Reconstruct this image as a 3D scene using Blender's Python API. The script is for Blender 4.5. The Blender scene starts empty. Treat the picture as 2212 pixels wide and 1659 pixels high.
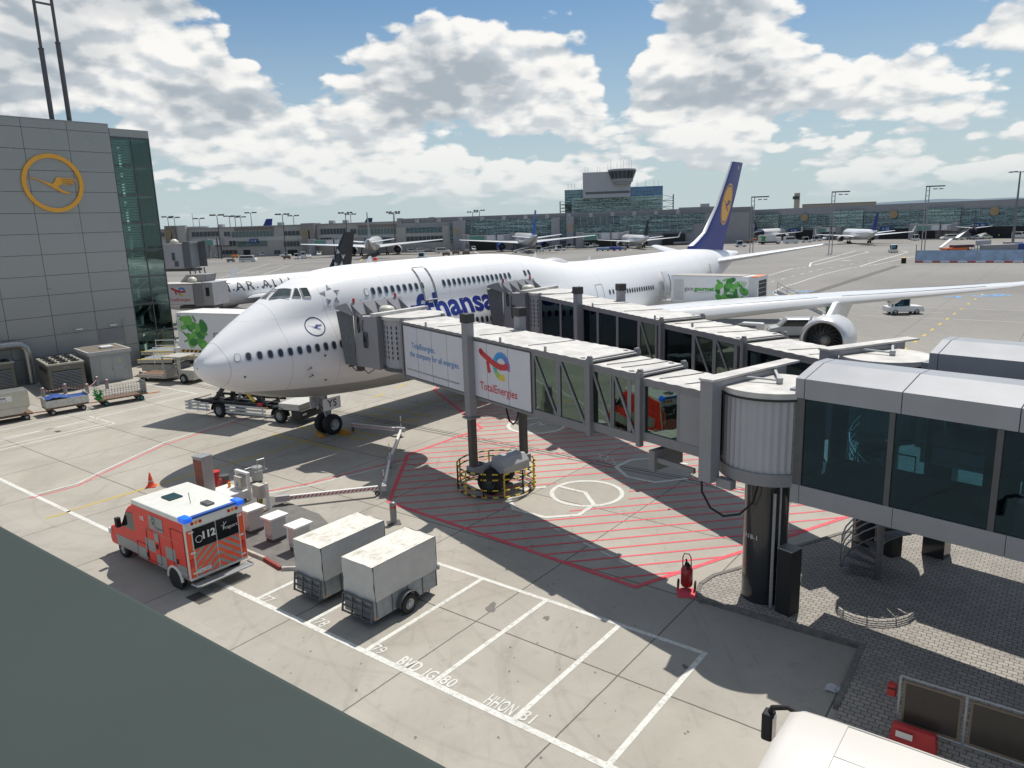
import bpy, math, random
from mathutils import Vector, Matrix
R=math.radians; sin,cos,pi=math.sin,math.cos,math.pi
random.seed(7)
sc=bpy.context.scene; col=sc.collection
# ---------------- camera
CH=12.306; PIT=0.2140; ROL=-0.033; FX=1597.785
Fw=Vector((0,cos(PIT),-sin(PIT))); Up0=Vector((0,sin(PIT),cos(PIT))); Rt0=Vector((1,0,0))
Rt=Rt0*cos(ROL)+Up0*sin(ROL); Up=-Rt0*sin(ROL)+Up0*cos(ROL)
cam=bpy.data.cameras.new('camera'); camo=bpy.data.objects.new('camera',cam); col.objects.link(camo)
M3=Matrix((Rt,Up,-Fw)).transposed(); camo.matrix_world=Matrix.Translation((0,0,CH))@M3.to_4x4()
cam.sensor_width=36; cam.lens=FX/2212*36; cam.clip_start=.05; cam.clip_end=30000; sc.camera=camo
def ray(u,v): return Fw*FX+Rt*(u-1106)-Up*(v-829.5)
def G(u,v,z=0.):            # point of the place at height z that the survey of the photo gives
    d=ray(u,v); t=(z-CH)/d.z; return Vector((d.x*t,d.y*t,z))
def HZ(u,v,p):              # height above p read off the photo
    d=ray(u,v); t=math.hypot(p[0],p[1])/math.hypot(d.x,d.y); return CH+d.z*t
def DP(u,v,Y): d=ray(u,v); t=Y/d.y; return Vector((d.x*t,Y,CH+d.z*t))
# ---------------- light
SUNE=R(62); SX,SY=.44,.9
L_=math.hypot(SX,SY); sd=Vector((SX/L_*cos(SUNE),SY/L_*cos(SUNE),sin(SUNE)))
sun=bpy.data.lights.new('sun','SUN'); sun.energy=4.7; sun.angle=R(.5); sun.color=(1,.945,.865)
so=bpy.data.objects.new('sun',sun); col.objects.link(so); so.rotation_euler=sd.to_track_quat('Z','Y').to_euler()
sc.view_settings.view_transform='Standard'; sc.view_settings.look='None'; sc.view_settings.exposure=0; sc.view_settings.gamma=1
sc.render.engine='CYCLES'; sc.cycles.use_denoising=True; sc.cycles.max_bounces=7
sc.cycles.transparent_max_bounces=12; sc.cycles.caustics_reflective=False; sc.cycles.caustics_refractive=False
# ---------------- sky
class NT:
    def __init__(s,nt): s.t=nt; s.n=nt.nodes; s.n.clear()
    def __call__(s,typ,ins=None,**kw):
        n=s.n.new(typ)
        for k,v in kw.items(): setattr(n,k,v)
        for k,v in (ins or {}).items():
            i=n.inputs[k]
            if hasattr(v,'is_linked') or isinstance(v,bpy.types.NodeSocket): s.t.links.new(v,i)
            else: i.default_value=v
        return n
    def m(s,op,a,b=0.,c=None,clamp=False):
        n=s.n.new('ShaderNodeMath'); n.operation=op; n.use_clamp=clamp
        for i,v in enumerate((a,b) if c is None else (a,b,c)):
            if isinstance(v,bpy.types.NodeSocket): s.t.links.new(v,n.inputs[i])
            else: n.inputs[i].default_value=v
        return n.outputs[0]
    def mix(s,f,a,b,blend='MIX'):
        n=s.n.new('ShaderNodeMix'); n.data_type='RGBA'; n.blend_type=blend
        for i,v in ((0,f),(6,a),(7,b)):
            if isinstance(v,bpy.types.NodeSocket): s.t.links.new(v,n.inputs[i])
            else: n.inputs[i].default_value=v if i==0 else ((*v,1) if len(v)==3 else v)
        return n.outputs[2]
    def ramp(s,f,a,b):
        n=s.n.new('ShaderNodeMapRange'); n.interpolation_type='SMOOTHSTEP'; n.inputs[1].default_value=a; n.inputs[2].default_value=b
        s.t.links.new(f,n.inputs[0]); return n.outputs[0]
W=bpy.data.worlds.new('World'); sc.world=W; W.use_nodes=True; W.cycles.sampling_method='MANUAL'; W.cycles.sample_map_resolution=512; w=NT(W.node_tree)
sky=w('ShaderNodeTexSky',sky_type='NISHITA',sun_disc=False,sun_elevation=SUNE,sun_rotation=math.atan2(SX,SY),air_density=1.1,dust_density=1.2,ozone_density=1.3)
tc=w('ShaderNodeTexCoord'); sp=w('ShaderNodeSeparateXYZ',{0:tc.outputs['Generated']})
x,y,z=sp.outputs
az=w.m('ARCTAN2',x,y); el=w.m('ARCSINE',z)
# cumulus banks: azimuth, elevation, widths (degrees), weight
BANKS=[(-30,13,8,5,.42),(-24.5,15.5,4,3.5,.34),(-20,8.5,6,3.5,.34),(-35,8,6,4,.25),(-6,10.8,5,3.6,.42),(-1.5,8.4,6,3,.26),(4.5,11,2.4,3,.30),(15.2,13.2,4.6,4.2,.46),(16,8.6,8,2.8,.34),(26,8.2,5,1.9,.28),(35,10.8,4.5,2,.34),(32,17.2,7,1.7,.36),(5,17.2,1.5,.9,.36),(-10,7,6,2.6,.2),(0,3.4,60,2.6,.17),
 (-13,16,5,4,-.5),(-34,18.5,4,1.8,-.5),(-15,10.6,1.6,1.6,-.25),(8.3,10,1.3,2.4,-.22),(0,17,6,2.6,-.5),(29,13.4,4,1.3,-.35),(-16,12.6,2.5,1.8,-.25),(23.5,14.5,2,3,-.3),(9,12.5,1.2,2.5,-.16)]
a=az; e=el; G0=None
for (ba,be,wa,we,k) in BANKS:
    p=w.m('MULTIPLY',w.m('SUBTRACT',a,R(ba)),1/R(wa)); q=w.m('MULTIPLY',w.m('SUBTRACT',e,R(be)),1/R(we))
    g=w.m('EXPONENT',w.m('MULTIPLY',w.m('MULTIPLY_ADD',p,p,w.m('MULTIPLY',q,q)),-1.))
    G0=w.m('MULTIPLY',g,k*.66) if G0 is None else w.m('MULTIPLY_ADD',g,k*.66,G0)
def field(daz,de,det=9):
    a=w.m('ADD',az,daz); e=w.m('ADD',el,de)
    v=w('ShaderNodeCombineXYZ',{0:w.m('MULTIPLY',a,4.2),1:w.m('MULTIPLY',w.m('POWER',w.m('MAXIMUM',e,0.001),.72),7.),2:2.3}).outputs[0]
    n1=w('ShaderNodeTexNoise',{'Vector':v,'Scale':1.9,'Detail':det,'Roughness':.53,'Distortion':.1}).outputs[0]
    vo=w('ShaderNodeTexVoronoi',{'Vector':v,'Scale':8.},feature='SMOOTH_F1'); vo.inputs['Smoothness'].default_value=.3
    return w.m('ADD',w.m('MULTIPLY_ADD',w.m('SUBTRACT',.45,vo.outputs['Distance']),.13,w.m('MULTIPLY',n1,.86)),G0)
d0=field(0.,0.); d1=field(R(.35),R(.8),7); d2=field(R(.5),R(2.2),4)
mask=w.m('MULTIPLY',w.ramp(d0,.492,.548),w.ramp(el,R(.4),R(3)))
lit=w.ramp(w.m('SUBTRACT',d0,d1),-.075,.06)
deep=w.ramp(d2,.58,.80)
cc=w.mix(lit,(6.9,7.4,7.8),(11.3,11.1,10.7))
cc=w.mix(w.m('MULTIPLY',deep,w.m('SUBTRACT',.8,w.m('MULTIPLY',lit,.35))),cc,(4.1,4.7,5.3))
low=w.ramp(el,R(9),R(0))
cc=w.mix(w.m('MULTIPLY',low,.6),cc,(7.2,7.9,8.1))
blue=w.mix(1.,sky.outputs[0],(.52,.78,.98),'MULTIPLY')
skc=w.mix(w.m('MULTIPLY',w.ramp(el,R(19),R(-1)),.85),blue,(6.6,7.7,8.0))
fin=w.mix(w.m('MULTIPLY',mask,.96),skc,cc)
# bright cloud layer overhead, out of view, added to lift the fill light
fin=w.mix(w.m('MULTIPLY',w.ramp(el,R(30),R(46)),.5),fin,(7.4,7.5,7.6))
fin=w.mix(w.ramp(el,R(-.5),R(-3)),fin,(2.4,2.4,2.3))
bg=w('ShaderNodeBackground',{'Color':fin,'Strength':.088}); out=w('ShaderNodeOutputWorld',{'Surface':bg.outputs[0]})
# ---------------- materials
MT={}
def M(name,c=(.5,.5,.5),rough=.6,metal=0.,var=.12,scale=3.,spec=.5,coat=0.,emit=0.,alpha=1.,trans=0.,bump=0.,bscale=40.):
    if name in MT: return MT[name]
    m=bpy.data.materials.new(name); m.use_nodes=True; t=NT(m.node_tree)
    tc=t('ShaderNodeTexCoord'); n=t('ShaderNodeTexNoise',{'Vector':tc.outputs['Object'],'Scale':scale,'Detail':6,'Roughness':.6}).outputs[0]
    f=t.ramp(n,.3,.75); c2=tuple(x*(1-var) for x in c)
    cl=t.mix(f,c2,c)
    ro=t.m('ADD',t.m('MULTIPLY',n,var*.6),rough-.3*var)
    b=t('ShaderNodeBsdfPrincipled',{'Base Color':cl,'Roughness':ro,'Metallic':metal,'Specular IOR Level':spec,'Coat Weight':coat,'Alpha':alpha,'Transmission Weight':trans})
    b.inputs['Coat Roughness'].default_value=.08
    if emit: t.t.links.new(cl,b.inputs['Emission Color']); b.inputs['Emission Strength'].default_value=emit
    if bump:
        n2=t('ShaderNodeTexNoise',{'Vector':tc.outputs['Object'],'Scale':bscale,'Detail':4}).outputs[0]
        bp=t('ShaderNodeBump',{'Height':n2,'Strength':bump,'Distance':.02}); t.t.links.new(bp.outputs[0],b.inputs['Normal'])
    t('ShaderNodeOutputMaterial',{'Surface':b.outputs[0]}); MT[name]=m; return m
def MGLASS(name,tint=(.1,.25,.24),mix=.1,rough=.02,gc=(.85,.95,.92)):
    m=bpy.data.materials.new(name); m.use_nodes=True; t=NT(m.node_tree)
    fr=t('ShaderNodeFresnel',{'IOR':1.5}).outputs[0]
    tr=t('ShaderNodeBsdfTransparent',{'Color':(*tint,1)}).outputs[0]
    tcn=t('ShaderNodeTexCoord'); nn=t('ShaderNodeTexNoise',{'Vector':tcn.outputs['Object'],'Scale':.7,'Detail':2}).outputs[0]
    bp=t('ShaderNodeBump',{'Height':nn,'Strength':.12,'Distance':.05})
    gl=t('ShaderNodeBsdfGlossy',{'Roughness':rough,'Color':(*gc,1),'Normal':bp.outputs[0]}).outputs[0]
    s=t('ShaderNodeMixShader',{0:t.m('ADD',fr,mix),1:tr,2:gl},)
    t('ShaderNodeOutputMaterial',{'Surface':s.outputs[0]}); return m
# concrete apron: 5.1 m slabs on the stand axes
EX=Vector((.7915,-.6112,0)); NX=Vector((.6112,.7915,0))
def ground_mat():
    m=bpy.data.materials.new('apron_concrete'); m.use_nodes=True; t=NT(m.node_tree)
    P=t('ShaderNodeTexCoord').outputs['Object']
    def dot(v,off): return t.m('ADD',t('ShaderNodeVectorMath',{0:P,1:v},operation='DOT_PRODUCT').outputs['Value'],off)
    e=dot(EX,14.15); n=dot(NX,-16.05)
    sz=5.1
    nz=lambda s,d=5,r=.6,dist=0.: t('ShaderNodeTexNoise',{'Vector':P,'Scale':s,'Detail':d,'Roughness':r,'Distortion':dist}).outputs[0]
    wob=t.m('MULTIPLY',t.m('SUBTRACT',nz(1.2,3),.5),.05)
    def joint(a,wd): 
        q=t.m('PINGPONG',t.m('ADD',a,wob),sz/2); return t.m('LESS_THAN',q,wd)
    j=t.m('MAXIMUM',joint(e,.022),t.m('MULTIPLY',joint(n,.026),t.m('GREATER_THAN',n,-2.)))
    cell=t('ShaderNodeCombineXYZ',{0:t.m('FLOOR',t.m('DIVIDE',e,sz)),1:t.m('FLOOR',t.m('DIVIDE',n,sz)),2:0.}).outputs[0]
    wn=t('ShaderNodeTexWhiteNoise',{'Vector':cell},noise_dimensions='2D').outputs['Value']
    base=t.mix(t.ramp(nz(.22,6,.62,.5),.3,.7),(.325,.30,.255),(.405,.38,.33))
    base=t.mix(t.m('MULTIPLY',wn,.35),base,(.27,.26,.235))
    base=t.mix(t.m('MULTIPLY',t.ramp(nz(1.6,8,.7,.3),.52,.72),.33),base,(.19,.18,.16))
    base=t.mix(t.m('MULTIPLY',t.ramp(nz(9,6,.75),.50,.8),.35),base,(.42,.40,.36))
    sm=t('ShaderNodeMapping',{'Vector':P,'Rotation':(0,0,R(37.7)),'Scale':(1,.12,1)}).outputs[0]
    st=t('ShaderNodeTexNoise',{'Vector':sm,'Scale':2.3,'Detail':5,'Roughness':.6}).outputs[0]
    base=t.mix(t.m('MULTIPLY',t.ramp(st,.55,.75),.3),base,(.17,.165,.15))
    sp_=t.m('GREATER_THAN',nz(16,2,.5),.735); base=t.mix(t.m('MULTIPLY',sp_,.45),base,(.12,.11,.10))
    base=t.mix(t.m('MULTIPLY',j,.85),base,(.07,.063,.052))
    # far apron is darker asphalt
    yy=t('ShaderNodeSeparateXYZ',{0:P}).outputs
    far=t.ramp(t.m('ADD',t.m('ADD',t.m('MULTIPLY',yy[0],.3),yy[1]),t.m('MULTIPLY',nz(.05,2),4.)),60,95)
    asp=t.mix(t.ramp(nz(.03,5,.6,.4),.3,.7),(.155,.148,.138),(.215,.205,.19))
    asp=t.mix(t.m('MULTIPLY',t.ramp(st,.5,.75),.4),asp,(.12,.115,.11))
    asp=t.mix(t.m('MULTIPLY',joint(t.m('DIVIDE',e,2.),.025),.6),asp,(.08,.078,.07))
    cl=t.mix(t.m('MULTIPLY',far,.93),base,asp)
    bp=t('ShaderNodeBump',{'Height':nz(30,4),'Strength':.25,'Distance':.01})
    b=t('ShaderNodeBsdfPrincipled',{'Base Color':cl,'Roughness':t.m('ADD',t.m('MULTIPLY',nz(.8,4),.25),.62),'Normal':bp.outputs[0],'Specular IOR Level':.35})
    t('ShaderNodeOutputMaterial',{'Surface':b.outputs[0]}); return m
def brick_mat():
    m=bpy.data.materials.new('block_paving'); m.use_nodes=True; t=NT(m.node_tree)
    P=t('ShaderNodeTexCoord').outputs['Object']
    mp=t('ShaderNodeMapping',{'Vector':P,'Rotation':(0,0,R(37.7))}).outputs[0]
    wv=t('ShaderNodeTexNoise',{'Vector':P,'Scale':6,'Detail':2}).outputs['Color']
    mp=t('ShaderNodeVectorMath',{0:mp,1:t('ShaderNodeVectorMath',{0:wv,1:(.03,.03,0)},operation='MULTIPLY').outputs[0]},operation='ADD').outputs[0]
    br=t('ShaderNodeTexBrick',{'Vector':mp,'Color1':(.27,.25,.225,1),'Color2':(.345,.32,.285,1),'Mortar':(.075,.068,.06,1),'Scale':1.,'Mortar Size':.011,'Brick Width':.24,'Row Height':.16})
    n=t('ShaderNodeTexNoise',{'Vector':P,'Scale':.7,'Detail':6}).outputs[0]
    cl=t.mix(t.m('MULTIPLY',t.ramp(n,.45,.75),.4),br.outputs['Color'],(.17,.16,.145))
    bp=t('ShaderNodeBump',{'Height':br.outputs['Fac'],'Strength':.5,'Distance':-.01})
    b=t('ShaderNodeBsdfPrincipled',{'Base Color':cl,'Roughness':.85,'Normal':bp.outputs[0]})
    t('ShaderNodeOutputMaterial',{'Surface':b.outputs[0]}); return m
def worn(name,c,under=(.33,.315,.28),wear=.5,scale=7.):
    m=bpy.data.materials.new(name); m.use_nodes=True; t=NT(m.node_tree)
    P=t('ShaderNodeTexCoord').outputs['Object']
    n=t('ShaderNodeTexNoise',{'Vector':P,'Scale':scale,'Detail':8,'Roughness':.75}).outputs[0]
    n2=t('ShaderNodeTexNoise',{'Vector':P,'Scale':.6,'Detail':3}).outputs[0]
    f=t.m('MULTIPLY',t.ramp(t.m('ADD',n,t.m('MULTIPLY',n2,.25)),.58,.8),wear)
    cl=t.mix(f,c,under)
    b=t('ShaderNodeBsdfPrincipled',{'Base Color':cl,'Roughness':.75}); t('ShaderNodeOutputMaterial',{'Surface':b.outputs[0]}); return m
WHITE=M('white_paint',(.78,.78,.76),.35,var=.05,coat=.2)
PLANEW=M('aircraft_white',(.80,.80,.80),.28,var=.03,scale=.6,coat=.35)
BELLY=M('belly_grey',(.42,.42,.41),.4,var=.06,coat=.2)
GREY=M('grey_steel',(.33,.33,.34),.5,var=.12)
LGREY=M('light_grey_panel',(.40,.40,.42),.45,var=.08,scale=.8)
DGREY=M('dark_grey_steel',(.10,.10,.105),.5,var=.2)
BLACK=M('black_rubber',(.02,.02,.021),.75,var=.3,scale=8)
BLKGL=M('dark_glass',(.012,.02,.024),.06,var=.05,spec=.8)
CHROME=M('bare_metal',(.7,.7,.7),.25,metal=1.,var=.1)
ZINC=M('galvanised_steel',(.42,.44,.45),.45,metal=.6,var=.2,scale=9)
YEL=M('yellow_paint',(.75,.52,.04),.5); ORG=M('orange_paint',(.85,.24,.03),.45); RED=M('red_paint',(.55,.03,.03),.4)
NAVY=M('navy_paint',(.018,.028,.21),.38,var=.05,coat=.12,spec=.3); LHY=M('warm_yellow_paint',(.78,.38,.035),.35,var=.04)
BLUEL=M('blue_letter_paint',(.02,.035,.24),.35,var=.05); TEBL=M('sky_blue_print',(.03,.22,.52),.5,var=.05); TERD=M('red_print',(.58,.04,.05),.5,var=.05)
GREEN=M('green_print',(.10,.40,.06),.5,var=.35,scale=4); DKTXT=M('dark_print',(.05,.05,.055),.5)
MID=M('blue_tarp',(.03,.08,.3),.5)
HIVIS=M('high_visibility_yellow',(.6,.85,.05),.6)
REDG=M('red_glass',(.6,.02,.02),.15,var=.05); AMB=M('amber_glass',(.8,.28,.02),.15,var=.05)
GL=MGLASS('tinted_glass',(.16,.30,.26),.16,gc=(.62,.82,.72)); GLD=MGLASS('dark_tinted_glass',(.30,.46,.54),.02,gc=(.30,.46,.56)); GLW=MGLASS('pale_tinted_glass',(.62,.76,.76),.03,gc=(.5,.62,.66))
# ---------------- mesh builder
class MB:
    def __init__(s,*mats): s.v=[];s.f=[];s.m=[];s.mats=list(mats) or [GREY];s.c=0;s.T=None
    def use(s,m):
        if m not in s.mats: s.mats.append(m)
        s.c=s.mats.index(m); return s
    def vs(s,pts):
        k=len(s.v)
        for p in pts:
            p=Vector(p) if len(p)==3 else Vector((p[0],p[1],0))
            s.v.append(s.T@p if s.T is not None else p)
        return k
    def face(s,idx): s.f.append(tuple(idx)); s.m.append(s.c)
    def poly(s,pts): k=s.vs(pts); s.face(range(k,k+len(pts))); return s
    def box(s,x0,x1,y0,y1,z0,z1):
        k=s.vs([(x,y,z) for z in (z0,z1) for y in (y0,y1) for x in (x0,x1)])
        for q in ((0,2,3,1),(4,5,7,6),(0,1,5,4),(2,6,7,3),(0,4,6,2),(1,3,7,5)): s.face([k+i for i in q])
        return s
    def hexa(s,b,t):
        n=len(b); k=s.vs(list(b)+list(t)); s.face([k+i for i in range(n)][::-1]); s.face([k+n+i for i in range(n)])
        for i in range(n): j=(i+1)%n; s.face((k+i,k+j,k+n+j,k+n+i))
        return s
    def prism(s,pts,y0,y1):   # profile (x,z) swept along y
        return s.hexa([(x,y0,z) for x,z in pts],[(x,y1,z) for x,z in pts])
    def slab(s,pts,z0,z1): return s.hexa([(p[0],p[1],z0) for p in pts],[(p[0],p[1],z1) for p in pts])
    def beam(s,p,q,w=.1,h=None,up=(0,0,1)):
        h=h or w; p=Vector(p);q=Vector(q);d=(q-p).normalized(); u=Vector(up)
        if abs(d.dot(u))>.98: u=Vector((1,0,0))
        a=d.cross(u).normalized()*w/2; b=a.cross(d).normalized()*h/2
        return s.hexa([p-a-b,p+a-b,p+a+b,p-a+b],[q-a-b,q+a-b,q+a+b,q-a+b])
    def tube(s,pts,r,n=8,closed=False,caps=True):
        pts=[Vector(p) for p in pts]; N=len(pts); rings=[]
        rr=r if isinstance(r,(list,tuple)) else [r]*N
        u=None
        for i,p in enumerate(pts):
            a=pts[(i-1)%N] if (closed or i>0) else p; b=pts[(i+1)%N] if (closed or i<N-1) else p
            d=(b-a).normalized()
            if u is None: u=d.orthogonal().normalized()
            u=(u-d*u.dot(d)); u=u.normalized() if u.length>1e-6 else d.orthogonal().normalized()
            w_=d.cross(u)
            rings.append(s.vs([p+(u*cos(2*pi*k/n)+w_*sin(2*pi*k/n))*rr[i] for k in range(n)]))
        for i in range(N if closed else N-1):
            A=rings[i];B=rings[(i+1)%N]
            for k in range(n): s.face((A+k,A+(k+1)%n,B+(k+1)%n,B+k))
        if caps and not closed:
            s.face([rings[0]+k for k in range(n)][::-1]); s.face([rings[-1]+k for k in range(n)])
        return s
    def cyl(s,p,q,r,r2=None,n=16): return s.tube([p,q],[r,r if r2 is None else r2],n)
    def lathe(s,prof,o,ax,n=24,caps=False):
        ax=Vector(ax).normalized(); u=ax.orthogonal().normalized(); w_=ax.cross(u); o=Vector(o); rg=[]
        for (a,r) in prof: rg.append(s.vs([o+ax*a+(u*cos(2*pi*k/n)+w_*sin(2*pi*k/n))*r for k in range(n)]))
        for A,B in zip(rg,rg[1:]):
            for k in range(n): s.face((A+k,A+(k+1)%n,B+(k+1)%n,B+k))
        if caps: s.face([rg[0]+k for k in range(n)][::-1]); s.face([rg[-1]+k for k in range(n)])
        return s
    def grid(s,rows):
        k=[s.vs(r) for r in rows]; n=len(rows[0])
        for A,B in zip(k,k[1:]):
            for i in range(n-1): s.face((A+i,A+i+1,B+i+1,B+i))
        return s
    def add(s,geo,T=None):   # geo=(verts,faces)
        k=len(s.v); S=s.T; 
        for p in geo[0]:
            p=Vector(p); 
            if T is not None: p=T(p) if callable(T) else T@p
            s.v.append(S@p if S is not None else Vector(p))
        for f in geo[1]: s.face([k+i for i in f])
        return s
    def build(s,name,par=None,smooth=None,bev=0,loc=None,rz=0):
        me=bpy.data.meshes.new(name); me.from_pydata([tuple(p) for p in s.v],[],s.f)
        for m in s.mats: me.materials.append(m)
        me.polygons.foreach_set('material_index',s.m)
        if smooth: me.shade_smooth(); me.set_sharp_from_angle(angle=R(smooth))
        me.update()
        o=bpy.data.objects.new(name,me); col.objects.link(o)
        if par is not None: o.parent=par
        if loc is not None: o.location=loc; o.rotation_euler.z=rz
        if bev:
            b=o.modifiers.new('bevel','BEVEL'); b.width=bev; b.segments=2; b.limit_method='ANGLE'; b.angle_limit=R(40)
        return o
def tag(o,label=None,cat=None,group=None,kind=None):
    for k,v in (('label',label),('category',cat),('group',group),('kind',kind)):
        if v: o[k]=v
    return o
def thing(name,label,cat,loc=(0,0,0),rz=0,group=None):
    o=bpy.data.objects.new(name,None); col.objects.link(o); o.location=loc; o.rotation_euler=(0,0,rz); o.empty_display_size=.3
    return tag(o,label,cat,group)
KIDS={}
def copy_tree(o,par=None):
    c=o.copy(); col.objects.link(c); c.parent=par
    for ch in [k for k in bpy.data.objects if k.parent==o]: copy_tree(ch,c)
    return c
def rep(o,loc,rz,label,group=None):
    c=copy_tree(o); c.location=loc; c.rotation_euler.z=rz; c['label']=label
    if group: c['group']=group
    return c
# ---------------- lettering
_dg=None
def text(s,h=1.,bold=0.,spacing=1.,cut=0,shear=0.):
    cu=bpy.data.curves.new('t','FONT'); cu.body=s; cu.size=h; cu.offset=bold; cu.space_character=spacing; cu.resolution_u=3; cu.shear=shear
    cu.align_x='CENTER'; cu.align_y='CENTER'
    ob=bpy.data.objects.new('t',cu); col.objects.link(ob)
    dg=bpy.context.evaluated_depsgraph_get(); me=bpy.data.meshes.new_from_object(ob.evaluated_get(dg))
    bpy.data.objects.remove(ob); bpy.data.curves.remove(cu)
    if cut:
        import bmesh
        bm=bmesh.new(); bm.from_mesh(me); ys=[v.co.y for v in bm.verts]; y0,y1=min(ys),max(ys); k=y0+cut
        while k<y1:
            bmesh.ops.bisect_plane(bm,geom=bm.verts[:]+bm.edges[:]+bm.faces[:],plane_co=(0,k,0),plane_no=(0,1,0)); k+=cut
        bm.to_mesh(me); bm.free()
    g=([v.co.copy() for v in me.vertices],[tuple(p.vertices) for p in me.polygons]); bpy.data.meshes.remove(me); return g
def frame(o,x,y): # matrix: local x,y drawn along vectors x,y from origin o
    x=Vector(x).normalized(); y=Vector(y); y=(y-x*y.dot(x)).normalized(); z=x.cross(y)
    m=Matrix((x,y,z)).transposed().to_4x4(); m.translation=Vector(o); return m
def disc(r0,r1,n=48,a0=0,a1=2*pi):
    v=[];f=[]
    for i in range(n+1):
        a=a0+(a1-a0)*i/n; v+= [Vector((r0*cos(a),r0*sin(a),0)),Vector((r1*cos(a),r1*sin(a),0))]
    for i in range(n): f.append((2*i,2*i+1,2*i+3,2*i+2))
    return v,f
CRANE=[(-.9,.215),(-.67,.19),(-.25,.03),(-.05,-.03),(.05,.05),(.10,.17),(.16,.23),(.85,.18),(.84,.14),(.3,.17),(.3,.15),(.80,.10),(.79,.06),(.3,.1),(.3,.08),(.77,.02),(.75,-.02),(.3,.03),(.3,.01),(.71,-.06),(.3,-.04),(.17,-.1),(.16,-.15),(.3,-.27),(.6,-.38),(.52,-.41),(.3,-.37),(-.1,-.14),(-.5,.1)]
def tri(pts):
    from mathutils.geometry import tessellate_polygon
    P=[Vector((p[0],p[1],0)) for p in pts]; return P,[tuple(t) for t in tessellate_polygon([P])]
def flip(g): return g[0],[tuple(reversed(f)) for f in g[1]]
def te_logo(mb,T,s=1.):   # rounded arm plus coloured ring
    def stroke(pts,w,z):
        P=[Vector((*p,0)) for p in pts];L=[];Rr=[]
        for i,p in enumerate(P):
            d=(P[min(i+1,len(P)-1)]-P[max(i-1,0)]).normalized(); n=Vector((-d.y,d.x,0))*w/2; L.append(p+n+Vector((0,0,z)));Rr.append(p-n+Vector((0,0,z)))
        return L+Rr,[(i,i+1,len(P)+i+1,len(P)+i) for i in range(len(P)-1)]
    S=Matrix.Scale(s,4)
    ring=[(.36+.44*cos(R(a)),.0+.44*sin(R(a))) for a in range(-62,-385,-12)]
    n=len(ring); cs=[(.75,.62,.05),(.35,.55,.15),(.10,.45,.40),(.05,.38,.65),(.04,.32,.72),(.05,.3,.7),(.12,.2,.6),(.35,.12,.4)]
    for i in range(n-1):
        c=cs[min(int(i/(n-1)*len(cs)),len(cs)-1)]; m=M('logo_ring_%d'%cs.index(c),c,.5,var=.05)
        mb.use(m).add(stroke(ring[i:i+2],.24,.001),T@S)
    arm=[(-1,.43),(-.85,.34),(-.5,.2),(-.1,.05),(.3,-.03),(.6,0),(.76,.12)]
    mb.use(TERD).add(stroke(arm,.24,.004),T@S); mb.add(disc(0,.12,16),T@S@Matrix.Translation((-1,.43,.004)))
    mb.add(stroke([(-.55,.1),(-.42,-.35)],.2,.0025),T@S)
def triad(mb,T,s=1.,c1=(.2,.2,.21),c2=(.48,.48,.49)): # five faceted darts in a ring
    a_=M('dart_dark_%d'%int(c1[0]*100),c1,.4,var=.02); b_=M('dart_light_%d'%int(c2[0]*100),c2,.4,var=.02)
    for k in range(5):
        Q=T@Matrix.Rotation(k*2*pi/5,4,'Z')@Matrix.Scale(s,4)
        A,B,C,D_=(-.27,.52,0),(.30,.62,0),(-.06,1.16,0),(.03,.72,0)
        mb.use(a_).add(([A,C,D_],[(0,2,1)]),Q); mb.use(b_).add(([B,C,D_],[(0,1,2)]),Q); mb.use(a_).add(([A,D_,B],[(0,1,2)]),Q)
def leaves(mb,T,w_,h_,seed=1):
    rnd=random.Random(seed); gs=[GREEN,M('light_green_print',(.16,.5,.08),.5,var=.3,scale=5),M('deep_green_print',(.03,.22,.04),.5,var=.3,scale=5)]
    for k in range(18):
        cx=(k%5)/4*w_*.68-w_*.34+rnd.uniform(-.05,.05)*w_; cy=((k//5)-1.4)*h_*.24+rnd.uniform(-.06,.06)*h_; a=rnd.uniform(0,6.3); L=rnd.uniform(.24,.44)*h_; ww=L*rnd.choice((.22,.45,.7))
        pts=[];n=22
        for i in range(n):
            t=i/n*2*pi; r=1+.16*(i%2)*(k%2); pts.append((cos(t)*L/2*r,sin(t)*ww/2*r*(1-.25*cos(t))))
        Q=T@Matrix.Translation((cx,cy,.002+.0006*k))@Matrix.Rotation(a,4,'Z')
        mb.use(gs[k%3]).add((pts_ := [(p[0],p[1],0) for p in pts],[tuple(range(n))]),Q)
    for k in range(7):
        a=R(60+k*14); mb.use(gs[k%2]).add(([(0,0,0),(cos(a)*h_*.4+.03,sin(a)*h_*.4,0),(cos(a)*h_*.47,sin(a)*h_*.47,0),(cos(a)*h_*.4-.04,sin(a)*h_*.4+.02,0)],[(0,1,2,3)]),T@Matrix.Translation((w_*.3 if seed%2 else -w_*.42,-.05*h_,.012+.0006*k)))
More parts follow.
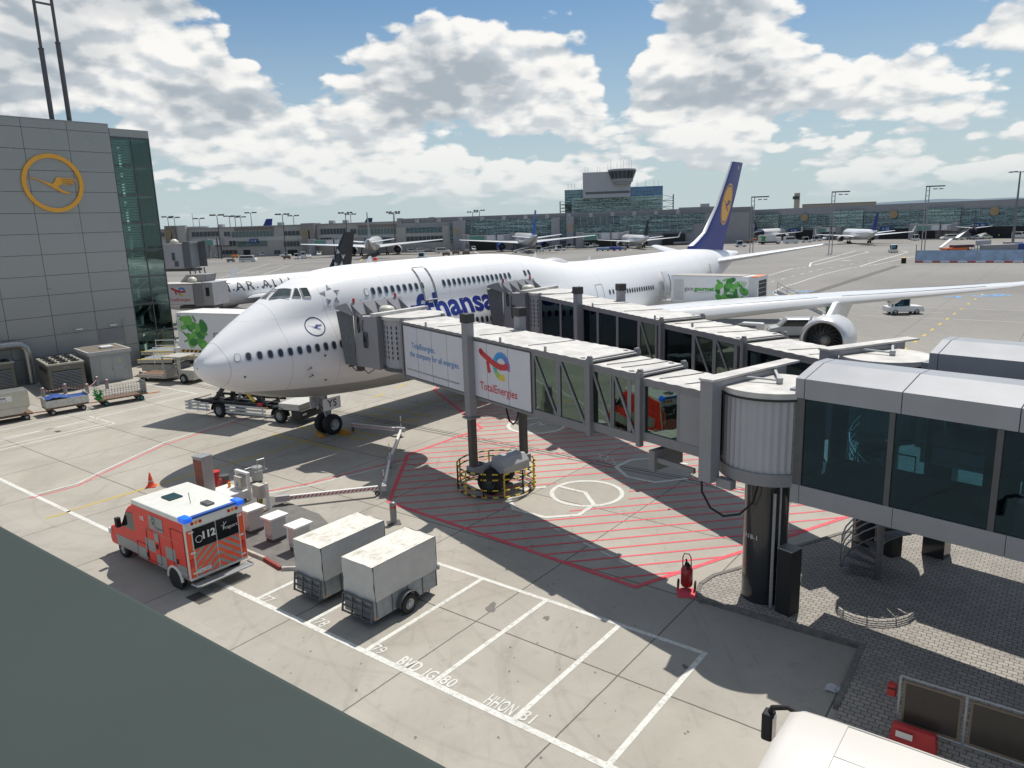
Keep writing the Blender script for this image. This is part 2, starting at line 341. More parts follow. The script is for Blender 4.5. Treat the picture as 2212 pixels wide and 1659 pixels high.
# ================= ground and markings
apron=MB(ground_mat()).poly([(-9000,-60,0),(9000,-60,0),(9000,16000,0),(-9000,16000,0)]).build('apron_ground'); apron['kind']='structure'
MW=worn('worn_white_marking',(.62,.62,.58),wear=.75); MY=worn('worn_yellow_marking',(.5,.36,.03),wear=.7); MR=worn('worn_red_marking',(.68,.07,.10),wear=.35)
MWF=worn('far_white_marking',(.6,.6,.58),(.2,.19,.18),.6,2.); MD=M('drain_slot',(.075,.07,.062),.8)
MK={}
def mk(name,mat):
    if name not in MK: MK[name]=MB(mat)
    return MK[name].use(mat)
def stroke(mb,pts,w_,z=.006,closed=False,px=True):
    P=[(G(*p) if px else Vector((p[0],p[1],0))) for p in pts]
    N=len(P); L=[];Q=[]
    for i in range(N):
        a=P[(i-1)%N] if (closed or i) else P[i]; b=P[(i+1)%N] if (closed or i<N-1) else P[i]
        d1=(P[i]-a); d2=(b-P[i]); d=((d1.normalized() if d1.length else d2.normalized())+(d2.normalized() if d2.length else d1.normalized())).normalized()
        s=max(.5,d.dot((d2 if d2.length else d1).normalized())); n=Vector((-d.y,d.x,0))*w_/2/s
        L.append(P[i]+n+Vector((0,0,z))); Q.append(P[i]-n+Vector((0,0,z)))
    k=mb.vs(L+Q)
    for i in range(N if closed else N-1): j=(i+1)%N; mb.face((k+N+i,k+N+j,k+j,k+i))
def dash(mb,p,q,w_,on,off,z=.006,px=True):
    P=G(*p) if px else Vector((*p,0)); Q=G(*q) if px else Vector((*q,0)); L=(Q-P).length; d=(Q-P)/L; t=0
    while t<L: a=P+d*t;b=P+d*min(t+on,L); stroke(mb,[(a.x,a.y),(b.x,b.y)],w_,z,px=False); t+=on+off
def gtext(mb,s,u,v,h,z=.010,d=EX,up=NX,bold=0.,sp=1.05,sx=1.): mb.add(text(s,h,bold,sp),frame(G(u,v)+Vector((0,0,z)),d,up)@Matrix.Diagonal((sx,1,1,1)))
wh=mk('bay_markings',MW)
p0=G(548.6,1301); nn0=12.9
def EN(e,n): return EX*e+NX*n
def en(p): return p.dot(EX),p.dot(NX)
# long base line and bays 77-81
b0=en(G(0,1048))[0]; b1=en(G(1330,1657))[0]
stroke(wh,[tuple(EN(b0-6,12.87)[:2]),tuple(EN(b1+.1,12.87)[:2])],.2,px=False)
near=[(548.6,1301),(661,1344.8),(790.5,1404.5),(935.4,1470),(1109,1557),(1317,1650)]
es=[en(G(*a))[0] for a in near]; e0=sum(e-2.764*i for i,e in enumerate(es))/6
for i in range(6): a=EN(e0+2.764*i,12.97);b=EN(e0+2.764*i,18.33); stroke(wh,[a[:2],b[:2]],.16,px=False)
stroke(wh,[EN(e0+1.2*2.764,18.41)[:2],EN(e0+5*2.764+.08,18.41)[:2]],.16,px=False)
for s,u,v in (('77',576,1295),('78',693.6,1346),('79',817,1404),('80',968.4,1473.6),('81',1142,1551.7)): gtext(wh,s,u,v,.58,sx=.8,bold=.006)
gtext(wh,'BVD',884,1436,.66,bold=.02,sx=.62); gtext(wh,'IG',929,1458,.6,sx=.7,bold=.008); gtext(wh,'HHON',1081,1524,.66,bold=.012,sx=.45)
wh.build('bay_markings')['kind']='structure'
ye=mk('lead_in_marking',MY)
PX0=Vector((-16.3,37.78,0)); HD=.913; PD=Vector((cos(HD),sin(HD),0)); PN=Vector((PD.y,-PD.x,0))
def PL(s,l=0,z=0): return PX0+PD*s+PN*l+Vector((0,0,z))
stroke(ye,[(100,1120),(135,1110),(160,1101),(330,1050),(500,1001),(683,947)],.16)
stroke(ye,[PL(8).xy,PL(75).xy],.16,px=False)
for a,b in (((590,938),(731,970.6)),((647,922),(790.7,950.8)),((675,914),(818,942)),((768,890),(907,912)),((805.6,879),(932,900)),((855,838),(880,828)),((808,859),(830,850)),((1000,800),(1030,790))): stroke(ye,[a,b],.2,.010)
ye.build('lead_in_marking')['kind']='structure'
rd=mk('red_zone_marking',MR)
zone=[(950.6,832),(937,842),(1004,895),(1040.6,925),(880.6,982),(840,1085),(1372,1268),(1850,1110)]
Z=[G(*p) for p in zone]
stroke(rd,zone,.19,.012)
sdv=Vector((.990,.141,0)); snv=Vector((-.141,.990,0))
circ=[(G(1267.6,1065),1.95),(G(1159,919),1.75),(G(1405,1012),1.85),(G(1165,1085),1.7)]
import bisect
def inside(p):
    c=False; q=Z+[Vector((12,36,0)),Vector((2,52,0))]
    for i in range(len(q)):
        a=q[i];b=q[i-1]
        if (a.y>p.y)!=(b.y>p.y) and p.x<(b.x-a.x)*(p.y-a.y)/(b.y-a.y)+a.x: c=not c
    return c and all((p-cc).length>rr for cc,rr in circ)
k=20.0
while k<52:
    run=None; t=-14.
    while t<26:
        p=sdv*t+snv*(k+.0); i_=inside(p)
        if i_ and run is None: run=t
        if (not i_) and run is not None:
            if t-run>.5: stroke(rd,[(sdv*run+snv*k).xy,(sdv*t+snv*k).xy],.105 if k<34 else .12,.008,px=False)
            run=None
        t+=.08
    k+=.80 if k<30 else .92
# red edges of the twin lines
tw=[(63,1077),(167,1050),(217,1025),(353,962),(413,942),(540,902)]
stroke(rd,tw,.1,.008); stroke(rd,[(580,1061),(676.6,1042.5),(743.6,1025),(872.6,993)],.1,.008)
rd.build('red_zone_marking')['kind']='structure'
w2=mk('stand_markings',MW)
stroke(w2,[(p[0]-1,p[1]-5) for p in tw],.12,.010); stroke(w2,[(580,1066),(677,1047.5),(745,1030),(874,998)],.1,.010)
def ring(cx,cy,r,w_,a0=0,a1=360):
    c=G(cx,cy); stroke(w2,[(c.x+r*cos(R(a)),c.y+r*sin(R(a))) for a in range(a0,a1+1 if a1-a0<360 else 360,9)],w_,.010,closed=a1-a0>=360,px=False)
ring(1267.6,1065,1.62,.2); ring(1159,919,1.75,.24)
zc=lambda l:[(932.6+x/4,822.9+y/4) for x,y in l]
stroke(w2,zc([(1090,910),(1325,965),(1400,1070),(1270,1160),(980,1180),(710,1110),(668,1015),(830,932),(990,918)]),.2,.014)
stroke(w2,zc([(2212,722),(1960,664),(1720,684),(1592,745),(1690,830),(1930,878),(2212,845)]),.2,.014)
stroke(w2,zc([(840,390),(880,372),(930,360),(955,375),(900,398)]),.14,.014); stroke(w2,zc([(900,400),(990,372)]),.14,.014)
dash(w2,(932.6+1020/4,822.9+1250/4),(932.6+1800/4,822.9+1640/4),.09,.7,.35)
gtext(w2,'HOCH',932.6+1520/4,822.9+675/4,.7,d=(-.35,.93,0),up=(-.93,-.35,0),z=.012)
for pl in ([(0,930),(395,845.6)],[(317,830),(426,850.6),(0,952)],[(193,899),(248,915),(0,972)],[(0,965),(244,911)],[(0,948),(215,905)]): stroke(w2,pl,.12)
for pl in ([(575,1045),(800,1005)],): pass
w2.build('stand_markings')['kind']='structure'
# drain channel strips and lids
dr=mk('drain_channel',MD)
for n,w_ in ((31.75,.10),(32.0,.05),(31.45,.05)): stroke(dr,[EN(-60,n)[:2],EN(30,n)[:2]],w_,.005,px=False)
for p in ((405,1282),): pass
for (u,v,a,b) in ((430,1292,.9,.5),(125,932,.5,.3)):
    c=G(u,v); dr.T=frame(c,EX,NX); dr.poly([(-a/2,-b/2,.005),(a/2,-b/2,.005),(a/2,b/2,.005),(-a/2,b/2,.005)]); dr.T=None
dr.build('drain_channel')['kind']='structure'
# far apron markings
fm=mk('taxi_markings',MWF); z3=lambda l:[(1474.6+x/3,274.3+y/3) for x,y in l]
def pd(pts,on,off,w_,mb=fm):
    for a,b in zip(pts,pts[1:]): dash(mb,a,b,w_,on,off,.02)
pd(z3([(560,962),(700,920),(825,905)]),1.5,1.2,.55); stroke(fm,z3([(822,905),(832,880),(1105,808)]),.45,.02); pd(z3([(1105,808),(1125,800)]),1.5,1,.5)
stroke(fm,z3([(850,896),(1205,812),(1180,806)]),.35,.02)
pd(z3([(740,1115),(610,1090),(592,1075),(640,1040),(740,1012),(900,958),(1080,915),(1250,893),(1500,840)]),1.3,1.,.5)
stroke(fm,z3([(1150,903),(1250,872),(1460,812),(1420,803)]),.4,.02)
pd(z3([(570,1005),(880,925),(1340,845)]),2.5,4,.25)
stroke(fm,z3([(1190,1156),(2212,1192)]),.14,.012); stroke(fm,z3([(1140,1222),(1690,1245)]),.14,.012); stroke(fm,z3([(1750,1245),(2212,1268)]),.14,.012)
pd(z3([(1150,1186),(2212,1224)]),3.,3.4,.12)
z8=lambda l:[(340.1+x*.1488,427.9+y*.1488) for x,y in l]
pd(z8([(900,1165),(1640,948)]),2.,1.5,.5); stroke(fm,z8([(1210,1140),(1830,960)]),.15,.02); pd(z8([(1540,1110),(1950,965),(2212,930)]),2.,1.3,.45)
stroke(fm,z8([(1240,1083),(1330,1078)]),.8,.02); stroke(fm,z8([(1760,980),(1850,978)]),1.,.02)
stroke(fm,[(1022,541),(1049,558)],.5,.02); stroke(fm,z3([(1030,868),(1090,864)]),.8,.02)
fm.build('taxi_markings')['kind']='structure'
yf=mk('taxi_yellow',M('far_yellow_marking',(.55,.4,.04),.7))
for i in range(11):
    t=i/10; c=(1954.6+(2121-1954.6)*t**.86,754+(636-754)*t**.86); g=G(*c); g2=G(2150,615); d=(g2-g).normalized()
    stroke(yf,[(g-d*.75).xy,(g+d*.75).xy],.26,.012,px=False)
stroke(yf,[(778,564),(805,540)],.5,.02); stroke(yf,[(1693,640),(1725,628)],.2,.015)
yf.build('taxi_lead_marking')['kind']='structure'
sl=mk('slot',MD); a,b=G(*z3([(785,1095)])[0]),G(*z3([(1400,898)])[0])
for off in (-.55,.55): stroke(sl,[(a+Vector((off,0,0))).xy,(b+Vector((off*1.3,0,0))).xy],.3,.012,px=False)
L=(b-a).length; d=(b-a)/L
for i in range(int(L/1.6)): p=a+d*i*1.6; stroke(sl,[(p+Vector((-.5,0,0))).xy,(p+Vector((.5,0,0))).xy],.5,.012,px=False)
sl.build('guard_channel')['kind']='structure'
bl=mk('bluef',M('blue_marking',(.12,.33,.62),.7))
for u,v,w_ in ((2115,640,26),(1708,631,14)):
    gtext(bl,'V 108' if w_>20 else 'V 106',u,v,3.6 if w_>20 else 3.,.02,d=(1,0.08,0),up=(0,1,0),bold=.08)
bl.build('stand_number_marking')['kind']='structure'
# block paved island with kerb
isl=[(1512,1287),(1518,1270),(1545,1252),(1600,1236),(1715,1192),(1816,1161),(1900,1140),(1990,1120)]
low=[(1867,1406),(1692,1356),(1600,1327),(1545,1311),(1522,1303)]
pts=[G(*p) for p in isl]; lo=[G(*p) for p in low]
far_=[pts[-1]+Vector((30,12,0)),Vector((46,2,0)),Vector((20,-20,0)),G(1680,1900),G(1813,1535)]
P=pts+far_+lo
ib=MB(brick_mat()); ib.poly([(p.x,p.y,.12) for p in P][::-1]); ib.build('paved_island')['kind']='structure'
KM=M('kerb_stone',(.21,.20,.18),.85,var=.4,scale=5,bump=.2)
kb=MB(KM); path=[G(1813,1535)]+lo+pts; cen=Vector((12,15,0))
for i in range(len(path)-1):
    a,b=path[i],path[i+1]; d=(b-a).normalized(); n=Vector((-d.y,d.x,0)); n=n if n.dot(cen-a)<0 else -n
    kb.hexa([a,b,b+n*.16,a+n*.16],[q+Vector((0,0,.15)) for q in (a,b,b+n*.15,a+n*.15)])
kb.build('kerb')['kind']='structure'
# service island with red and white kerb under the cabinets
si=[(440,1150),(532,1191),(575,1209),(610,1230),(650,1229),(705,1200),(740,1165),(690,1115),(600,1080),(515,1062)]
sp=[G(*p) for p in si]
im=M('island_slabs',(.17,.165,.155),.85,var=.3,scale=2)
MB(im).hexa([(p.x,p.y,0) for p in sp][::-1],[(p.x,p.y,.1) for p in sp][::-1]).build('service_island')['kind']='structure'
kw=MB(M('kerb_white',(.5,.47,.42),.8,var=.3),M('kerb_red',(.32,.06,.05),.8,var=.3))
cum=0
for i in range(5):
    a,b=sp[i],sp[(i+1)]; L=(b-a).length; n_=max(1,int(L/.8)); d=(b-a)/L; nn=Vector((d.y,-d.x,0)); nn=nn if nn.dot(G(610,1130)-a)<0 else -nn
    for j in range(n_):
        q0=a+d*L*j/n_; q1=a+d*L*(j+1)/n_; kw.use(kw.mats[(cum)%2]); cum+=1
        kw.hexa([q0,q1,q1+nn*.14,q0+nn*.14],[q+Vector((0,0,.13)) for q in (q0,q1,q1+nn*.11,q0+nn*.11)])
kw.build('service_island_kerb')['kind']='structure'
# tyre marks: thin dark rubber traces of turning tugs
tmk=MB(M('tyre_trace',(.10,.095,.09),.8,alpha=.035,var=.3,scale=6))
rnd=random.Random(11)
for (u,v,r,a0,a1) in ((760,1330,5,20,95),(1000,1180,7,190,260),(500,1010,9,200,275),(880,1390,4,10,80),(1240,1500,6,95,160),(1600,1480,5,150,235),(1640,1440,5.6,150,235),(330,1090,8,300,350),(700,1010,6,215,300),(1150,1400,7,60,110),(250,960,12,280,330),(1330,1230,9,200,250),(1480,1240,8,185,240),(950,1050,6,200,280)):
    c=G(u,v)
    for off in (0,1.45):
        stroke(tmk,[(c.x+(r+off)*cos(R(a0+(a1-a0)*i/14)),c.y+(r+off)*sin(R(a0+(a1-a0)*i/14))) for i in range(15)],rnd.uniform(.12,.2),.016,px=False)
tmk.build('tyre_traces')['kind']='structure'
# stains
stn=MB(M('oil_stain',(.15,.14,.125),.6,var=.2))
for u,v,r in [(1062,1312,.2),(1180,1335,.1),(1150,1180,.08),(1480,1440,.08)]+[(random.uniform(560,1500),random.uniform(1240,1640),random.uniform(.015,.04)) for _ in range(60)]:
    g=G(u,v); n=14; stn.poly([(g.x+r*random.uniform(.5,1.3)*cos(2*pi*k/n),g.y+r*1.5*random.uniform(.5,1.3)*sin(2*pi*k/n),.004) for k in range(n)])
stn.build('ground_stains')['kind']='structure'
# distant hills
hl=MB(M('hills_blue',(.13,.19,.24),.9,var=.1))
rows=[[],[]]
for i in range(60):
    x=-5000+i*230; hh=4+ (0 if x<2500 else min(120,(x-2500)*.05))+6*sin(i*1.7)+7*sin(i*.6)
    rows[0].append((x,9000,-5)); rows[1].append((x,9400,hh))
hl.grid(rows); hl.build('hills',smooth=60)['kind']='structure'
# ================= the big four-engined airliner
def lerp(tab,s):
    if s<=tab[0][0]: return tab[0][1]
    for i in range(len(tab)-1):
        a,b=tab[i],tab[i+1]
        if s<=b[0]:
            t=(s-a[0])/(b[0]-a[0])
            m0=(b[1]-tab[i-1][1])/(b[0]-tab[i-1][0]) if i>0 else (b[1]-a[1])/(b[0]-a[0])
            m1=(tab[i+2][1]-a[1])/(tab[i+2][0]-a[0]) if i+2<len(tab) else (b[1]-a[1])/(b[0]-a[0])
            h=b[0]-a[0]; return (2*t**3-3*t*t+1)*a[1]+(t**3-2*t*t+t)*h*m0+(-2*t**3+3*t*t)*b[1]+(t**3-t*t)*h*m1
    return tab[-1][1]
wT=[(0,.04),(.1,.5),(.3,.88),(.6,1.2),(1.2,1.62),(2,2.02),(3.5,2.5),(5,2.83),(7,3.08),(9,3.2),(11,3.25),(54,3.25),(58,3.0),(63,2.35),(68,1.5),(72,.8),(75,.35)]
hdT=[(0,.04),(.1,.38),(.3,.66),(.6,.9),(1.2,1.22),(2,1.58),(3.5,2.08),(5,2.45),(7,2.78),(9,2.98),(11,3.12),(14,3.25),(52,3.25),(56,2.95),(61,2.25),(67,1.35),(72,.7),(75,.3)]
huT=[(0,.04),(.1,.3),(.3,.5),(.6,.72),(1.2,1.08),(2,1.5),(3.5,2.15),(5,2.55),(7,2.95),(9,3.15),(11,3.25),(54,3.25),(60,2.9),(66,2.1),(71,1.25),(75,.4)]
zcT=[(0,5.45),(2,5.4),(6,5.35),(50,5.35),(57,5.45),(63,5.8),(69,6.5),(75,7.45)]
tpT=[(0,5.5),(.1,5.82),(.3,6.10),(.9,6.58),(1.6,7.06),(2.5,7.62),(3.5,8.18),(4.3,8.60),(5.2,9.06),(6.2,9.47),(7.3,9.80),(8.6,10.03),(11,10.15),(22,10.15),(26,9.98),(29,9.65),(32,9.15),(35,8.78),(38,8.6),(54,8.6),(62,8.7),(75,7.85)]
ruT=[(0,.04),(.3,.5),(.9,.95),(1.6,1.22),(2.5,1.45),(3.5,1.6),(4.3,1.72),(5.2,1.84),(6.5,2.0),(8.6,2.2),(11,2.4),(16,2.5),(38,2.5),(60,2.4),(68,1.3),(75,.36)]
def rad(s,th):
    w_=lerp(wT,s); zc=lerp(zcT,s); h=lerp(huT,s) if sin(th)>0 else lerp(hdT,s)
    r1=1/math.sqrt((cos(th)/w_)**2+(sin(th)/h)**2)
    ru=lerp(ruT,s); dz=lerp(tpT,s)-ru-zc; q=ru*ru-(dz*cos(th))**2
    r2=0.
    if q>0 and sin(th)>-.2: r2=dz*sin(th)+math.sqrt(q)
    r2=max(r2,.001); return (r1**16+r2**16)**(1/16) if r2>.3*r1 else r1
def FS(s,th,off=0.):   # local aircraft coordinates: x aft, y starboard, z up; th=0 port, 90 top
    r=rad(s,th)+off; return Vector((s,-cos(th)*r,lerp(zcT,s)+sin(th)*r))
def th_at(s,z):
    a,b=-pi/2,pi/2
    for _ in range(26):
        m=(a+b)/2
        if FS(s,m).z<z: a=m
        else: b=m
    return (a+b)/2
def plane_paint():
    m=bpy.data.materials.new('fuselage_paint'); m.use_nodes=True; t=NT(m.node_tree)
    P=t('ShaderNodeTexCoord').outputs['Object']; X,Y,Z_=t('ShaderNodeSeparateXYZ',{0:P}).outputs
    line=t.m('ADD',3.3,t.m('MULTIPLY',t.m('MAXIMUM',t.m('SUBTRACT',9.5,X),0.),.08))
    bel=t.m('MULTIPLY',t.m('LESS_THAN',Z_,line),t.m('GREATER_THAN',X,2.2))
    seam=None
    for s in (1.0,4.0,6.9,11.4,17.,21.5,26.,31.,36.,44.,52.,58.,64.):
        q=t.m('LESS_THAN',t.m('ABSOLUTE',t.m('SUBTRACT',X,s)),.018 if s>1 else .022); seam=q if seam is None else t.m('MAXIMUM',seam,q)
    for z in (4.35,7.62,9.35): seam=t.m('MAXIMUM',seam,t.m('MULTIPLY',t.m('LESS_THAN',t.m('ABSOLUTE',t.m('SUBTRACT',Z_,z)),.009),.7))
    n=t('ShaderNodeTexNoise',{'Vector':P,'Scale':.5,'Detail':5}).outputs[0]
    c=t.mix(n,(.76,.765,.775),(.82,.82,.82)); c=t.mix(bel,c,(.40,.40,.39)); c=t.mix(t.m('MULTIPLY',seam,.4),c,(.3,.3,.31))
    sm=t('ShaderNodeMapping',{'Vector':P,'Scale':(.3,3,3)}).outputs[0]
    d=t('ShaderNodeTexNoise',{'Vector':sm,'Scale':1.6,'Detail':6,'Roughness':.7}).outputs[0]
    c=t.mix(t.m('MULTIPLY',t.ramp(d,.55,.8),.09),c,(.5,.49,.47))
    b=t('ShaderNodeBsdfPrincipled',{'Base Color':c,'Roughness':t.m('ADD',.33,t.m('MULTIPLY',n,.12)),'Coat Weight':.1,'Specular IOR Level':.4})
    t('ShaderNodeOutputMaterial',{'Surface':b.outputs[0]}); return m
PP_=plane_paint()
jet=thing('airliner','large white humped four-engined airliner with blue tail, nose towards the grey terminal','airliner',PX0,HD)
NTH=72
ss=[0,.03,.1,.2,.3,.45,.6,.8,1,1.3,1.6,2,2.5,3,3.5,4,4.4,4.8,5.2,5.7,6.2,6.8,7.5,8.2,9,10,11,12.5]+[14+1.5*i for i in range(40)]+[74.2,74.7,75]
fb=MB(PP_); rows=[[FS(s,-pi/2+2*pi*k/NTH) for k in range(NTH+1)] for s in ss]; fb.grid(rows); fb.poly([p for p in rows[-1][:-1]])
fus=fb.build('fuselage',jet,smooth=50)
from mathutils.bvhtree import BVHTree
bvh=BVHTree.FromPolygons(fb.v,fb.f)
JM=Matrix.Translation(PX0)@Matrix.Rotation(HD,4,'Z'); JI=JM.inverted()
bpy.context.view_layer.update()
def hit(u,v):
    o=JI@Vector((0,0,CH)); d=(JI.to_3x3()@ray(u,v)).normalized(); r=bvh.ray_cast(o,d)
    return r[0],r[1]
# windows
WG=M('cabin_window_glass',(.035,.045,.055),.12,var=.1); WR=M('window_surround',(.45,.46,.47),.35,metal=.5,var=.05)
def oval(a,b,n=18,p=2.6): return [(a*abs(cos(t))**(2/p)*(1 if cos(t)>=0 else -1),b*abs(sin(t))**(2/p)*(1 if sin(t)>=0 else -1)) for t in [2*pi*k/n for k in range(n)]]
def window(s,z,a=.12,b=.19,name='cabin_window',plug=False):
    th=th_at(s,z); p=FS(s,th,.004); dx=(FS(s+.05,th_at(s+.05,z))-FS(s,th)); dy=FS(s,th+.02)-FS(s,th)
    T=frame(p,dx,dy)
    mb=MB(WR,WG); o1=oval(a+.045,b+.05);o2=oval(a,b)
    n=len(o1)
    if T.to_3x3()@Vector((0,0,1)) @ Vector((0,-1,0)) <0: pass
    mb.T=T; k=mb.vs([(x,y,.0) for x,y in o1]+[(x,y,.010) for x,y in o2]); 
    for i in range(n): j=(i+1)%n; mb.face((k+i,k+j,k+n+j,k+n+i))
    if plug: mb.use(PP_)
    else: mb.use(WG)
    mb.poly([(x,y,.012) for x,y in o2]); return mb.build(name,jet)
def SZ(u,v): p=hit(u,v)[0]; return p.x,p.z
def wrow(p_,q_,n,ext=(0,0),**k):
    p,q=SZ(*p_),SZ(*q_)
    for i in range(-ext[0],n+ext[1]): t_=i/(n-1); window(p[0]+(q[0]-p[0])*t_,p[1]+(q[1]-p[1])*t_,**k)
wrow((536.7,770.3),(738.5,742.8),11,a=.125,b=.21); s_,z_=SZ(512.5,772.8); window(s_,z_,.13,.2,'window_plug',True)
wrow((805.6,628.6),(911.6,616.9),9,a=.13,b=.21); s_,z_=SZ(791.5,631); window(s_,z_,.13,.2,'window_plug',True)
wrow((958.6,611),(1100,595),15,a=.13,b=.21); wrow((1133.6,589.6),(1142.3,588.6),2,a=.13,b=.21)
wrow((1021,692.6),(1072,686),6,(9,6),a=.13,b=.2)
wrow((1317.6,631),(1325,630),2,a=.13,b=.2); wrow((1350,629),(1411,621),13,(0,0),a=.13,b=.2)
for i in range(7): window(50.6+i*.6,6.0,.12,.19)
# flight deck glazing
def patch(cs,name,mat,par=jet,off=.02,nu=5,fr=True):   # cs: four (s,th) corners
    def Q(u,v):
        a=[cs[0][k]*(1-u)+cs[1][k]*u for k in (0,1)]; b=[cs[3][k]*(1-u)+cs[2][k]*u for k in (0,1)]
        return a[0]*(1-v)+b[0]*v, a[1]*(1-v)+b[1]*v
    mb=MB(mat); mb.grid([[FS(*Q(i/nu,j/nu),off) for i in range(nu+1)] for j in range(nu+1)]); o=mb.build(name,par,smooth=60)
    if fr:
        b=[Q(i/nu,0) for i in range(nu)]+[Q(1,j/nu) for j in range(nu)]+[Q(1-i/nu,1) for i in range(nu)]+[Q(0,1-j/nu) for j in range(nu)]
        MB(LGREY).tube([FS(*q,off) for q in b],.028,6,closed=True).build('window_frame',o)
    return o
def sz(s,z): return (s,th_at(s,z))
CG=MGLASS('flight_deck_glass',(.10,.16,.15),.9)
CG2=M('flight_deck_dark',(.05,.075,.075),.08,var=.4,scale=2)
tc_=pi/2
zF=lambda x,y:(329.2+x/4,411.5+y/4)
def ST(x,y): s,z=SZ(*zF(x,y)); return (s,th_at(s,z))
A1,B1,C1,D1=ST(1003,942),ST(1188,918),ST(1200,856),ST(1074,856)
patch([A1,B1,C1,D1],'windscreen',CG2)
patch([(A1[0],pi-A1[1]),(B1[0],pi-B1[1]),(C1[0],pi-C1[1]),(D1[0],pi-D1[1])],'windscreen',CG2)
patch([(A1[0]-.02,pi-A1[1]-.06),(A1[0]-.02,A1[1]+.06),(D1[0]-.02,D1[1]+.06),(D1[0]-.02,pi-D1[1]-.06)],'windscreen',CG2)
for q_ in (((1207,925),(1282,926),(1252,850),(1224,850)),((1302,926),(1370,926),(1333,844),(1270,848))):
    c_=[ST(*p_) for p_ in q_]; patch(c_,'side_window',CG2); patch([(a_,pi-b_) for a_,b_ in c_],'side_window',CG2)
wp=MB(DGREY); wp.tube([FS(A1[0]-.02,A1[1]-.02,.05),FS(B1[0]-.1,B1[1]-.02,.05)],.016,5); wp.build('windscreen_wiper',jet)
# title lettering on the flank
def wrap(g,s0,z0,off=.012,sc_=1.):
    vs=[]
    for p in g[0]:
        s=s0+p.x*sc_; th=th_at(s,z0)+p.y*sc_/3.35; vs.append(FS(s,th,off+p.z))
    return vs,g[1]
g=text('Lufthansa',2.05,.062,1.0,cut=.1); gu=text('L',2.05,.045); 
xs=[p.x for p in g[0]]; ys=[p.y for p in g[0]]; x0_,x1_=min(xs),max(xs); lw_=max(p.x for p in gu[0])-min(p.x for p in gu[0])
su,ta=SZ(872,672)[0],SZ(1068,655)[0]; thb=th_at(*SZ(980,682)); tha=th_at(*SZ(932,637)); xu=x0_+lw_*1.12
kx=(ta-su)/(x1_-xu); ky=(tha-thb)/(max(ys)-min(ys))*1.08
MB(BLUEL).add(([FS(su+(p.x-xu)*kx,thb+(p.y-min(ys))*ky,.012) for p in g[0]],g[1])).build('title_lettering',jet)
# ring logo with crane, five dart logo
def on_skin(s,z):
    th=th_at(s,z); p=FS(s,th,.02); return frame(p,FS(s+.3,th_at(s+.3,z))-FS(s,th),FS(s,th+.05)-FS(s,th))
def skin(g,s0,z0,off): return wrap(g,s0,z0,off)
ringm=M('dark_blue_ring',(.03,.05,.12),.4)
es_,ez_=SZ(680.5,705.5)
def decal(vs,s0,z0,off):   # laid on the skin from a tangent plane, upright
    th=th_at(s0,z0); p0=FS(s0,th); tx=FS(s0+.2,th_at(s0+.2,z0))-FS(s0-.2,th_at(s0-.2,z0)); tx.z=0; tx.normalize(); ty=FS(s0,th+.03)-FS(s0,th-.03); n=tx.cross(ty).normalized(); ty=n.cross(tx).normalized(); out=[]
    if n.y>0: n=-n
    if ty.z<0: ty=-ty
    for p in vs:
        q=p0+tx*p.x+ty*p.y; h=bvh.ray_cast(q+n*1.2,-n); out.append((h[0] if h[0] is not None else q)+n*off)
    return out
lb=MB(ringm); g_=disc(.54,.60,64); lb.add((decal(g_[0],es_,ez_,.012),g_[1])); cg_=tri(CRANE); lb.use(BLUEL).add((decal([p*.52 for p in cg_[0]],es_,ez_,.025),cg_[1])); lb.build('crane_emblem',jet)
ds_,dz_=SZ(714.5,636.5); as_,az_=SZ(727,661)
sb=MB(LGREY)
class _T: pass
tmp=MB(LGREY); triad(tmp,Matrix.Identity(4),.60)
sb.mats=tmp.mats
for f,mi in zip(tmp.f,tmp.m):
    k=len(sb.v); sb.v+=decal([tmp.v[i] for i in f],ds_,dz_,.02); sb.f.append(tuple(range(k,k+len(f)))); sb.m.append(mi)
sb.build('dart_emblem',jet)
MB(M('grey_print',(.4,.4,.42),.5)).add((decal((g9:=text('STAR ALLIANCE',.2,0,1.25))[0],as_,az_,.015),g9[1])).build('alliance_lettering',jet)
# doors
def outline(s0,s1,z0,z1,name,r=.02,mat=None):
    pts=[]
    for i in range(9): pts.append((s0+(s1-s0)*i/8,z1))
    for i in range(1,9): pts.append((s1,z1+(z0-z1)*i/8))
    for i in range(1,9): pts.append((s1+(s0-s1)*i/8,z0))
    for i in range(1,8): pts.append((s0,z0+(z1-z0)*i/8))
    return MB(mat or M('door_seam',(.33,.34,.35),.5)).tube([FS(s,th_at(s,z),.002) for s,z in pts],r,5,closed=True).build(name,jet)
dd=outline(14.55,15.55,7.62,9.7,'upper_deck_door',.025)
MB(LGREY).tube([FS(14.5,th_at(14.5,7.6),.05),FS(15.6,th_at(15.6,7.6),.05)],.06,6).build('door_sill',dd)
mbd=MB(LGREY)
for s in (14.45,15.65): mbd.tube([FS(s,th_at(s,7.62+.2*i),.02) for i in range(11)],.03,5)
mbd.build('door_rail',dd)
outline(34.9,36.0,5.0,6.9,'wing_door'); outline(8.6,9.7,4.95,6.9,'front_door'); outline(20.5,21.6,4.95,6.9,'second_door')
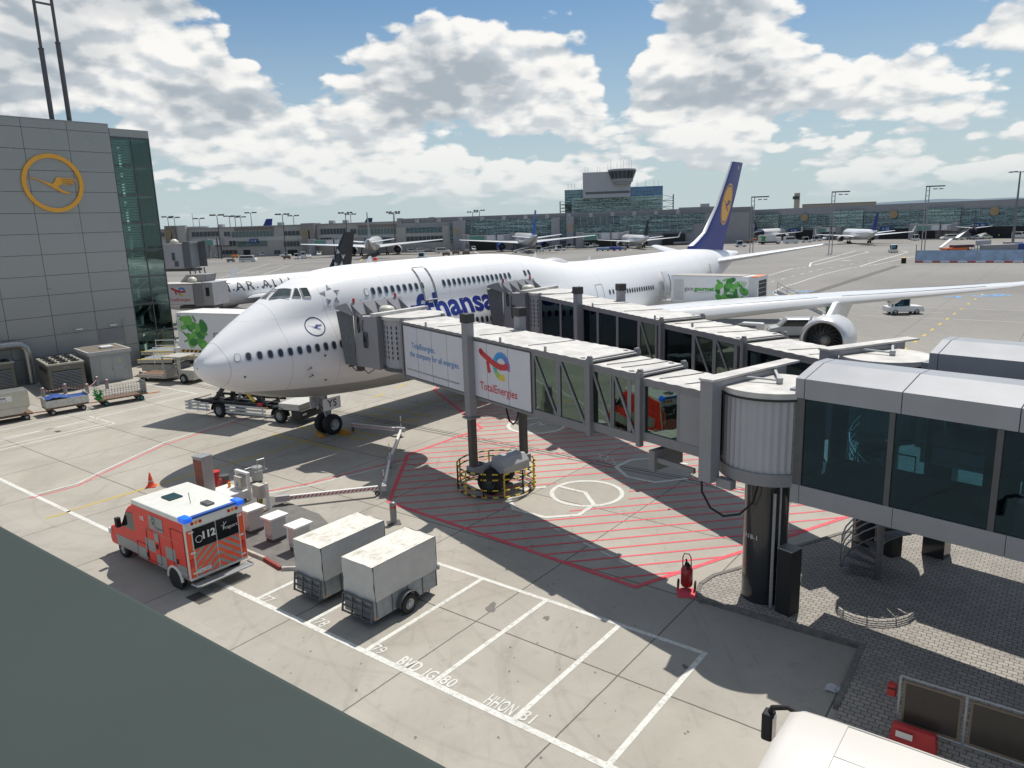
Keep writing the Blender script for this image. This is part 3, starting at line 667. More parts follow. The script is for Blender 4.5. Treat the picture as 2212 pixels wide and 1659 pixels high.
# open doors standing off the fuselage
def opendoor(s):
    o=thing_part=MB(PLANEW); th0=th_at(s,5.0)
    pts=[FS(s,th_at(s,5.+i*.25),.42) for i in range(9)]
    rows=[[p+Vector((dx,-.0,0)) for dx in (-.5,-.4,.4,.5)] for p in pts]; rows2=[[p+Vector((dx,.16,0)) for dx in (-.5,-.4,.4,.5)] for p in pts]
    o.grid(rows); o.grid(rows2)
    for a,b in zip(rows,rows2): pass
    o.grid([[r[0] for r in rows],[r[0] for r in rows2]]); o.grid([[r[-1] for r in rows],[r[-1] for r in rows2]]); o.grid([rows[0],rows2[0]]); o.grid([rows[-1],rows2[-1]])
    d=o.build('open_door',jet,smooth=50)
    MB(DGREY).beam(pts[5]+Vector((0,.1,0)),FS(s+1.,th_at(s+1.,6.2)),.1).build('door_hinge',d)
    MB(WG).box(0,0,0,0,0,0) if 0 else None
    k=MB(BLKGL); k.grid([[FS(s+dx+1.05,th_at(s+dx+1.05,z),.015) for dx in (-.5,0,.5)] for z in [5.+.2*i for i in range(10)]]); k.build('doorway',jet,smooth=60)
opendoor(47.6); opendoor(60.2)
# satellite fairing on the roof, small blade antennas, probes
fm_=MB(M('fairing_grey',(.5,.5,.51),.4)); 
for i in range(1): fm_.grid([[FS(33.3+ (a:=-1.6+3.2*k/12), pi/2+(q:=(-.22+.44*j/8))*(1-abs(a/1.65)**2)**.5,.30*max(0,(1-(a/1.65)**2))*(1-abs(q/.23)**2)+.0) for j in range(9)] for k in range(13)])
fm_.build('satellite_fairing',jet,smooth=60)
for s in (12.,30.,38.5):
    an=MB(PLANEW); p=FS(s,pi/2); an.hexa([p+Vector((0,-.03,-.05)),p+Vector((.5,-.03,-.05)),p+Vector((.5,.03,-.05)),p+Vector((0,.03,-.05))],[p+Vector((.3,-.01,.4)),p+Vector((.5,-.01,.4)),p+Vector((.5,.01,.4)),p+Vector((.3,.01,.4))]); an.build('blade_antenna',jet)
for s,z in ((5.0,4.9),(5.15,4.45)): pb=MB(DGREY); p=FS(s,th_at(s,z)); pb.beam(p,p+Vector((-.05,-.16,0)),.05); pb.beam(p+Vector((-.05,-.16,0)),p+Vector((-.36,-.18,-.05)),.04); pb.build('air_data_probe',jet)
for s,z in ((5.9,5.45),(6.1,4.0),(1.6,4.9)): pb=MB(DGREY); p=FS(s,th_at(s,z),.01); pb.cyl(p-Vector((0,.0,0)),p+Vector((0,-.03,0)),.06,n=10); pb.build('drain_port',jet)
p=FS(12.8,pi/2); MB(REDG).lathe([(0,.16),(.1,.14),(.2,0.02)],p+Vector((0,0,.1)),(0,0,1),12).build('beacon_light',jet,smooth=60)
# lifting surfaces
def loft(mb,st,vert=False,n=12,sgn=-1):   # st: (span, xLE, xTE, z, thickness ratio)
    rows=[]
    for (y,a,b,z,t) in st:
        up=[];dn=[]
        for k in range(n+1):
            c=.5-.5*cos(pi*k/n); yt=5*t*(.2969*math.sqrt(c)-.126*c-.3516*c*c+.2843*c**3-.1036*c**4)*(b-a)
            cm=.015*(b-a)*(1-(2*c-1)**2) if not vert else 0
            up.append((c,yt+cm)); dn.append((c,-yt+cm))
        loop=up+dn[-2:0:-1]
        rows.append([Vector((a+c*(b-a),sgn*y,z+q)) if not vert else Vector((a+c*(b-a),q,y)) for c,q in loop])
    rows=[r+[r[0]] for r in rows]; mb.grid(rows); mb.poly(rows[-1][:-1]); return mb
WST=[(2.4,22.,43.5,3.35,.13),(6,27.8,44.6,3.85,.12),(10,31.9,46.3,4.45,.10),(12.5,34.1,47.2,4.75,.092),(20,40.6,50.,5.37,.085),(27,46.7,53.3,5.75,.075),(31.5,50.8,55.4,6.05,.07),(34.2,54.2,56.9,6.3,.06)]
WM=M('wing_paint',(.66,.68,.70),.33,var=.06,scale=.8,coat=.2)
for sg in (-1,1):
    wmb=MB(WM); loft(wmb,WST,sgn=sg); wo=wmb.build('wing',jet,smooth=45)
    sl_=MB(PLANEW)   # bright leading edge strip
    rows=[]
    for (y,a,b,z,t) in WST[1:]:
        c=b-a; rows.append([Vector((a+c*q[0],sg*y,z+c*q[1])) for q in ((.06,.05*t/.1+.004),(.02,.03*t/.1+.003),(-.003,.0),(.02,-.028*t/.1),(.06,-.04*t/.1))])
    sl_.grid(rows); sl_.build('leading_edge_slat',wo,smooth=50)
    fl=MB(M('panel_line',(.3,.31,.33),.5)); 
    for y0,y1 in ((6,12.4),(12.6,19.5),(21,30)):
        def at(y,c):
            for A,B in zip(WST,WST[1:]):
                if A[0]<=y<=B[0]:
                    t=(y-A[0])/(B[0]-A[0]); v=[A[k]*(1-t)+B[k]*t for k in range(5)]; th=v[4]
                    yt=5*th*(.2969*math.sqrt(c)-.126*c-.3516*c*c+.2843*c**3-.1036*c**4)*(v[2]-v[1])
                    return Vector((v[1]+c*(v[2]-v[1]),sg*y,v[3]+yt+.015*(v[2]-v[1])*(1-(2*c-1)**2)+.008))
        fl.tube([at(y0,.72),at((y0+y1)/2,.72),at(y1,.72)],.03,4); fl.tube([at(y0,.72),at(y0,.97)],.03,4); fl.tube([at(y0,.13),at((y0+y1)/2,.13),at(y1,.13)],.03,4)
    fl.build('flap_line',wo)
    for y in (8.5,15.5,23.5):
        q=at(y,.75); fr_=MB(WM); fr_.lathe([(-2.6,.05),(-2,.3),(-.8,.5),(.8,.48),(2.2,.25),(3.,.04)],q+Vector((.6,0,-.75)),(1,0,.05),12); fr_.build('flap_fairing',wo,smooth=60)
def engine(y,x,z,r=1.5,par=jet,L=1.):
    o=MB(M('nacelle_grey',(.60,.62,.63),.32,var=.05,scale=1.,coat=.3))
    o.lathe([(.0,r*.97),(.12,r*1.05),(.6,r*1.13),(1.6,r*1.17),(2.8,r*1.12),(4.1*L,r*.93)],(x,y,z),(1,0,0),40)
    e=o.build('engine_nacelle',par,smooth=50)
    MB(M('inlet_lip_metal',(.62,.62,.64),.32,metal=.7,var=.05)).lathe([(.5,r*.86),(.15,r*.86),(0,r*.9),(-.06,r*.965),(0,r*1.01),(.14,r*1.056)],(x-.01,y,z),(1,0,0),40).build('inlet_lip',e,smooth=70)
    MB(M('inlet_liner',(.13,.13,.135),.5)).lathe([(.45,r*.862),(1.3,r*.87),(1.35,.1)],(x,y,z),(1,0,0),32).build('inlet_duct',e,smooth=50)
    fb_=MB(M('fan_blade_metal',(.13,.14,.15),.3,metal=.5))
    for k in range(18):
        a=2*pi*k/18; rr=[]
        for q in range(6):
            t=q/5; rad_=r*(.24+.61*t); aa=a+.42*t*t; w_=.20*r*(.7+.55*sin(pi*min(1,t*.8+.1))); tw=.5+.6*t
            c=Vector((x+.95-.18*t,y+cos(aa)*rad_,z+sin(aa)*rad_)); tg=Vector((0,-sin(aa),cos(aa)))
            rr.append([c-tg*w_*cos(tw)*.5-Vector((w_*sin(tw)*.5,0,0)),c+tg*w_*cos(tw)*.5+Vector((w_*sin(tw)*.5,0,0))])
        fb_.grid(rr)
    fb_.build('fan',e)
    MB(M('spinner_grey',(.30,.29,.27),.4)).lathe([(0,.01),(.12,r*.1),(.3,r*.19),(.6,r*.25),(.8,r*.26)],(x+.2,y,z),(1,0,0),20).build('spinner',e,smooth=60)
    MB(DGREY).lathe([(3.4*L,r*.62),(4.6*L,r*.55),(5.4*L,r*.42),(5.4*L,r*.25),(6.3*L,.05)],(x,y,z),(1,0,0),24).build('exhaust_core',e,smooth=50)
    return e
for sg in (-1,1):
    for (y,x,z,wx,wz) in ((20.95,37.9,2.82,41.5,5.2),(11.7,28.8,2.55,33.4,4.35)):
        e=engine(sg*y,x,z,1.62)
        py=MB(PLANEW); n=8
        prof=[(x+.9,z+1.72),(x+1.6,z+2.0),(wx-.6,wz+.28),(wx+.4,wz+.30),(wx+4.6,wz-.25),(x+5.6,z+.7),(x+3.5,z+1.3)]
        py.T=Matrix.Translation((0,sg*y,0)); py.prism(prof,-.2,.2); py.build('engine_pylon',e,bev=.08)
        sk=MB(LGREY); sk.T=Matrix.Translation((x+.5,sg*y+1.25*(1 if sg<0 else -1),z+1.2)); sk.hexa([(0,-.02,0),(1.2,-.02,.1),(1.2,.02,.1),(0,.02,0)],[(.7,-.02,.55),(1.1,-.02,.6),(1.1,.02,.6),(.7,.02,.55)]); sk.build('nacelle_strake',e)
fin=MB(NAVY); FST=[(8.0,59.5,70.6,0,.09),(9.1,60.4,71.,0,.085),(9.6,62.,71.2,0,.085),(10.5,64.3,71.8,0,.085),(13.5,67.85,73.5,0,.085),(16,70.,75.,0,.085),(18.9,72.5,76.5,0,.08)]
loft(fin,[(a,b,c,d,t) for a,b,c,d,t in FST],vert=True); fo=fin.build('tail_fin',jet,smooth=45)
fle=MB(PLANEW); fle.grid([[Vector((b+(c-b)*q,s_*(c-b)*t*.5*w_,a)) for q,w_,s_ in ((.055,.72,-1),(.02,.45,-1),(-.004,0,1),(.02,.45,1),(.055,.72,1))] for a,b,c,d,t in FST[1:]]); fle.build('leading_edge_strip',fo,smooth=60)
cm=MB(LHY)
def finx(p,cx=70.95,cz=13.75,s=1.,off=.0): 
    x=cx+p.x*s*(.86)+(p.y*s)*.0; return x
def onfin(g,cx,cz,sx,sy,extra):
    v=[]
    for p in g[0]:
        zz=cz+p.y*sy; xx=cx+p.x*sx+(zz-cz)*.42
        for A,B in zip(FST,FST[1:]):
            if A[0]<=zz<=B[0]:
                t=(zz-A[0])/(B[0]-A[0]); a=A[1]*(1-t)+B[1]*t; b=A[2]*(1-t)+B[2]*t; tt=A[4]; c=min(1,max(0.001,(xx-a)/(b-a)))
                yt=5*tt*(.2969*math.sqrt(c)-.126*c-.3516*c*c+.2843*c**3-.1036*c**4)*(b-a); break
        else: yt=.2
        v.append(Vector((xx,-yt-extra,zz)))
    return v,g[1]
def gridded(r,n=40,m=8):
    v=[Vector((0,0,0))];f=[]
    for j in range(1,m+1):
        for i in range(n): a=2*pi*i/n; v.append(Vector((r*j/m*cos(a),r*j/m*sin(a),0)))
    for i in range(n): f.append((0,1+i,1+(i+1)%n))
    for j in range(1,m):
        for i in range(n): A=1+(j-1)*n; B=1+j*n; f.append((A+i,B+i,B+(i+1)%n,A+(i+1)%n))
    return v,f
cm.add(onfin(gridded(1.),71.,13.75,1.75,2.5,.015)); cm.use(NAVY).add(onfin(disc(.86,.92,48),71.,13.75,1.75,2.5,.025))
cg=tri(CRANE); cm.add(onfin(([Vector((p.x*.84,p.y*.84,0)) for p in cg[0]],cg[1]),71.,13.75,1.75,2.5,.035)); cm.build('crane_emblem',fo)
MB(WHITE).add(onfin(text('YS',.62,.01),74.6,18.2,1,1,.02)).build('registration_letters',fo)
for sg in (-1,1):
    loft(MB(WM),[(.6,62.6,71.5,7.0,.1),(1.8,64.4,71.7,7.1,.1),(11.2,73.2,76.1,8.6,.08)],sgn=sg).build('stabiliser',jet,smooth=45)
loft_ap=MB(CHROME).lathe([(0,.3),(.5,.2)],(74.9,0,7.55),(1,0,.1),16).build('exhaust_cone',jet,smooth=60)
# undercarriage
def wheel(mb_r,mb_h,c,ax,r=.62,w_=.45,n=28):
    c=Vector(c); ax=Vector(ax).normalized(); mb_r.lathe([(-w_/2,r*.55),(-w_/2,r*.82),(-w_*.38,r*.96),(-w_*.2,r),(w_*.2,r),(w_*.38,r*.96),(w_/2,r*.82),(w_/2,r*.55)],c,ax,n)
    for s_ in (-1,1): mb_h.lathe([(s_*w_*.42,r*.56),(s_*w_*.30,r*.48),(s_*w_*.26,r*.3),(s_*w_*.48,r*.24),(s_*w_*.5,.01)],c,ax,n)
ng=MB(ZINC); gx=8.02
ng.cyl((gx,0,.62),(gx-.1,0,2.9),.13); ng.cyl((gx,0,1.1),(gx-.05,0,1.9),.19); ng.cyl((gx,-.5,.62),(gx,.5,.62),.09); ng.beam((gx+.05,-.28,2.6),(gx-1.,-.28,1.2),.07) if 0 else None
for s_ in (-1,1): ng.beam((gx-.1,s_*.12,1.2),(gx-.75,s_*.35,2.4),.07); ng.beam((gx+.15,s_*.1,1.0),(gx+.2,s_*.1,1.75),.06); ng.tube([(gx-.15,s_*.2,1.5),(gx-.3,s_*.35,1.6),(gx-.25,s_*.3,2.1)],.03,6)
ng.box(gx-.3,gx+.2,-.25,.25,1.85,2.15); ng.cyl((gx-.28,-.35,1.7),(gx-.45,-.35,1.7),.13); ng.cyl((gx-.28,.35,1.7),(gx-.45,.35,1.7),.13)
no=ng.build('nose_gear',jet)
for y in (-.42,.42):
    a,b=MB(BLACK),MB(M('wheel_hub_grey',(.42,.43,.44),.4,metal=.3)); wheel(a,b,(gx,y,.63),(0,1,0),.63,.46); w_=a.build('wheel',jet,smooth=40); b.build('hub',w_,smooth=40)
gd=MB(PLANEW).box(gx-.75,gx+.55,-.66,-.61,1.62,2.35); go_=gd.build('gear_door',jet); MB(PLANEW).box(gx-.75,gx+.55,.61,.66,1.62,2.35).build('gear_door',jet)
MB(DKTXT).add(text('YS',.62,.012,1.1),frame((gx-.1,-.668,2.0),(1,0,0),(0,0,1))).build('registration_letters',go_)
for (x,y) in ((36.5,5.5),(36.5,-5.5),(40.,1.9),(40.,-1.9)):
    g_=MB(ZINC).cyl((x,y,.6),(x,y,3.4),.2).beam((x-.75,y,.62),(x+.75,y,.62),.2); g_.build('main_gear',jet)
    for dx in (-.75,.75):
        for dy in (-.55,.55):
            a,b=MB(BLACK),MB(GREY); wheel(a,b,(x+dx,y+dy,.62),(0,1,0),.62,.48,18); q=a.build('wheel',jet,smooth=40); b.build('hub',q)
MB(PP_).lathe([(-12,.1),(-9,2.2),(-4,3.1),(4,3.1),(9,2.4),(12,.2)],(34.5,0,4.95),(1,0,0),40).build('belly_fairing',jet,smooth=60)
# ================= passenger boarding bridges
ROOFW=M('bridge_roof_white',(.62,.60,.565),.55,var=.3,scale=1.3)
FRM=M('bridge_frame_grey',(.235,.235,.245),.45,var=.1); PNL=M('bridge_panel_grey',(.28,.28,.295),.45,var=.08,scale=1.)
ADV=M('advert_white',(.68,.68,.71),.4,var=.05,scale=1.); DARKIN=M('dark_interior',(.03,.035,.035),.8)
FLR=M('bridge_floor',(.06,.09,.085),.8)
POSTD=M('dark_post',(.085,.075,.07),.4,var=.3)
def corr(mb,x0,x1,y0,y1,z0,z1,n,amp=.03,z_=None):   # corrugated roof sheet running along y
    rows=[[],[]]; m=n*4
    for i in range(m+1):
        t=i/m; x=x0+(x1-x0)*t; z=z0+(z1-z0)*t+(amp if i%4 in(1,2) else 0); rows[0].append((x,y0,z)); rows[1].append((x,y1,z))
    mb.grid(rows)
def bridge(root_name,label,A,B,near,secs,floor,top,glass,rotz,logo=True,cage=True,door=None,drive_t=14.2):
    A=Vector((*A,0));B=Vector((*B,0)); a=(B-A).normalized(); L=(B-A).length; rz=math.atan2(a.y,a.x)
    rt=thing('boarding_bridge',label,'passenger bridge',A,rz,'passenger boarding bridges')
    zb=lambda t: floor[0]+(floor[1]-floor[0])*t/L; zt=lambda t: top[0]+(top[1]-top[0])*t/L
    def seg(mb,t0,t1,y0,y1,dz0,dz1,fromtop=False):  # slanted box; dz relative to bottom or top line
        f=zt if fromtop else zb
        mb.hexa([(t0,y0,f(t0)+dz0),(t1,y0,f(t1)+dz0),(t1,y1,f(t1)+dz0),(t0,y1,f(t0)+dz0)],[(t0,y0,f(t0)+dz1),(t1,y0,f(t1)+dz1),(t1,y1,f(t1)+dz1),(t0,y1,f(t0)+dz1)])
    for si,(t0,t1,hw,dz,kinds) in enumerate(secs):   # dz: how much smaller than the outer section
        for s_ in (-1,1):
            fr=MB(FRM); y=s_*hw; seg(fr,t0,t1,y-.07,y+.07,dz-.12,dz+.20); sec=fr.build('lower_beam',rt); fr=MB(FRM); seg(fr,t0,t1,y-.07,y+.07,-.26-dz,-.10-dz,True); fr.build('upper_beam',rt)
        sl=MB(M('tunnel_underside',(.16,.16,.165),.7)); seg(sl,t0,t1,-hw+.075,hw-.075,dz-.05,dz+.12); sl.build('tunnel_floor',sec)
        rf=MB(ROOFW); n=max(2,int((t1-t0)/.55)); y_=hw+.10
        corr(rf,t0-.12,t1+.12,-y_,y_,zt(t0)-dz,zt(t1)-dz,n,.014); rf.use(FRM); seg(rf,t0-.12,t1+.12,-y_,-y_+.05,-dz-.1,-dz-.003,True); seg(rf,t0-.12,t1+.12,y_-.05,y_,-dz-.1,-dz-.003,True); seg(rf,t0-.12,t1+.12,-y_+.06,y_-.06,-dz-.06,-dz-.01,True)
        rfo=rf.build('tunnel_roof',rt)
        for tq in ([t0+.9,t0+2.0] if si==2 else [t0+(t1-t0)*k/4 for k in (1,2,3)]): MB(DGREY).tube([(tq,-hw,zt(tq)-dz+.03),(tq+.12,-.2,zt(tq)-dz+.03),(tq+.4,hw*.8,zt(tq)-dz+.03)],.014,5).build('roof_seal',rfo)
        for (u0,u1,kind) in kinds:
            for s_ in (-1,1):
                y=s_*hw; k_=kind if s_>0 else ('glass' if kind in('glass','truss') else 'wall')
                zlo=lambda t: zb(t)+dz+.2; zhi=lambda t: zt(t)-dz-.26
                y0,y1=(y-.03,y+.03)
                if k_ in('wall','advert'):
                    m_=PNL if k_=='wall' else ADV; y0,y1=(y-.02,y+.09)if s_>0 else (y-.09,y+.02)
                    if k_=='wall': y0,y1=y-.03,y+.05
                    o=MB(m_); top_=-.26-dz if k_=='wall' else -.16-dz; lo_=.2+dz if k_=='wall' else .02+dz
                    o.hexa([(u0,y0,zb(u0)+lo_),(u1,y0,zb(u1)+lo_),(u1,y1,zb(u1)+lo_),(u0,y1,zb(u0)+lo_)],[(u0,y0,zt(u0)+top_),(u1,y0,zt(u1)+top_),(u1,y1,zt(u1)+top_),(u0,y1,zt(u0)+top_)])
                    ob=o.build('advert_panel' if k_=='advert' else 'wall_panel',rt)
                    if k_=='advert':
                        n=max(2,round((u1-u0)/1.35))
                        for i in range(1,n): t=u0+(u1-u0)*i/n; MB(DGREY).box(t-.008,t+.008,y1,y1+.004,zb(t)+lo_,zt(t)+top_).build('panel_seam',ob)
                        em=MB(DGREY); 
                        for (p,q) in (((u0,zb(u0)+lo_),(u1,zb(u1)+lo_)),((u0,zt(u0)+top_),(u1,zt(u1)+top_)),((u0,zb(u0)+lo_),(u0,zt(u0)+top_)),((u1,zb(u1)+lo_),(u1,zt(u1)+top_))): em.beam((p[0],y1,p[1]),(q[0],y1,q[1]),.04,.04,(0,1,0))
                        em.build('panel_border',ob)
                        kids.append((ob,u0,u1,y1+.006))
                else:
                    g_=MB(GL if k_!='dark' else GLD); g_.hexa([(u0,y-.012,zlo(u0)),(u1,y-.012,zlo(u1)),(u1,y+.012,zlo(u1)),(u0,y+.012,zlo(u0))],[(u0,y-.012,zhi(u0)),(u1,y-.012,zhi(u1)),(u1,y+.012,zhi(u1)),(u0,y+.012,zhi(u0))]); g_.build('glass_pane',rt)
                    for u in (u0,u1): b_=MB(FRM); b_.beam((u,y,zlo(u)),(u,y,zhi(u)),.11,.12); b_.build('window_post',rt)
                    if k_=='truss' or kind=='truss': MB(FRM).beam((u1-.08,y+.02*s_,zhi(u1)),(u0+.08,y+.02*s_,zlo(u0)),.085,.09).build('diagonal_brace',rt)
            if kind=='advert':
                ob,u0_,u1_,yy=kids[-1]; L0=u1_-u0_; cx=(u0_+u1_)/2; cz=(zb(cx)+zt(cx))/2
                # local x on the near side reads from the aircraft end towards the rotunda
                tilt=Vector((-1,0,-(zt(1)-zt(0)+zb(1)-zb(0))/2))
                if len(adv)==0 and logo:
                    adv.append(1); tm=MB(TEBL); 
                    tm.add(text('TotalEnergies,',.40,.004),frame((cx+.85,yy,cz+.28),tilt,(0,0,1))); tm.add(text('the company for all energies.',.40,.004),frame((cx-.12,yy,cz-.18),tilt,(0,0,1)))
                    tm.use(DKTXT).add(text('Discover the elements of our transformation on totalenergies.com/energy-is-reinventing-itself',.13),frame((cx+.1,yy,cz-1.0),tilt,(0,0,1))); tm.build('slogan_lettering',ob)
                elif logo:
                    lm=MB(TERD); te_logo(lm,frame((cx+.12,yy,cz+.30),tilt,(0,0,1)),1.12); lm.use(TERD).add(text('TotalEnergies',.50,.006),frame((cx,yy,cz-.78),tilt,(0,0,1))); lm.build('energy_emblem',ob)
        # end portals with roof lugs
        for (t,) in ((t0,),(t1,)):
            p=MB(FRM); zz0=zb(t)+dz-.2; zz1=zt(t)-dz+.02
            for s_ in (-1,1): p.box(t-.09,t+.09,s_*(hw+.02)-.1,s_*(hw+.02)+.1,zz0,zz1+.06)
            p.box(t-.05,t+.05,-hw+.05,hw-.05,zz1+.0,zz1+.035); 
            for s_ in (-1,1): p.box(t-.10,t+.10,s_*hw-.05,s_*hw+.05,zz1+.05,zz1+.13); p.cyl((t-.0,s_*hw-.08,zz1+.11),(t,s_*hw+.08,zz1+.11),.045,n=8)
            p.build('portal_frame',rt)
    # cable lugs along the roof edge
    for t in (18.2,12.0,9.0):
        if t<secs[0][1]: MB(ZINC).box(t-.05,t+.05,1.24,1.30,zt(t)+.0,zt(t)+.2).build('roof_lug',rt)
    before=[o for o in bpy.data.objects if o.parent==rt]
    for o in before: o.location.y+=.38
    # fixed rotunda on its column
    z0,z1=floor[0]-.25,top[0]+.0; r=1.42
    ro=MB(LGREY); n=84; 
    prof=[(r+(.03 if i%2 else 0)) for i in range(n)]
    rows=[[(cos(2*pi*i/n)*prof[i%n],sin(2*pi*i/n)*prof[i%n],z) for i in range(n+1)] for z in (z0+.35,z1-.15)]; ro.grid(rows)
    rb=ro.build('rotunda',rt)
    MB(FRM).cyl((0,0,z0),(0,0,z0+.38),r+.09,n=48).build('rotunda_base_ring',rb,smooth=40)
    MB(ROOFW).cyl((0,0,z1-.15),(0,0,z1+.02),r+.10,n=48).build('rotunda_roof',rb,smooth=40)
    MB(M('black_gasket',(.03,.03,.03),.7)).cyl((0,0,z1-.22),(0,0,z1-.152),r+.115,n=48).build('rotunda_gasket',rb,smooth=40)
    co=MB(M('column_black',(.022,.025,.03),.25,var=.1,coat=.5)); co.lathe([(0,.68),(z0-.35,.68),(z0-.3,.80),(z0,.80)],(0,0,0),(0,0,1),40,True); cc_=co.build('column',rt,smooth=40)
    po=MB(PNL); po.box(.75,1.22,1.45,1.9,z0-.18,z1+.22).box(.75,1.22,-1.9,-1.45,z0-.18,z1+.22).box(.75,1.22,-1.45,1.45,z1+.03,z1+.2); po.build('rotunda_portal',rt,bev=.015)
    MB(ROOFW).box(.72,1.25,-2.6,1.93,z1+.22,z1+.29).build('portal_cap',rt)
    st=MB(ZINC); st.beam((.8,.35,z1+.16),(-.2,-.1,z1+.12),.08,.05); st.beam((.8,-1.3,z1+.16),(-.2,-.1,z1+.12),.08,.05); st.cyl((-.2,-.1,z1+.03),(-.2,-.1,z1+.2),.1,n=10); st.build('roof_strut',rt)
    cb=MB(BLACK); cb.tube([(1.25,1.7,z0-.05),(1.2,1.72,z0-.6),(.95,1.6,z0-1.1),(.55,1.45,z0-1.3),(.1,1.25,z0-1.15),(-.25,1.1,z0-.7),(-.35,1.0,z0-.1)],.035,6); cb.build('hanging_cable',rt,smooth=60)
    MB(PNL).box(.2,.75,1.35,1.62,z0-.32,z0-.03).build('junction_box',rt,bev=.01)
    bx=MB(BLACK); bx.box(-1.35,-.85,.05,.6,.12,2.25); bx.build('control_cabinet',rt,bev=.02)
    MB(ZINC).tube([(-.82,.5,.2),(-.82,.5,z0)],.03,6).tube([(-.7,.62,.2),(-.7,.62,z0-.4)],.05,6).build('conduit',rt)
    MB(ZINC).box(-1.34,-.84,.06,.59,2.25,2.28).build('cabinet_lid',rt)
    if logo:
        tg=text('A18-1',.22); aw=math.atan2(-.50,-.86)-rz; MB(WHITE).add(([Vector((.69*cos(aw+p.x/.69),.69*sin(aw+p.x/.69),2.35+p.y)) for p in tg[0]],tg[1])).build('gate_number',cc_)
    # elevating posts, axle, wheels
    mark=set(o.name for o in bpy.data.objects if o.parent==rt); t=drive_t
    for s_ in (-1,1):
        MB(PNL).box(t-.21,t+.21,s_*1.46-.2,s_*1.46+.2,zb(t)-.95,zt(t)+.62).build('lift_post',rt,bev=.02)
        MB(M('post_cap_black',(.03,.03,.032),.5)).box(t-.24,t+.24,s_*1.46-.24,s_*1.46+.24,zt(t)+.62,zt(t)+1.02).build('post_cap',rt,bev=.01)
        MB(POSTD).box(t-.15,t+.15,s_*1.46-.15,s_*1.46+.15,1.35,zb(t)-.94).build('inner_post',rt)
        MB(FRM).box(t-.3,t+.3,s_*1.46-.3,s_*1.46+.3,zb(t)-1.02,zb(t)-.94).build('post_collar',rt)
    w0=MB(PNL); w0.box(t-.27,t+.27,-1.7,-.75,1.02,1.42).box(t-.27,t+.27,.75,1.7,1.02,1.42).box(t-.2,t+.2,-.75,.75,1.06,1.36); ax=w0.build('drive_axle',rt,bev=.03)
    # motor housing, faceted
    mh=MB(M('motor_housing',(.45,.45,.46),.35,var=.08,coat=.3)); mh.T=Matrix.Translation((t-.05,-.15,0))@Matrix.Rotation(R(8),4,'Z'); mh.hexa([(-.95,-.85,1.0),(-.05,-.85,1.0),(-.05,.8,1.0),(-.95,.8,1.0)],[(-.95,-.85,1.38),(-.05,-.85,1.38),(-.05,.8,1.38),(-.95,.8,1.38)]); mh.hexa([(-.95,-.85,1.382),(-.05,-.85,1.382),(-.05,.8,1.382),(-.95,.8,1.382)],[(-.7,-.8,1.72),(-.05,-.8,1.72),(-.05,.75,1.72),(-.7,.75,1.72)]); mh.build('motor_housing',ax,bev=.02)
    MB(DGREY).tube([(t+.1+.25*cos(k/10*2*pi),1.2+.25*sin(k/10*2*pi),1.46) for k in range(10)],.035,6,closed=True).build('cable_coil',ax)
    for s_ in (-1,1):
        for q in (0,):
            m1,m2=MB(BLACK),MB(DGREY); wheel(m1,m2,(t+.12+s_*-.42,s_*.62+.1,.62),(-.62,1,0),.62,.66,30); wo_=m1.build('drive_wheel',rt,smooth=40); m2.build('hub',wo_)
    if cage:
        yb=MB(YEL,BLACK); rc=1.86
        for zz in (.12,.45,.95,1.22): 
            n=44
            for i in range(n):
                yb.use(YEL if i%2 else BLACK); a0=2*pi*i/n; a1=2*pi*(i+1)/n
                yb.tube([(t+.3+rc*cos(a0),rc*sin(a0),zz),(t+.3+rc*cos(a1),rc*sin(a1),zz)],.038,6,caps=False)
        for i in range(12): a0=2*pi*i/12+.1; yb.use(YEL if i%2 else BLACK); yb.tube([(t+.3+rc*cos(a0),rc*sin(a0),.1),(t+.3+rc*cos(a0),rc*sin(a0),1.24)],.04,6)
        for i in range(5): a0=R(60+i*18); 
        yb.build('wheel_guard_cage',rt)
    # low loop of hose
    MB(BLACK).tube([(t-1.1,.3,zb(t)-.0),(t-1.2,.35,zb(t)-.6),(t-1.45,.4,zb(t)-1.05),(t-1.8,.45,zb(t)-1.15),(t-2.15,.5,zb(t)-.9),(t-2.3,.5,zb(t)-.4),(t-2.32,.5,zb(t))],.04,6).build('hanging_hose',rt,smooth=60)
    # service stair stub under the tunnel
    tb=MB(FRM); tb.box(3.3,3.55,-.2,1.25,zb(3)-.75,zb(3)-.05).box(1.7,3.3,1.05,1.15,zb(2)-.45,zb(2)-.28); tb.build('underframe',rt)
    for o in bpy.data.objects:
        if o.parent==rt and o.name not in mark: o.location.y+=.38
    # ---- cab
    RI=(Matrix.Translation(A)@Matrix.Rotation(rz,4,'Z')).inverted()
    X=-PN; Y=Vector((-X.y,X.x,0)); T=RI@frame(B,X,Y)
    f=floor[1]-.02; h=top[1]+.0
    c=MB(LGREY); n=60; a0,a1=0,2*pi
    slots=MB(DARKIN); c.T=slots.T=T
    rr=1.62; pr=[(rr+(.03 if i%2 else 0)) for i in range(n+1)]
    c.grid([[(cos(2*pi*i/n)*pr[i%n],sin(2*pi*i/n)*pr[i%n],z) for i in range(n+1)] for z in (f+.1,h-.12)]); cr=c.build('cab_rotunda',rt)
    for i in range(0,n,2):
        a_=2*pi*(i+.5+.5)/n
        for k in range(7):
            q=rr+.034; zc_=f+.62+k*.27; w_=.045
            d_=Vector((cos(a_),sin(a_),0)); tv=Vector((-sin(a_),cos(a_),0)); p=d_*q
            slots.poly([p-tv*w_+Vector((0,0,zc_)),p+tv*w_+Vector((0,0,zc_)),p+tv*w_+Vector((0,0,zc_+.17)),p-tv*w_+Vector((0,0,zc_+.17))])
    so_=slots.build('vent_slots',cr)
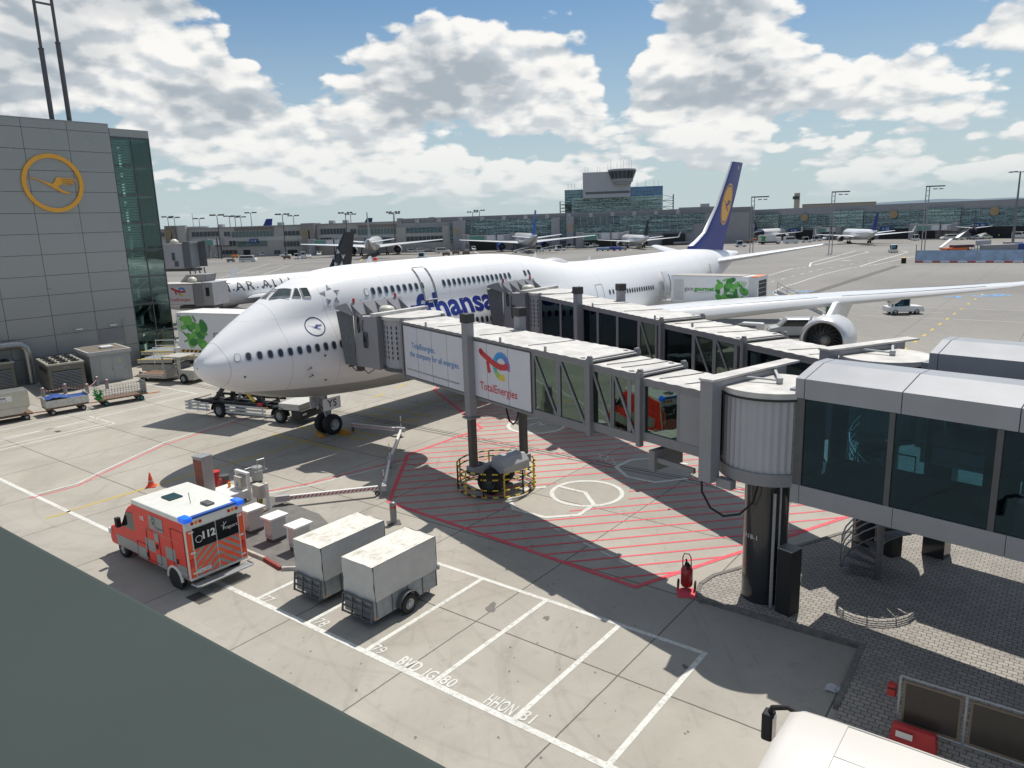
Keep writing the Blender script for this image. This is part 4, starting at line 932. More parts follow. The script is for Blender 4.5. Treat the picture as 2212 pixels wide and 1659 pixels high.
    q=MB(ROOFW); q.T=T; q.cyl((0,0,h-.12),(0,0,h+.05),rr+.12,n=48); q.build('cab_rotunda_roof',cr,smooth=40)
    q=MB(DGREY); q.T=T; q.cyl((0,0,f-.06),(0,0,f+.12),rr+.1,n=48); q.build('cab_turntable',cr,smooth=40)
    q=MB(PNL); q.T=T; q.box(.95,1.5,-1.78,1.78,f-.02,h+.02); q.build('cab_portal',rt,bev=.02)
    q=MB(ROOFW); q.T=T; q.box(.9,1.3,-2.2,1.9,h+.03,h+.22); q.build('cab_portal_cap',rt,bev=.01)
    q=MB(PNL); q.T=T; q.box(1.5,2.85,-1.72,1.72,f+.02,h+.0); cabo=q.build('cab',rt,bev=.02)
    q=MB(BLKGL); q.T=T; q.slab([(x_+1.95,y_) for x_,y_ in ((0,0),)]*1,0,0) if 0 else None
    ov=oval(.17,.42,20,5.); q.T=T@frame((1.98,1.735,f+1.55),(-1,0,0),(0,0,1)); k=q.vs([(x_,y_,.0) for x_,y_ in ov]); q.face(range(k,k+len(ov))); wn_=q.build('cab_window',cabo)
    q=MB(DGREY); q.T=T@frame((1.98,1.735,f+1.55),(-1,0,0),(0,0,1)); q.tube([(x_*1.08,y_*1.04,0) for x_,y_ in ov],.025,5,closed=True); q.build('window_gasket',wn_)
    q=MB(BLACK); q.T=T; q.tube([(2.5,1.76,h-.05),(2.52,1.8,h-.5),(2.45,1.8,h-.9),(2.35,1.8,h-.85),(2.38,1.8,h-.3),(2.45,1.78,h-.0)],.03,5); q.tube([(2.1,1.76,h-.2),(2.15,1.78,h-.6),(2.1,1.76,h-.9)],.018,5); q.build('cab_cable',cabo)
    # bellows
    q=MB(M('bellows_fabric',(.24,.26,.27),.8,var=.3,scale=6)); q.T=T; n=9; rows=[]
    for i in range(n*2+1):
        t_=i/(n*2); e=.08 if i%2 else 0; x_=2.85+(4.02-2.85)*t_; yt=1.78-e; 
        tl=.0+.42*t_
        rows.append([(x_-.25*t_,yt,f+.05),(x_-.1*t_,yt,f+1.),(x_+.0*t_,yt,f+1.9),(x_+tl*.5,yt,h+.2),(x_+tl*.5,yt*.5,h+.32-e),(x_+tl*.5,-yt*.5,h+.32-e),(x_+tl*.5,-yt,h+.2),(x_,-yt,f+1.9),(x_-.1*t_,-yt,f+1.),(x_-.25*t_,-yt,f+.05)])
    q.grid(rows); bel=q.build('bellows',rt)
    q=MB(YEL); q.T=T; q.box(3.3,4.1,-1.6,1.6,h+.30,h+.36); q.build('bellows_bumper',bel)
    # canopy: sloping rain hood with ribs
    q=MB(PNL); q.T=T; q.hexa([(2.5,-1.95,h+.05),(2.9,-1.95,h+.05),(2.9,1.95,h+.05),(2.5,1.95,h+.05)],[(2.95,-2.05,h+.72),(3.1,-2.05,h+.72),(3.1,2.05,h+.72),(2.95,2.05,h+.72)])
    for s_ in (-1,1): q.hexa([(2.6,s_*1.95-.04,h+.05),(4.0,s_*1.95-.04,h+.35),(4.0,s_*1.95+.04,h+.35),(2.6,s_*1.95+.04,h+.05)],[(3.0,s_*2.0-.04,h+.72),(4.05,s_*2.0-.04,h+.45),(4.05,s_*2.0+.04,h+.45),(3.0,s_*2.0+.04,h+.72)])
    q.hexa([(3.1,-1.95,h+.65),(4.05,-1.95,h+.4),(4.05,1.95,h+.4),(3.1,1.95,h+.65)],[(3.1,-1.95,h+.7),(4.05,-1.95,h+.45),(4.05,1.95,h+.45),(3.1,1.95,h+.7)])
    cn=q.build('rain_hood',rt)
    for yy in (-1.8,-.9,0,.9,1.8):
        q=MB(GREY); q.T=T; q.hexa([(1.9,yy-.03,h+.0),(2.55,yy-.03,h+.05),(2.55,yy+.03,h+.05),(1.9,yy+.03,h+.0)],[(2.7,yy-.03,h+.3),(2.9,yy-.03,h+.66),(2.9,yy+.03,h+.66),(2.7,yy+.03,h+.3)]); q.beam((3.05,yy,h+.73),(4.05,yy,h+.47),.06); q.build('hood_rib',cn)
    for yy in (-1.6,1.55):
        q=MB(RED); q.T=T; q.cyl((2.95,yy,h+.72),(2.95,yy,h+.94),.07,n=12); q.build('warning_light',rt,smooth=50)
    q=MB(M('radome_cream',(.6,.58,.48),.4,var=.1)); q.T=T; q.lathe([(0,.34),(.14,.34),(.14,.44),(.26,.44),(.36,.38),(.44,.22),(.46,.02)],(1.85,.15,h+.0),(0,0,1),28); q.build('roof_dome',cabo,smooth=40)
    q=MB(DGREY); q.T=T; q.beam((3.7,-1.6,f-.08),(3.7,1.6,f-.08),.1); q.box(2.95,3.3,1.1,1.4,f-.35,f-.02); q.tube([(3.6,1.5,f-.05),(3.1,1.6,f-.3),(2.6,1.55,f-.1),(2.1,1.6,f-.35),(1.6,1.55,f-.05)],.03,5); q.build('cab_undergear',cabo)
    return rt
kids=[];adv=[]
S1=[(6.5,20.7,1.22,0.,[(14.9,20.5,'advert'),(9.9,14.55,'advert'),(8.3,9.8,'truss'),(6.7,8.2,'truss')]),
    (4.1,7.0,1.11,.13,[(5.45,6.5,'truss'),(4.25,5.4,'truss')]),
    (1.1,4.6,1.01,.26,[(2.45,4.0,'glass'),(1.15,2.4,'wall')])]
br1=bridge('b1','near passenger bridge with white advert panels and glass sections, docked at the front door',(8.,22.2),(-5.3,40.3),1,S1,(4.65,4.78),(7.22,7.6),None,0)
kids=[];adv=[1]
S2=[(11.5,25.2,1.22,0.,[(22.3,25.0,'dark'),(19.9,22.2,'dark'),(17.7,19.4,'dark'),(15.6,17.6,'dark'),(13.5,15.5,'dark'),(11.9,13.4,'truss')]),
    (5.7,12.1,1.11,.13,[(9.1,11.4,'dark'),(7.6,9.0,'truss'),(6.1,7.5,'truss')]),
    (1.1,6.2,1.01,.26,[(1.2,3.4,'dark'),(3.5,5.6,'dark')])]
br2=bridge('b2','farther passenger bridge with dark glass sides, docked at the second door',(13.4,26.),(2.9,50.6),1,S2,(4.6,4.85),(7.25,7.65),None,0,logo=False,cage=True,drive_t=19.6)
# gantry buildings with glazed sides
def glassbldg(C,b,L,label,deep=3.05,rail=True):
    C=Vector((*C,0)); b=Vector((*b,0)).normalized(); rz=math.atan2(b.y,b.x)
    rt=thing('glazed_walkway',label,'walkway building',C,rz,'glazed walkways')
    # local: x along the long side, +y away from camera
    FA=M('fascia_metal',(.27,.28,.30),.35,var=.1,scale=1.2,coat=.2); RF=M('roof_metal',(.33,.34,.36),.38,var=.12,scale=.8,coat=.1)
    prof=[(0,7.12),(0,7.7),(1.15,8.0),(deep-1.15,8.0),(deep,7.7),(deep,7.12)]
    xs=[0,.28]+[2.9+2.62*i for i in range(int((L-2.9)/2.62)+1)]
    for x0,x1 in zip(xs,xs[1:]):
        r_=MB(RF); r_.hexa([(x0+.01,y,z) for y,z in prof],[(x1-.01,y,z) for y,z in prof]); r_.build('roof_section',rt,bev=.01)
    fl=MB(FLR); fl.box(0,L,.06,deep-.06,4.45,4.6); fl.build('floor',rt)
    for x0,x1 in zip(xs,xs[1:]):
        f_=MB(FA); f_.box(x0+.008,x1-.008,-.02,.055,3.95,4.52); f_.build('sill_fascia',rt)
    ff=MB(FA); ff.box(0,L,deep-.055,deep+.02,3.95,4.52).box(.02,L,.06,deep-.06,3.95,4.44); ff.build('soffit',rt)
    ew=MB(PNL); ew.box(-.02,.05,0.,1.0,4.52,7.12).box(-.02,.05,deep-.6,deep,4.52,7.12).box(-.02,.05,1.,deep-.6,6.9,7.12); ew.build('end_wall',rt)
    mu=[.25+2.46*i for i in range(int(L/2.46)+1)]
    for i,x in enumerate(mu):
        for y in (.03,deep-.03): MB(DGREY).box(x-.07,x+.07,y-.05,y+.05,4.52,7.12).build('mullion',rt)
        if i<len(mu)-1:
            for y in (.03,deep-.03):
                g_=MB(GLD if y<1 else GLW); g_.box(x+.07,mu[i+1]-.07,y-.012,y+.012,4.52,7.12); g_.build('glass_pane',rt)
            MB(ZINC).tube([(x+.07,deep-.12,5.55),(mu[i+1]-.07,deep-.12,5.55)],.025,6).build('handrail',rt)
    MB(DGREY).box(0,.25,0.,.06,4.52,7.12).box(0,.25,deep-.06,deep,4.52,7.12).build('corner_panel',rt)
    MB(FA).box(-.3,.0,.3,deep-.9,4.35,7.3).build('rotunda_link',rt)
    return rt
g1=glassbldg((8.15,20.75),(.675,-.738),19,'glazed grey walkway beside the black column, in front of the other walkway')
# inside bits seen through the glass
MB(M('barrier_white',(.6,.58,.56),.6),M('barrier_red',(.5,.04,.04),.6)).box(6.4,7.1,1.5,2.0,4.6,5.5).use(M('barrier_red')).box(7.11,7.8,1.5,2.,4.6,5.5).build('partition',g1,bev=.05)
pc=MB(DARKIN).box(4.6,5.1,1.2,2.8,4.6,7.1).box(8.2,8.7,1.,2.8,4.6,7.1); pc.build('interior_wall',g1)
cp=MB(DGREY); cp.box(1.2,5.6,2.2,2.6,4.6,4.75); cp.build('interior_kerb',g1)
for x in (1.3,3.2,5.1,9.): MB(ZINC).tube([(x,1.4,4.6),(x,1.4,5.6),(x+1.6,1.4,5.6),(x+1.6,1.4,4.6)],.025,6).tube([(x,1.4,5.1),(x+1.6,1.4,5.1)],.02,6).build('guard_rail',g1)
g2=glassbldg((13.75,23.9),(.675,-.738),14,'second glazed walkway, mostly hidden behind the first one')
co=MB(M('column_black')); g2i=g2
for gg,(x,y,r) in ((g2,(.3,1.6,.36)),(g2,(6.,1.6,.4))): MB(M('column_black')).box(x-r,x+r,y-r,y+r,.12,3.95).build('support_column',gg)
MB(FRM).hexa([(-1.3,1.2,3.2),(-1.3,1.6,3.2),(1.2,1.6,3.95),(1.2,1.2,3.95)],[(-1.3,1.2,3.9),(-1.3,1.6,3.9),(0,1.6,4.44),(0,1.2,4.44)]).build('support_bracket',g1)
# spiral stair
sx,sy=12.15,23.0
ss_=thing('spiral_stair','grey steel spiral stair on the brick paving behind the glazed walkway','staircase',(sx,sy,.12))
ST=M('stair_steel',(.20,.205,.215),.45,metal=.4,var=.2)
MB(ST).cyl((0,0,0),(0,0,4.9),.11,n=16).build('centre_pole',ss_,smooth=40)
nst=20; rs=1.15; a_0=R(150); da=R(-20)
for i in range(nst):
    a=a_0+da*i; z=.25+i*.205; s=MB(ST); a2=a+da*1.05
    s.hexa([(0.1*cos(a),.1*sin(a),z),(rs*cos(a),rs*sin(a),z),(rs*cos(a2),rs*sin(a2),z),(.1*cos(a2),.1*sin(a2),z)],[(0.1*cos(a),.1*sin(a),z+.035),(rs*cos(a),rs*sin(a),z+.035),(rs*cos(a2),rs*sin(a2),z+.035),(.1*cos(a2),.1*sin(a2),z+.035)]); s.build('tread',ss_)
for hh in (.35,.62,.88,1.1):
    MB(ZINC).tube([(rs*1.02*cos(a_0+da*i),rs*1.02*sin(a_0+da*i),.25+i*.205+hh) for i in range(nst+1)],.027,6).build('handrail',ss_,smooth=60)
for i in range(0,nst+1,2): a=a_0+da*i; MB(ST).tube([(rs*1.02*cos(a),rs*1.02*sin(a),.25+i*.205),(rs*1.02*cos(a),rs*1.02*sin(a),1.35+i*.205)],.018,6).build('baluster',ss_)
MB(ST).tube([(rs*cos(a_0+da*i),rs*sin(a_0+da*i),.22+i*.205) for i in range(nst+1)],.035,4).build('stringer',ss_)
# ================= left terminal block
T0=Vector((-39.7,66.7,0)); rzT=math.atan2(PD.y,PD.x)
tm_=thing('terminal_building','grey panelled terminal block with large yellow crane sign at the left edge','building',T0,rzT)
def wallmat():
    m=bpy.data.materials.new('facade_panel'); m.use_nodes=True; t=NT(m.node_tree)
    P=t('ShaderNodeTexCoord').outputs['Object']; X,Y,Z_=t('ShaderNodeSeparateXYZ',{0:P}).outputs
    n=t('ShaderNodeTexNoise',{'Vector':P,'Scale':.35,'Detail':4}).outputs[0]
    cell=t('ShaderNodeCombineXYZ',{0:t.m('FLOOR',t.m('DIVIDE',t.m('SUBTRACT',X,2.28),3.62)),1:t.m('FLOOR',t.m('DIVIDE',t.m('SUBTRACT',Z_,.35),1.769)),2:0.}).outputs[0]
    wn=t('ShaderNodeTexWhiteNoise',{'Vector':cell},noise_dimensions='2D').outputs['Value']
    c=t.mix(n,(.285,.295,.285),(.325,.335,.325)); c=t.mix(t.m('MULTIPLY',wn,.25),c,(.265,.28,.275))
    b=t('ShaderNodeBsdfPrincipled',{'Base Color':c,'Roughness':t.m('ADD',.22,t.m('MULTIPLY',n,.15)),'Metallic':.15,'Specular IOR Level':.5})
    t('ShaderNodeOutputMaterial',{'Surface':b.outputs[0]}); return m
wm_=wallmat()
zs=[0,.35,2.12,3.89,5.6,7.42,9.12,10.93,12.70,14.45,16.27,18.05,19.79,21.55,22.3]
xs_=[2.23-3.62*k for k in range(7,-2,-1)]
wb=MB(DGREY); wb.box(-24,5.84,.03,20,0,22.25); cor=wb.build('core_wall',tm_)
pw=MB(wm_)
for i in range(len(xs_)-1):
    for j in range(len(zs)-1): pw.box(xs_[i]+.02,xs_[i+1]-.02,-.02,.06,zs[j]+.02,zs[j+1]-.02)
pw.box(xs_[0],5.84,-.05,.25,22.3,22.36); pw.build('facade_cladding',tm_)
lg=MB(LHY); T=frame((.42,-.17,17.0),(1,0,0),(0,0,1)); 
v,f=disc(2.14,2.48,64); 
def solid(mb,g,T,d=.14):
    v,f=g; k=len(mb.v); mb.add(([Vector(p) for p in v],f),T); mb.add(([Vector(p)-Vector((0,0,d)) for p in v],[tuple(reversed(q)) for q in f]),T)
    from collections import Counter
    E=Counter(); 
    for q in f:
        for a,b in zip(q,q[1:]+q[:1]): E[(a,b)]+=1
    kk=mb.vs([T@p for p in v]+[T@(Vector(p)-Vector((0,0,d))) for p in v]) if False else None
    base=k; n=len(v)
    for (a,b) in E:
        if (b,a) not in E: mb.face((base+a,base+b,base+n+b,base+n+a))
solid(lg,disc(2.12,2.47,64),T); cgv,cgf=tri(CRANE); solid(lg,([p*2.2 for p in cgv],cgf),T); lg.build('crane_sign',tm_)
# glazed corner
gb=thing_=None
GC=MGLASS('corner_glass',(.70,.84,.80),.04,gc=(.62,.76,.73))
MB(wm_).box(5.88,9.5,-.02,6,21.25,22.0).build('corner_parapet',tm_)
zz=[.2,3.1,5.8,8.4,10.99,13.51,16.07,18.73,21.25]
for a,b in zip(zz,zz[1:]):
    for x0,x1 in ((5.9,7.75),(7.8,9.42)):
        MB(GC).box(x0,x1,.02,.05,a+.06,b-.06).build('glass_pane',tm_)
    MB(GC).box(9.45,9.48,.1,6,a+.06,b-.06).build('glass_pane',tm_)
    MB(DGREY).box(5.88,9.5,-.03,.09,b-.06,b+.06).box(9.42,9.52,.1,6,b-.06,b+.06).build('transom',tm_)
    MB(M('inner_floor',(.35,.42,.40),.8)).box(5.9,9.4,.6,6,b-.25,b-.07).build('landing',tm_)
    bl_=MB(M('inner_blind',(.55,.6,.58),.7)); 
    if b>9: 
        for k in range(9): z=a+.25+k*(b-a-.4)/9; bl_.box(5.95,7.7,.35,.4,z,z+.16)
        bl_.build('louvre',tm_)
    st_=MB(M('inner_stair',(.06,.1,.1),.6)); st_.hexa([(6.,2.5,a+.1),(9.3,2.5,b-.3),(9.3,3.6,b-.3),(6.,3.6,a+.1)],[(6.,2.5,a+.35),(9.3,2.5,b-.05),(9.3,3.6,b-.05),(6.,3.6,a+.35)]); st_.build('stair_flight',tm_)
for x in (5.88,7.775,9.46): MB(DGREY).box(x-.04,x+.04,-.02,.1,.1,21.2).build('mullion',tm_)
MB(M('inner_wall',(.5,.56,.54),.9)).box(5.95,9.3,6.05,6.3,.2,21.2).box(5.86,5.9,.2,6,.2,21.2).build('stairwell_wall',tm_)
vt=MB(GREY)
for k in range(9): vt.box(2.4,4.5,-.12,-.05,2.65+k*.14,2.73+k*.14)
vt.build('wall_vent',tm_)
for x in (.59,3.61): MB(M('lamp_lens',(.8,.8,.75),.3)).box(x-.3,x+.3,-.35,-.05,4.1,4.22).build('wall_lamp',tm_,bev=.03)
MB(ZINC).tube([(4.6,-.15,2.),(4.6,-.15,4.6)],.03,6).tube([(4.5,-.15,3.8),(4.6,-.35,4.0)],.02,6).build('wall_antenna',tm_)
for x,zt_,zk in ((1.66,33.5,28.3),(3.1,33.5,29.0)):
    ms=thing('roof_mast','dark steel mast on the terminal roof, '+('left one of the pair' if x<2 else 'right one of the pair'),'mast',T0+PD*x-PN*1.2+Vector((0,0,22.3)),rzT,'masts on the terminal roof')
    MB(DGREY).cyl((0,0,0),(0,0,zk-22.3),.2,n=16).build('lower_tube',ms,smooth=40); MB(DGREY).cyl((0,0,zk-22.3),(0,0,11.),.13,n=16).build('upper_tube',ms,smooth=40); MB(DGREY).cyl((0,0,zk-22.35),(0,0,zk-22.25),.23,n=16).build('collar',ms)
    if x<2: MB(DGREY).beam((0,0,9.75),(1.44,0,9.75),.15).build('cross_bar',ms)
# ================= near apron objects; heading angles
AE=math.atan2(EX.y,EX.x); AN=math.atan2(NX.y,NX.x)
def ENP(e,n,z=0): return EX*e+NX*n+Vector((0,0,z))
def wh(par,x,y,r=.34,w_=.22,name='wheel',hub=None,z=None):
    a,b=MB(BLACK),MB(hub or M('rim_silver',(.4,.4,.41),.4,metal=.4)); wheel(a,b,(x,y,r if z is None else z),(0,1,0),r,w_,22); q=a.build(name,par,smooth=40); b.build('rim',q,smooth=40); return q
def txt(par,s,h,o,x,y,mat,name='lettering',bold=.0,sp=1.,shear=0.): return MB(mat).add(text(s,h,bold,sp,shear=shear),frame(o,x,y)).build(name,par)
# ---- ambulance : local +x forward, +y left (towards the camera)
FLO=M('fluorescent_red',(.78,.035,.022),.45,var=.06); FSIL=M('reflective_silver',(.30,.31,.30),.4,var=.1); AMBW=M('ambulance_white',(.74,.74,.68),.35,var=.08,coat=.3); FOR=M('fluorescent_orange',(.85,.10,.03),.45,var=.05)
am=thing('ambulance','red and silver chequered ambulance with blue lights and a white box roof','ambulance',ENP(-26.5,12.93),AE+pi)
bx=MB(AMBW); bx.box(-3.02,.62,-1.13,1.13,.52,2.80); body=bx.build('box_body',am,bev=.05)
cb=MB(FLO,AMBW); 
prof=[(.6,.45),(3.0,.42),(3.12,.62),(3.08,1.02),(2.95,1.16),(2.05,1.42),(1.42,2.2),(1.15,2.38),(.6,2.42)]
k=cb.vs([(x,y,z) for y,s_ in ((-1.0,1),(1.0,1)) for x,z in prof]); n=len(prof)
cb.hexa([(x,-1.0,z) for x,z in prof],[(x,1.0,z) for x,z in prof]); cab_=cb.build('cab',am,bev=.07)
MB(BLKGL).hexa([(2.02,-.86,1.46),(2.02,.86,1.46),(1.5,.78,2.14),(1.5,-.78,2.14)],[(2.06,-.86,1.5),(2.06,.86,1.5),(1.54,.78,2.18),(1.54,-.78,2.18)]).build('windscreen',cab_)
for s_ in (-1,1):
    MB(BLKGL).hexa([(.85,s_*.99,1.42),(1.95,s_*.99,1.42),(1.45,s_*.99,2.08),(.85,s_*.99,2.15)],[(.85,s_*1.012,1.42),(1.95,s_*1.012,1.42),(1.45,s_*1.012,2.08),(.85,s_*1.012,2.15)]).build('door_window',cab_)
    MB(BLACK).box(1.85,2.05,s_*1.03,s_*1.22,1.38,1.78).build('wing_mirror',am,bev=.04)
    MB(M('headlamp',(.7,.7,.7),.1)).box(2.9,3.1,s_*.9-.16,s_*.9+.16,.85,1.08).build('headlight',am,bev=.04)
MB(FSIL).box(.63,2.5,-1.012,1.012,.5,.95).build('lower_stripe',cab_); MB(DGREY).box(2.95,3.16,-.95,.95,.42,.66).build('bumper',am,bev=.04)
# chequer panels on the near side
for s_ in (1,-1):
    y0,y1=(1.132,1.138) if s_>0 else (-1.138,-1.132)
    fp=MB(FLO); fp.box(-2.98,.58,y0,y1,.55,2.62); sp_=fp.build('side_cladding',body)
    sq=MB(FSIL); ya,yb=(1.139,1.144) if s_>0 else (-1.144,-1.139)
    for i,x in enumerate((-2.98,-2.27,-1.56,-.85,-.14)):
        for j,z in enumerate((.55,1.03)):
            if (i+j)%2==0: sq.box(x+.01,x+.70,ya,yb,z,z+.47)
    sq.box(-1.2,-.86,ya,yb,1.51,1.9)
    sq.build('chequer_squares',sp_)
    dl=MB(M('panel_gap',(.15,.03,.03),.6)); yc=1.147*s_
    for (x0,x1,z0,z1) in ((-2.95,-2.1,.6,2.3),(-1.2,-.3,.65,1.85),(-.25,.5,.6,1.2)):
        for p,q in (((x0,z0),(x1,z0)),((x1,z0),(x1,z1)),((x1,z1),(x0,z1)),((x0,z1),(x0,z0))): dl.beam((p[0],yc,p[1]),(q[0],yc,q[1]),.014,.01)
    dl.build('locker_seam',sp_)
    for (x,z) in ((-2.35,1.1),(-1.0,1.32),(-.2,.8)): MB(BLACK).box(x-.06,x+.06,min(yc,yc+.012*s_),max(yc,yc+.012*s_),z-.09,z+.09).build('door_handle',sp_)
    X_=Vector((-s_,0,0)); yy=1.15*s_
    MB(FSIL).box(-1.6,-.62,min(yy-.006*s_,yy),max(yy-.006*s_,yy),1.95,2.48).build('logo_plate',sp_)
    txt(sp_,'Fraport',.2,(-1.3 if s_>0 else -.9,yy+.004*s_,2.08),X_,(0,0,1),DKTXT)
    st=MB(DKTXT); 
    for kk in range(5): 
        a=kk*2*pi/5+.3; c_=Vector(((-.95 if s_>0 else -1.28),yy+.004*s_,2.3)); st.tube([c_+Vector((cos(a+.6)*.06,0,sin(a+.6)*.06)),c_+Vector((cos(a)*.12,0,sin(a)*.12)),c_+Vector((cos(a-.4)*.17,0,sin(a-.4)*.17))],.012,4)
    st.build('star_emblem',sp_)
    txt(sp_,'112',.2,(-.1,yy,2.22),X_,(0,0,1),AMBW,bold=.012)
    txt(sp_,'RETTUNGSDIENST FRANKFURT AM MAIN',.14,(-1.3,yy,1.86),X_,(0,0,1),M('pale_red_print',(.85,.25,.2),.5))
    txt(sp_,'Feuerwehr',.13,(-2.65,yy,.75),X_,(0,0,1),AMBW)
    ar=MB(AMBW); ar.tube([(-2.05+.47*cos(t_),1.15*s_,.36+.47*sin(t_)) for t_ in [pi*i/12 for i in range(13)]],.05,6); ar.build('wheel_arch',body,smooth=50)
    MB(BLACK).cyl((-2.05,1.1*s_,.36),(-2.05,1.152*s_,.36),.44,n=24).build('arch_recess',body)
for x,y in ((2.2,.88),(2.2,-.88),(-2.05,.98),(-2.05,-.98)): wh(am,x,y,.36,.24)
# rear face
rf=MB(AMBW); rf.box(-3.06,-3.02,-1.12,1.12,.52,2.78); rr=rf.build('rear_frame',am,bev=.01)
for s_ in (-1,1):
    MB(FOR).box(-3.072,-3.062,s_*1.0-.09,s_*1.0+.09,.62,2.35).build('reflective_strip',rr)
    y0,y1=(.02,.86) if s_>0 else (-.86,-.02)
    d_=MB(FSIL).box(-3.078,-3.063,y0,y1,.62,1.62).build('rear_door',am); MB(M('rear_glass_black',(.01,.012,.014),.15)).box(-3.08,-3.064,y0,y1,1.64,2.38).build('rear_window',d_)
    ch=MB(FOR)
    for i in range(-2,6):
        z0=.62+(i-1)*.27; pts=[(y1,z0),(y0,z0+.66),(y0,z0+.80),(y1,z0+.14)] if s_>0 else [(y0,z0),(y1,z0+.66),(y1,z0+.80),(y0,z0+.14)]
        for lim,sg_ in ((.62,1),(1.62,-1)):
            o_=[]
            for (ya,za),(yb_,zb_) in zip(pts,pts[1:]+pts[:1]):
                ia,ib=(za-lim)*sg_>=0,(zb_-lim)*sg_>=0
                if ia: o_.append((ya,za))
                if ia!=ib: t_=(lim-za)/(zb_-za); o_.append((ya+(yb_-ya)*t_,lim))
            pts=o_
            if len(pts)<3: break
        if len(pts)>2: ch.poly([(-3.0795,y,z) for y,z in pts])
    ch.build('chevrons',d_)
    for z in (.75,1.5,2.25): MB(AMBW).box(-3.1,-3.06,s_*.86-.02,s_*.86+.16 if s_>0 else s_*.86+.02,z,z+.06).build('door_hinge',d_) if s_>0 else MB(AMBW).box(-3.1,-3.06,-1.02,-.84,z,z+.06).build('door_hinge',d_)
    MB(REDG).box(-3.1,-3.06,s_*1.0-.06,s_*1.0+.06,1.0,1.3).build('tail_light',am)
txt(rr,'112',.36,(-3.083,.30,2.02),(0,-1,0),(0,0,1),WHITE,bold=.015); MB(WHITE).add(disc(.11,.13,24),frame((-3.083,.66,1.95),(0,-1,0),(0,0,1))).build('phone_ring',rr)
txt(rr,'Fraport',.19,(-3.083,-.55,2.0),(0,-1,0),(0,0,1),WHITE); txt(rr,'RETTUNGSDIENST',.17,(-3.084,0,1.02),(0,-1,0),(0,0,1),FOR,bold=.004)
MB(WHITE).tube([(-3.083,-.25,2.02),(-3.083,-.33,2.15),(-3.083,-.3,2.25)],.01,4).tube([(-3.083,-.2,2.12),(-3.083,-.3,2.13),(-3.083,-.42,2.22)],.01,4).build('star_emblem',rr)
MB(WHITE).box(-3.1,-3.078,.35,.86,.74,.86).build('number_plate',rr); txt(rr,'F RA 1075',.1,(-3.102,.6,.8),(0,-1,0),(0,0,1),DKTXT)
MB(AMBW).box(-3.09,-3.02,-1.0,1.0,2.44,2.72).build('light_panel',am)
for y,c in ((.85,REDG),(.7,AMB),(.55,REDG),(-.85,REDG),(-.7,AMB),(-.55,REDG)): MB(c).cyl((-3.09,y,2.58),(-3.105,y,2.58),.06,n=14).build('marker_light',am)
BLL=M('blue_beacon',(.02,.16,.95),.1,var=.05,emit=.35)
MB(M('blue_strip',(.02,.09,.4),.2)).box(-3.14,-2.98,-1.0,1.0,2.73,2.83).build('light_bar',am,bev=.02)
for s_ in (-1,1): MB(BLL).box(-3.2,-2.72,s_*1.0-.15,s_*1.0+.17,2.66,2.86).build('blue_beacon',am,bev=.06)
sb_=MB(ZINC); sb_.tube([(-3.05,-1.1,.42),(-3.4,-1.1,.42),(-3.48,-1.0,.42),(-3.48,1.0,.42),(-3.4,1.1,.42),(-3.05,1.1,.42)],.035,8); sb_.box(-3.42,-3.08,-1.05,1.05,.39,.42); sb_.build('rear_step',am)
MB(M('roof_hatch_glass',(.03,.07,.07),.15)).box(-.9,-.25,-.1,.42,2.80,2.86).build('roof_hatch',body,bev=.03); MB(DGREY).box(-2.6,-2.1,-.35,-.05,2.80,2.88).build('roof_vent',body,bev=.03)
MB(BLACK).tube([(-1.75,.1,2.8),(-1.72,.12,3.2)],.012,5).build('roof_aerial',body)
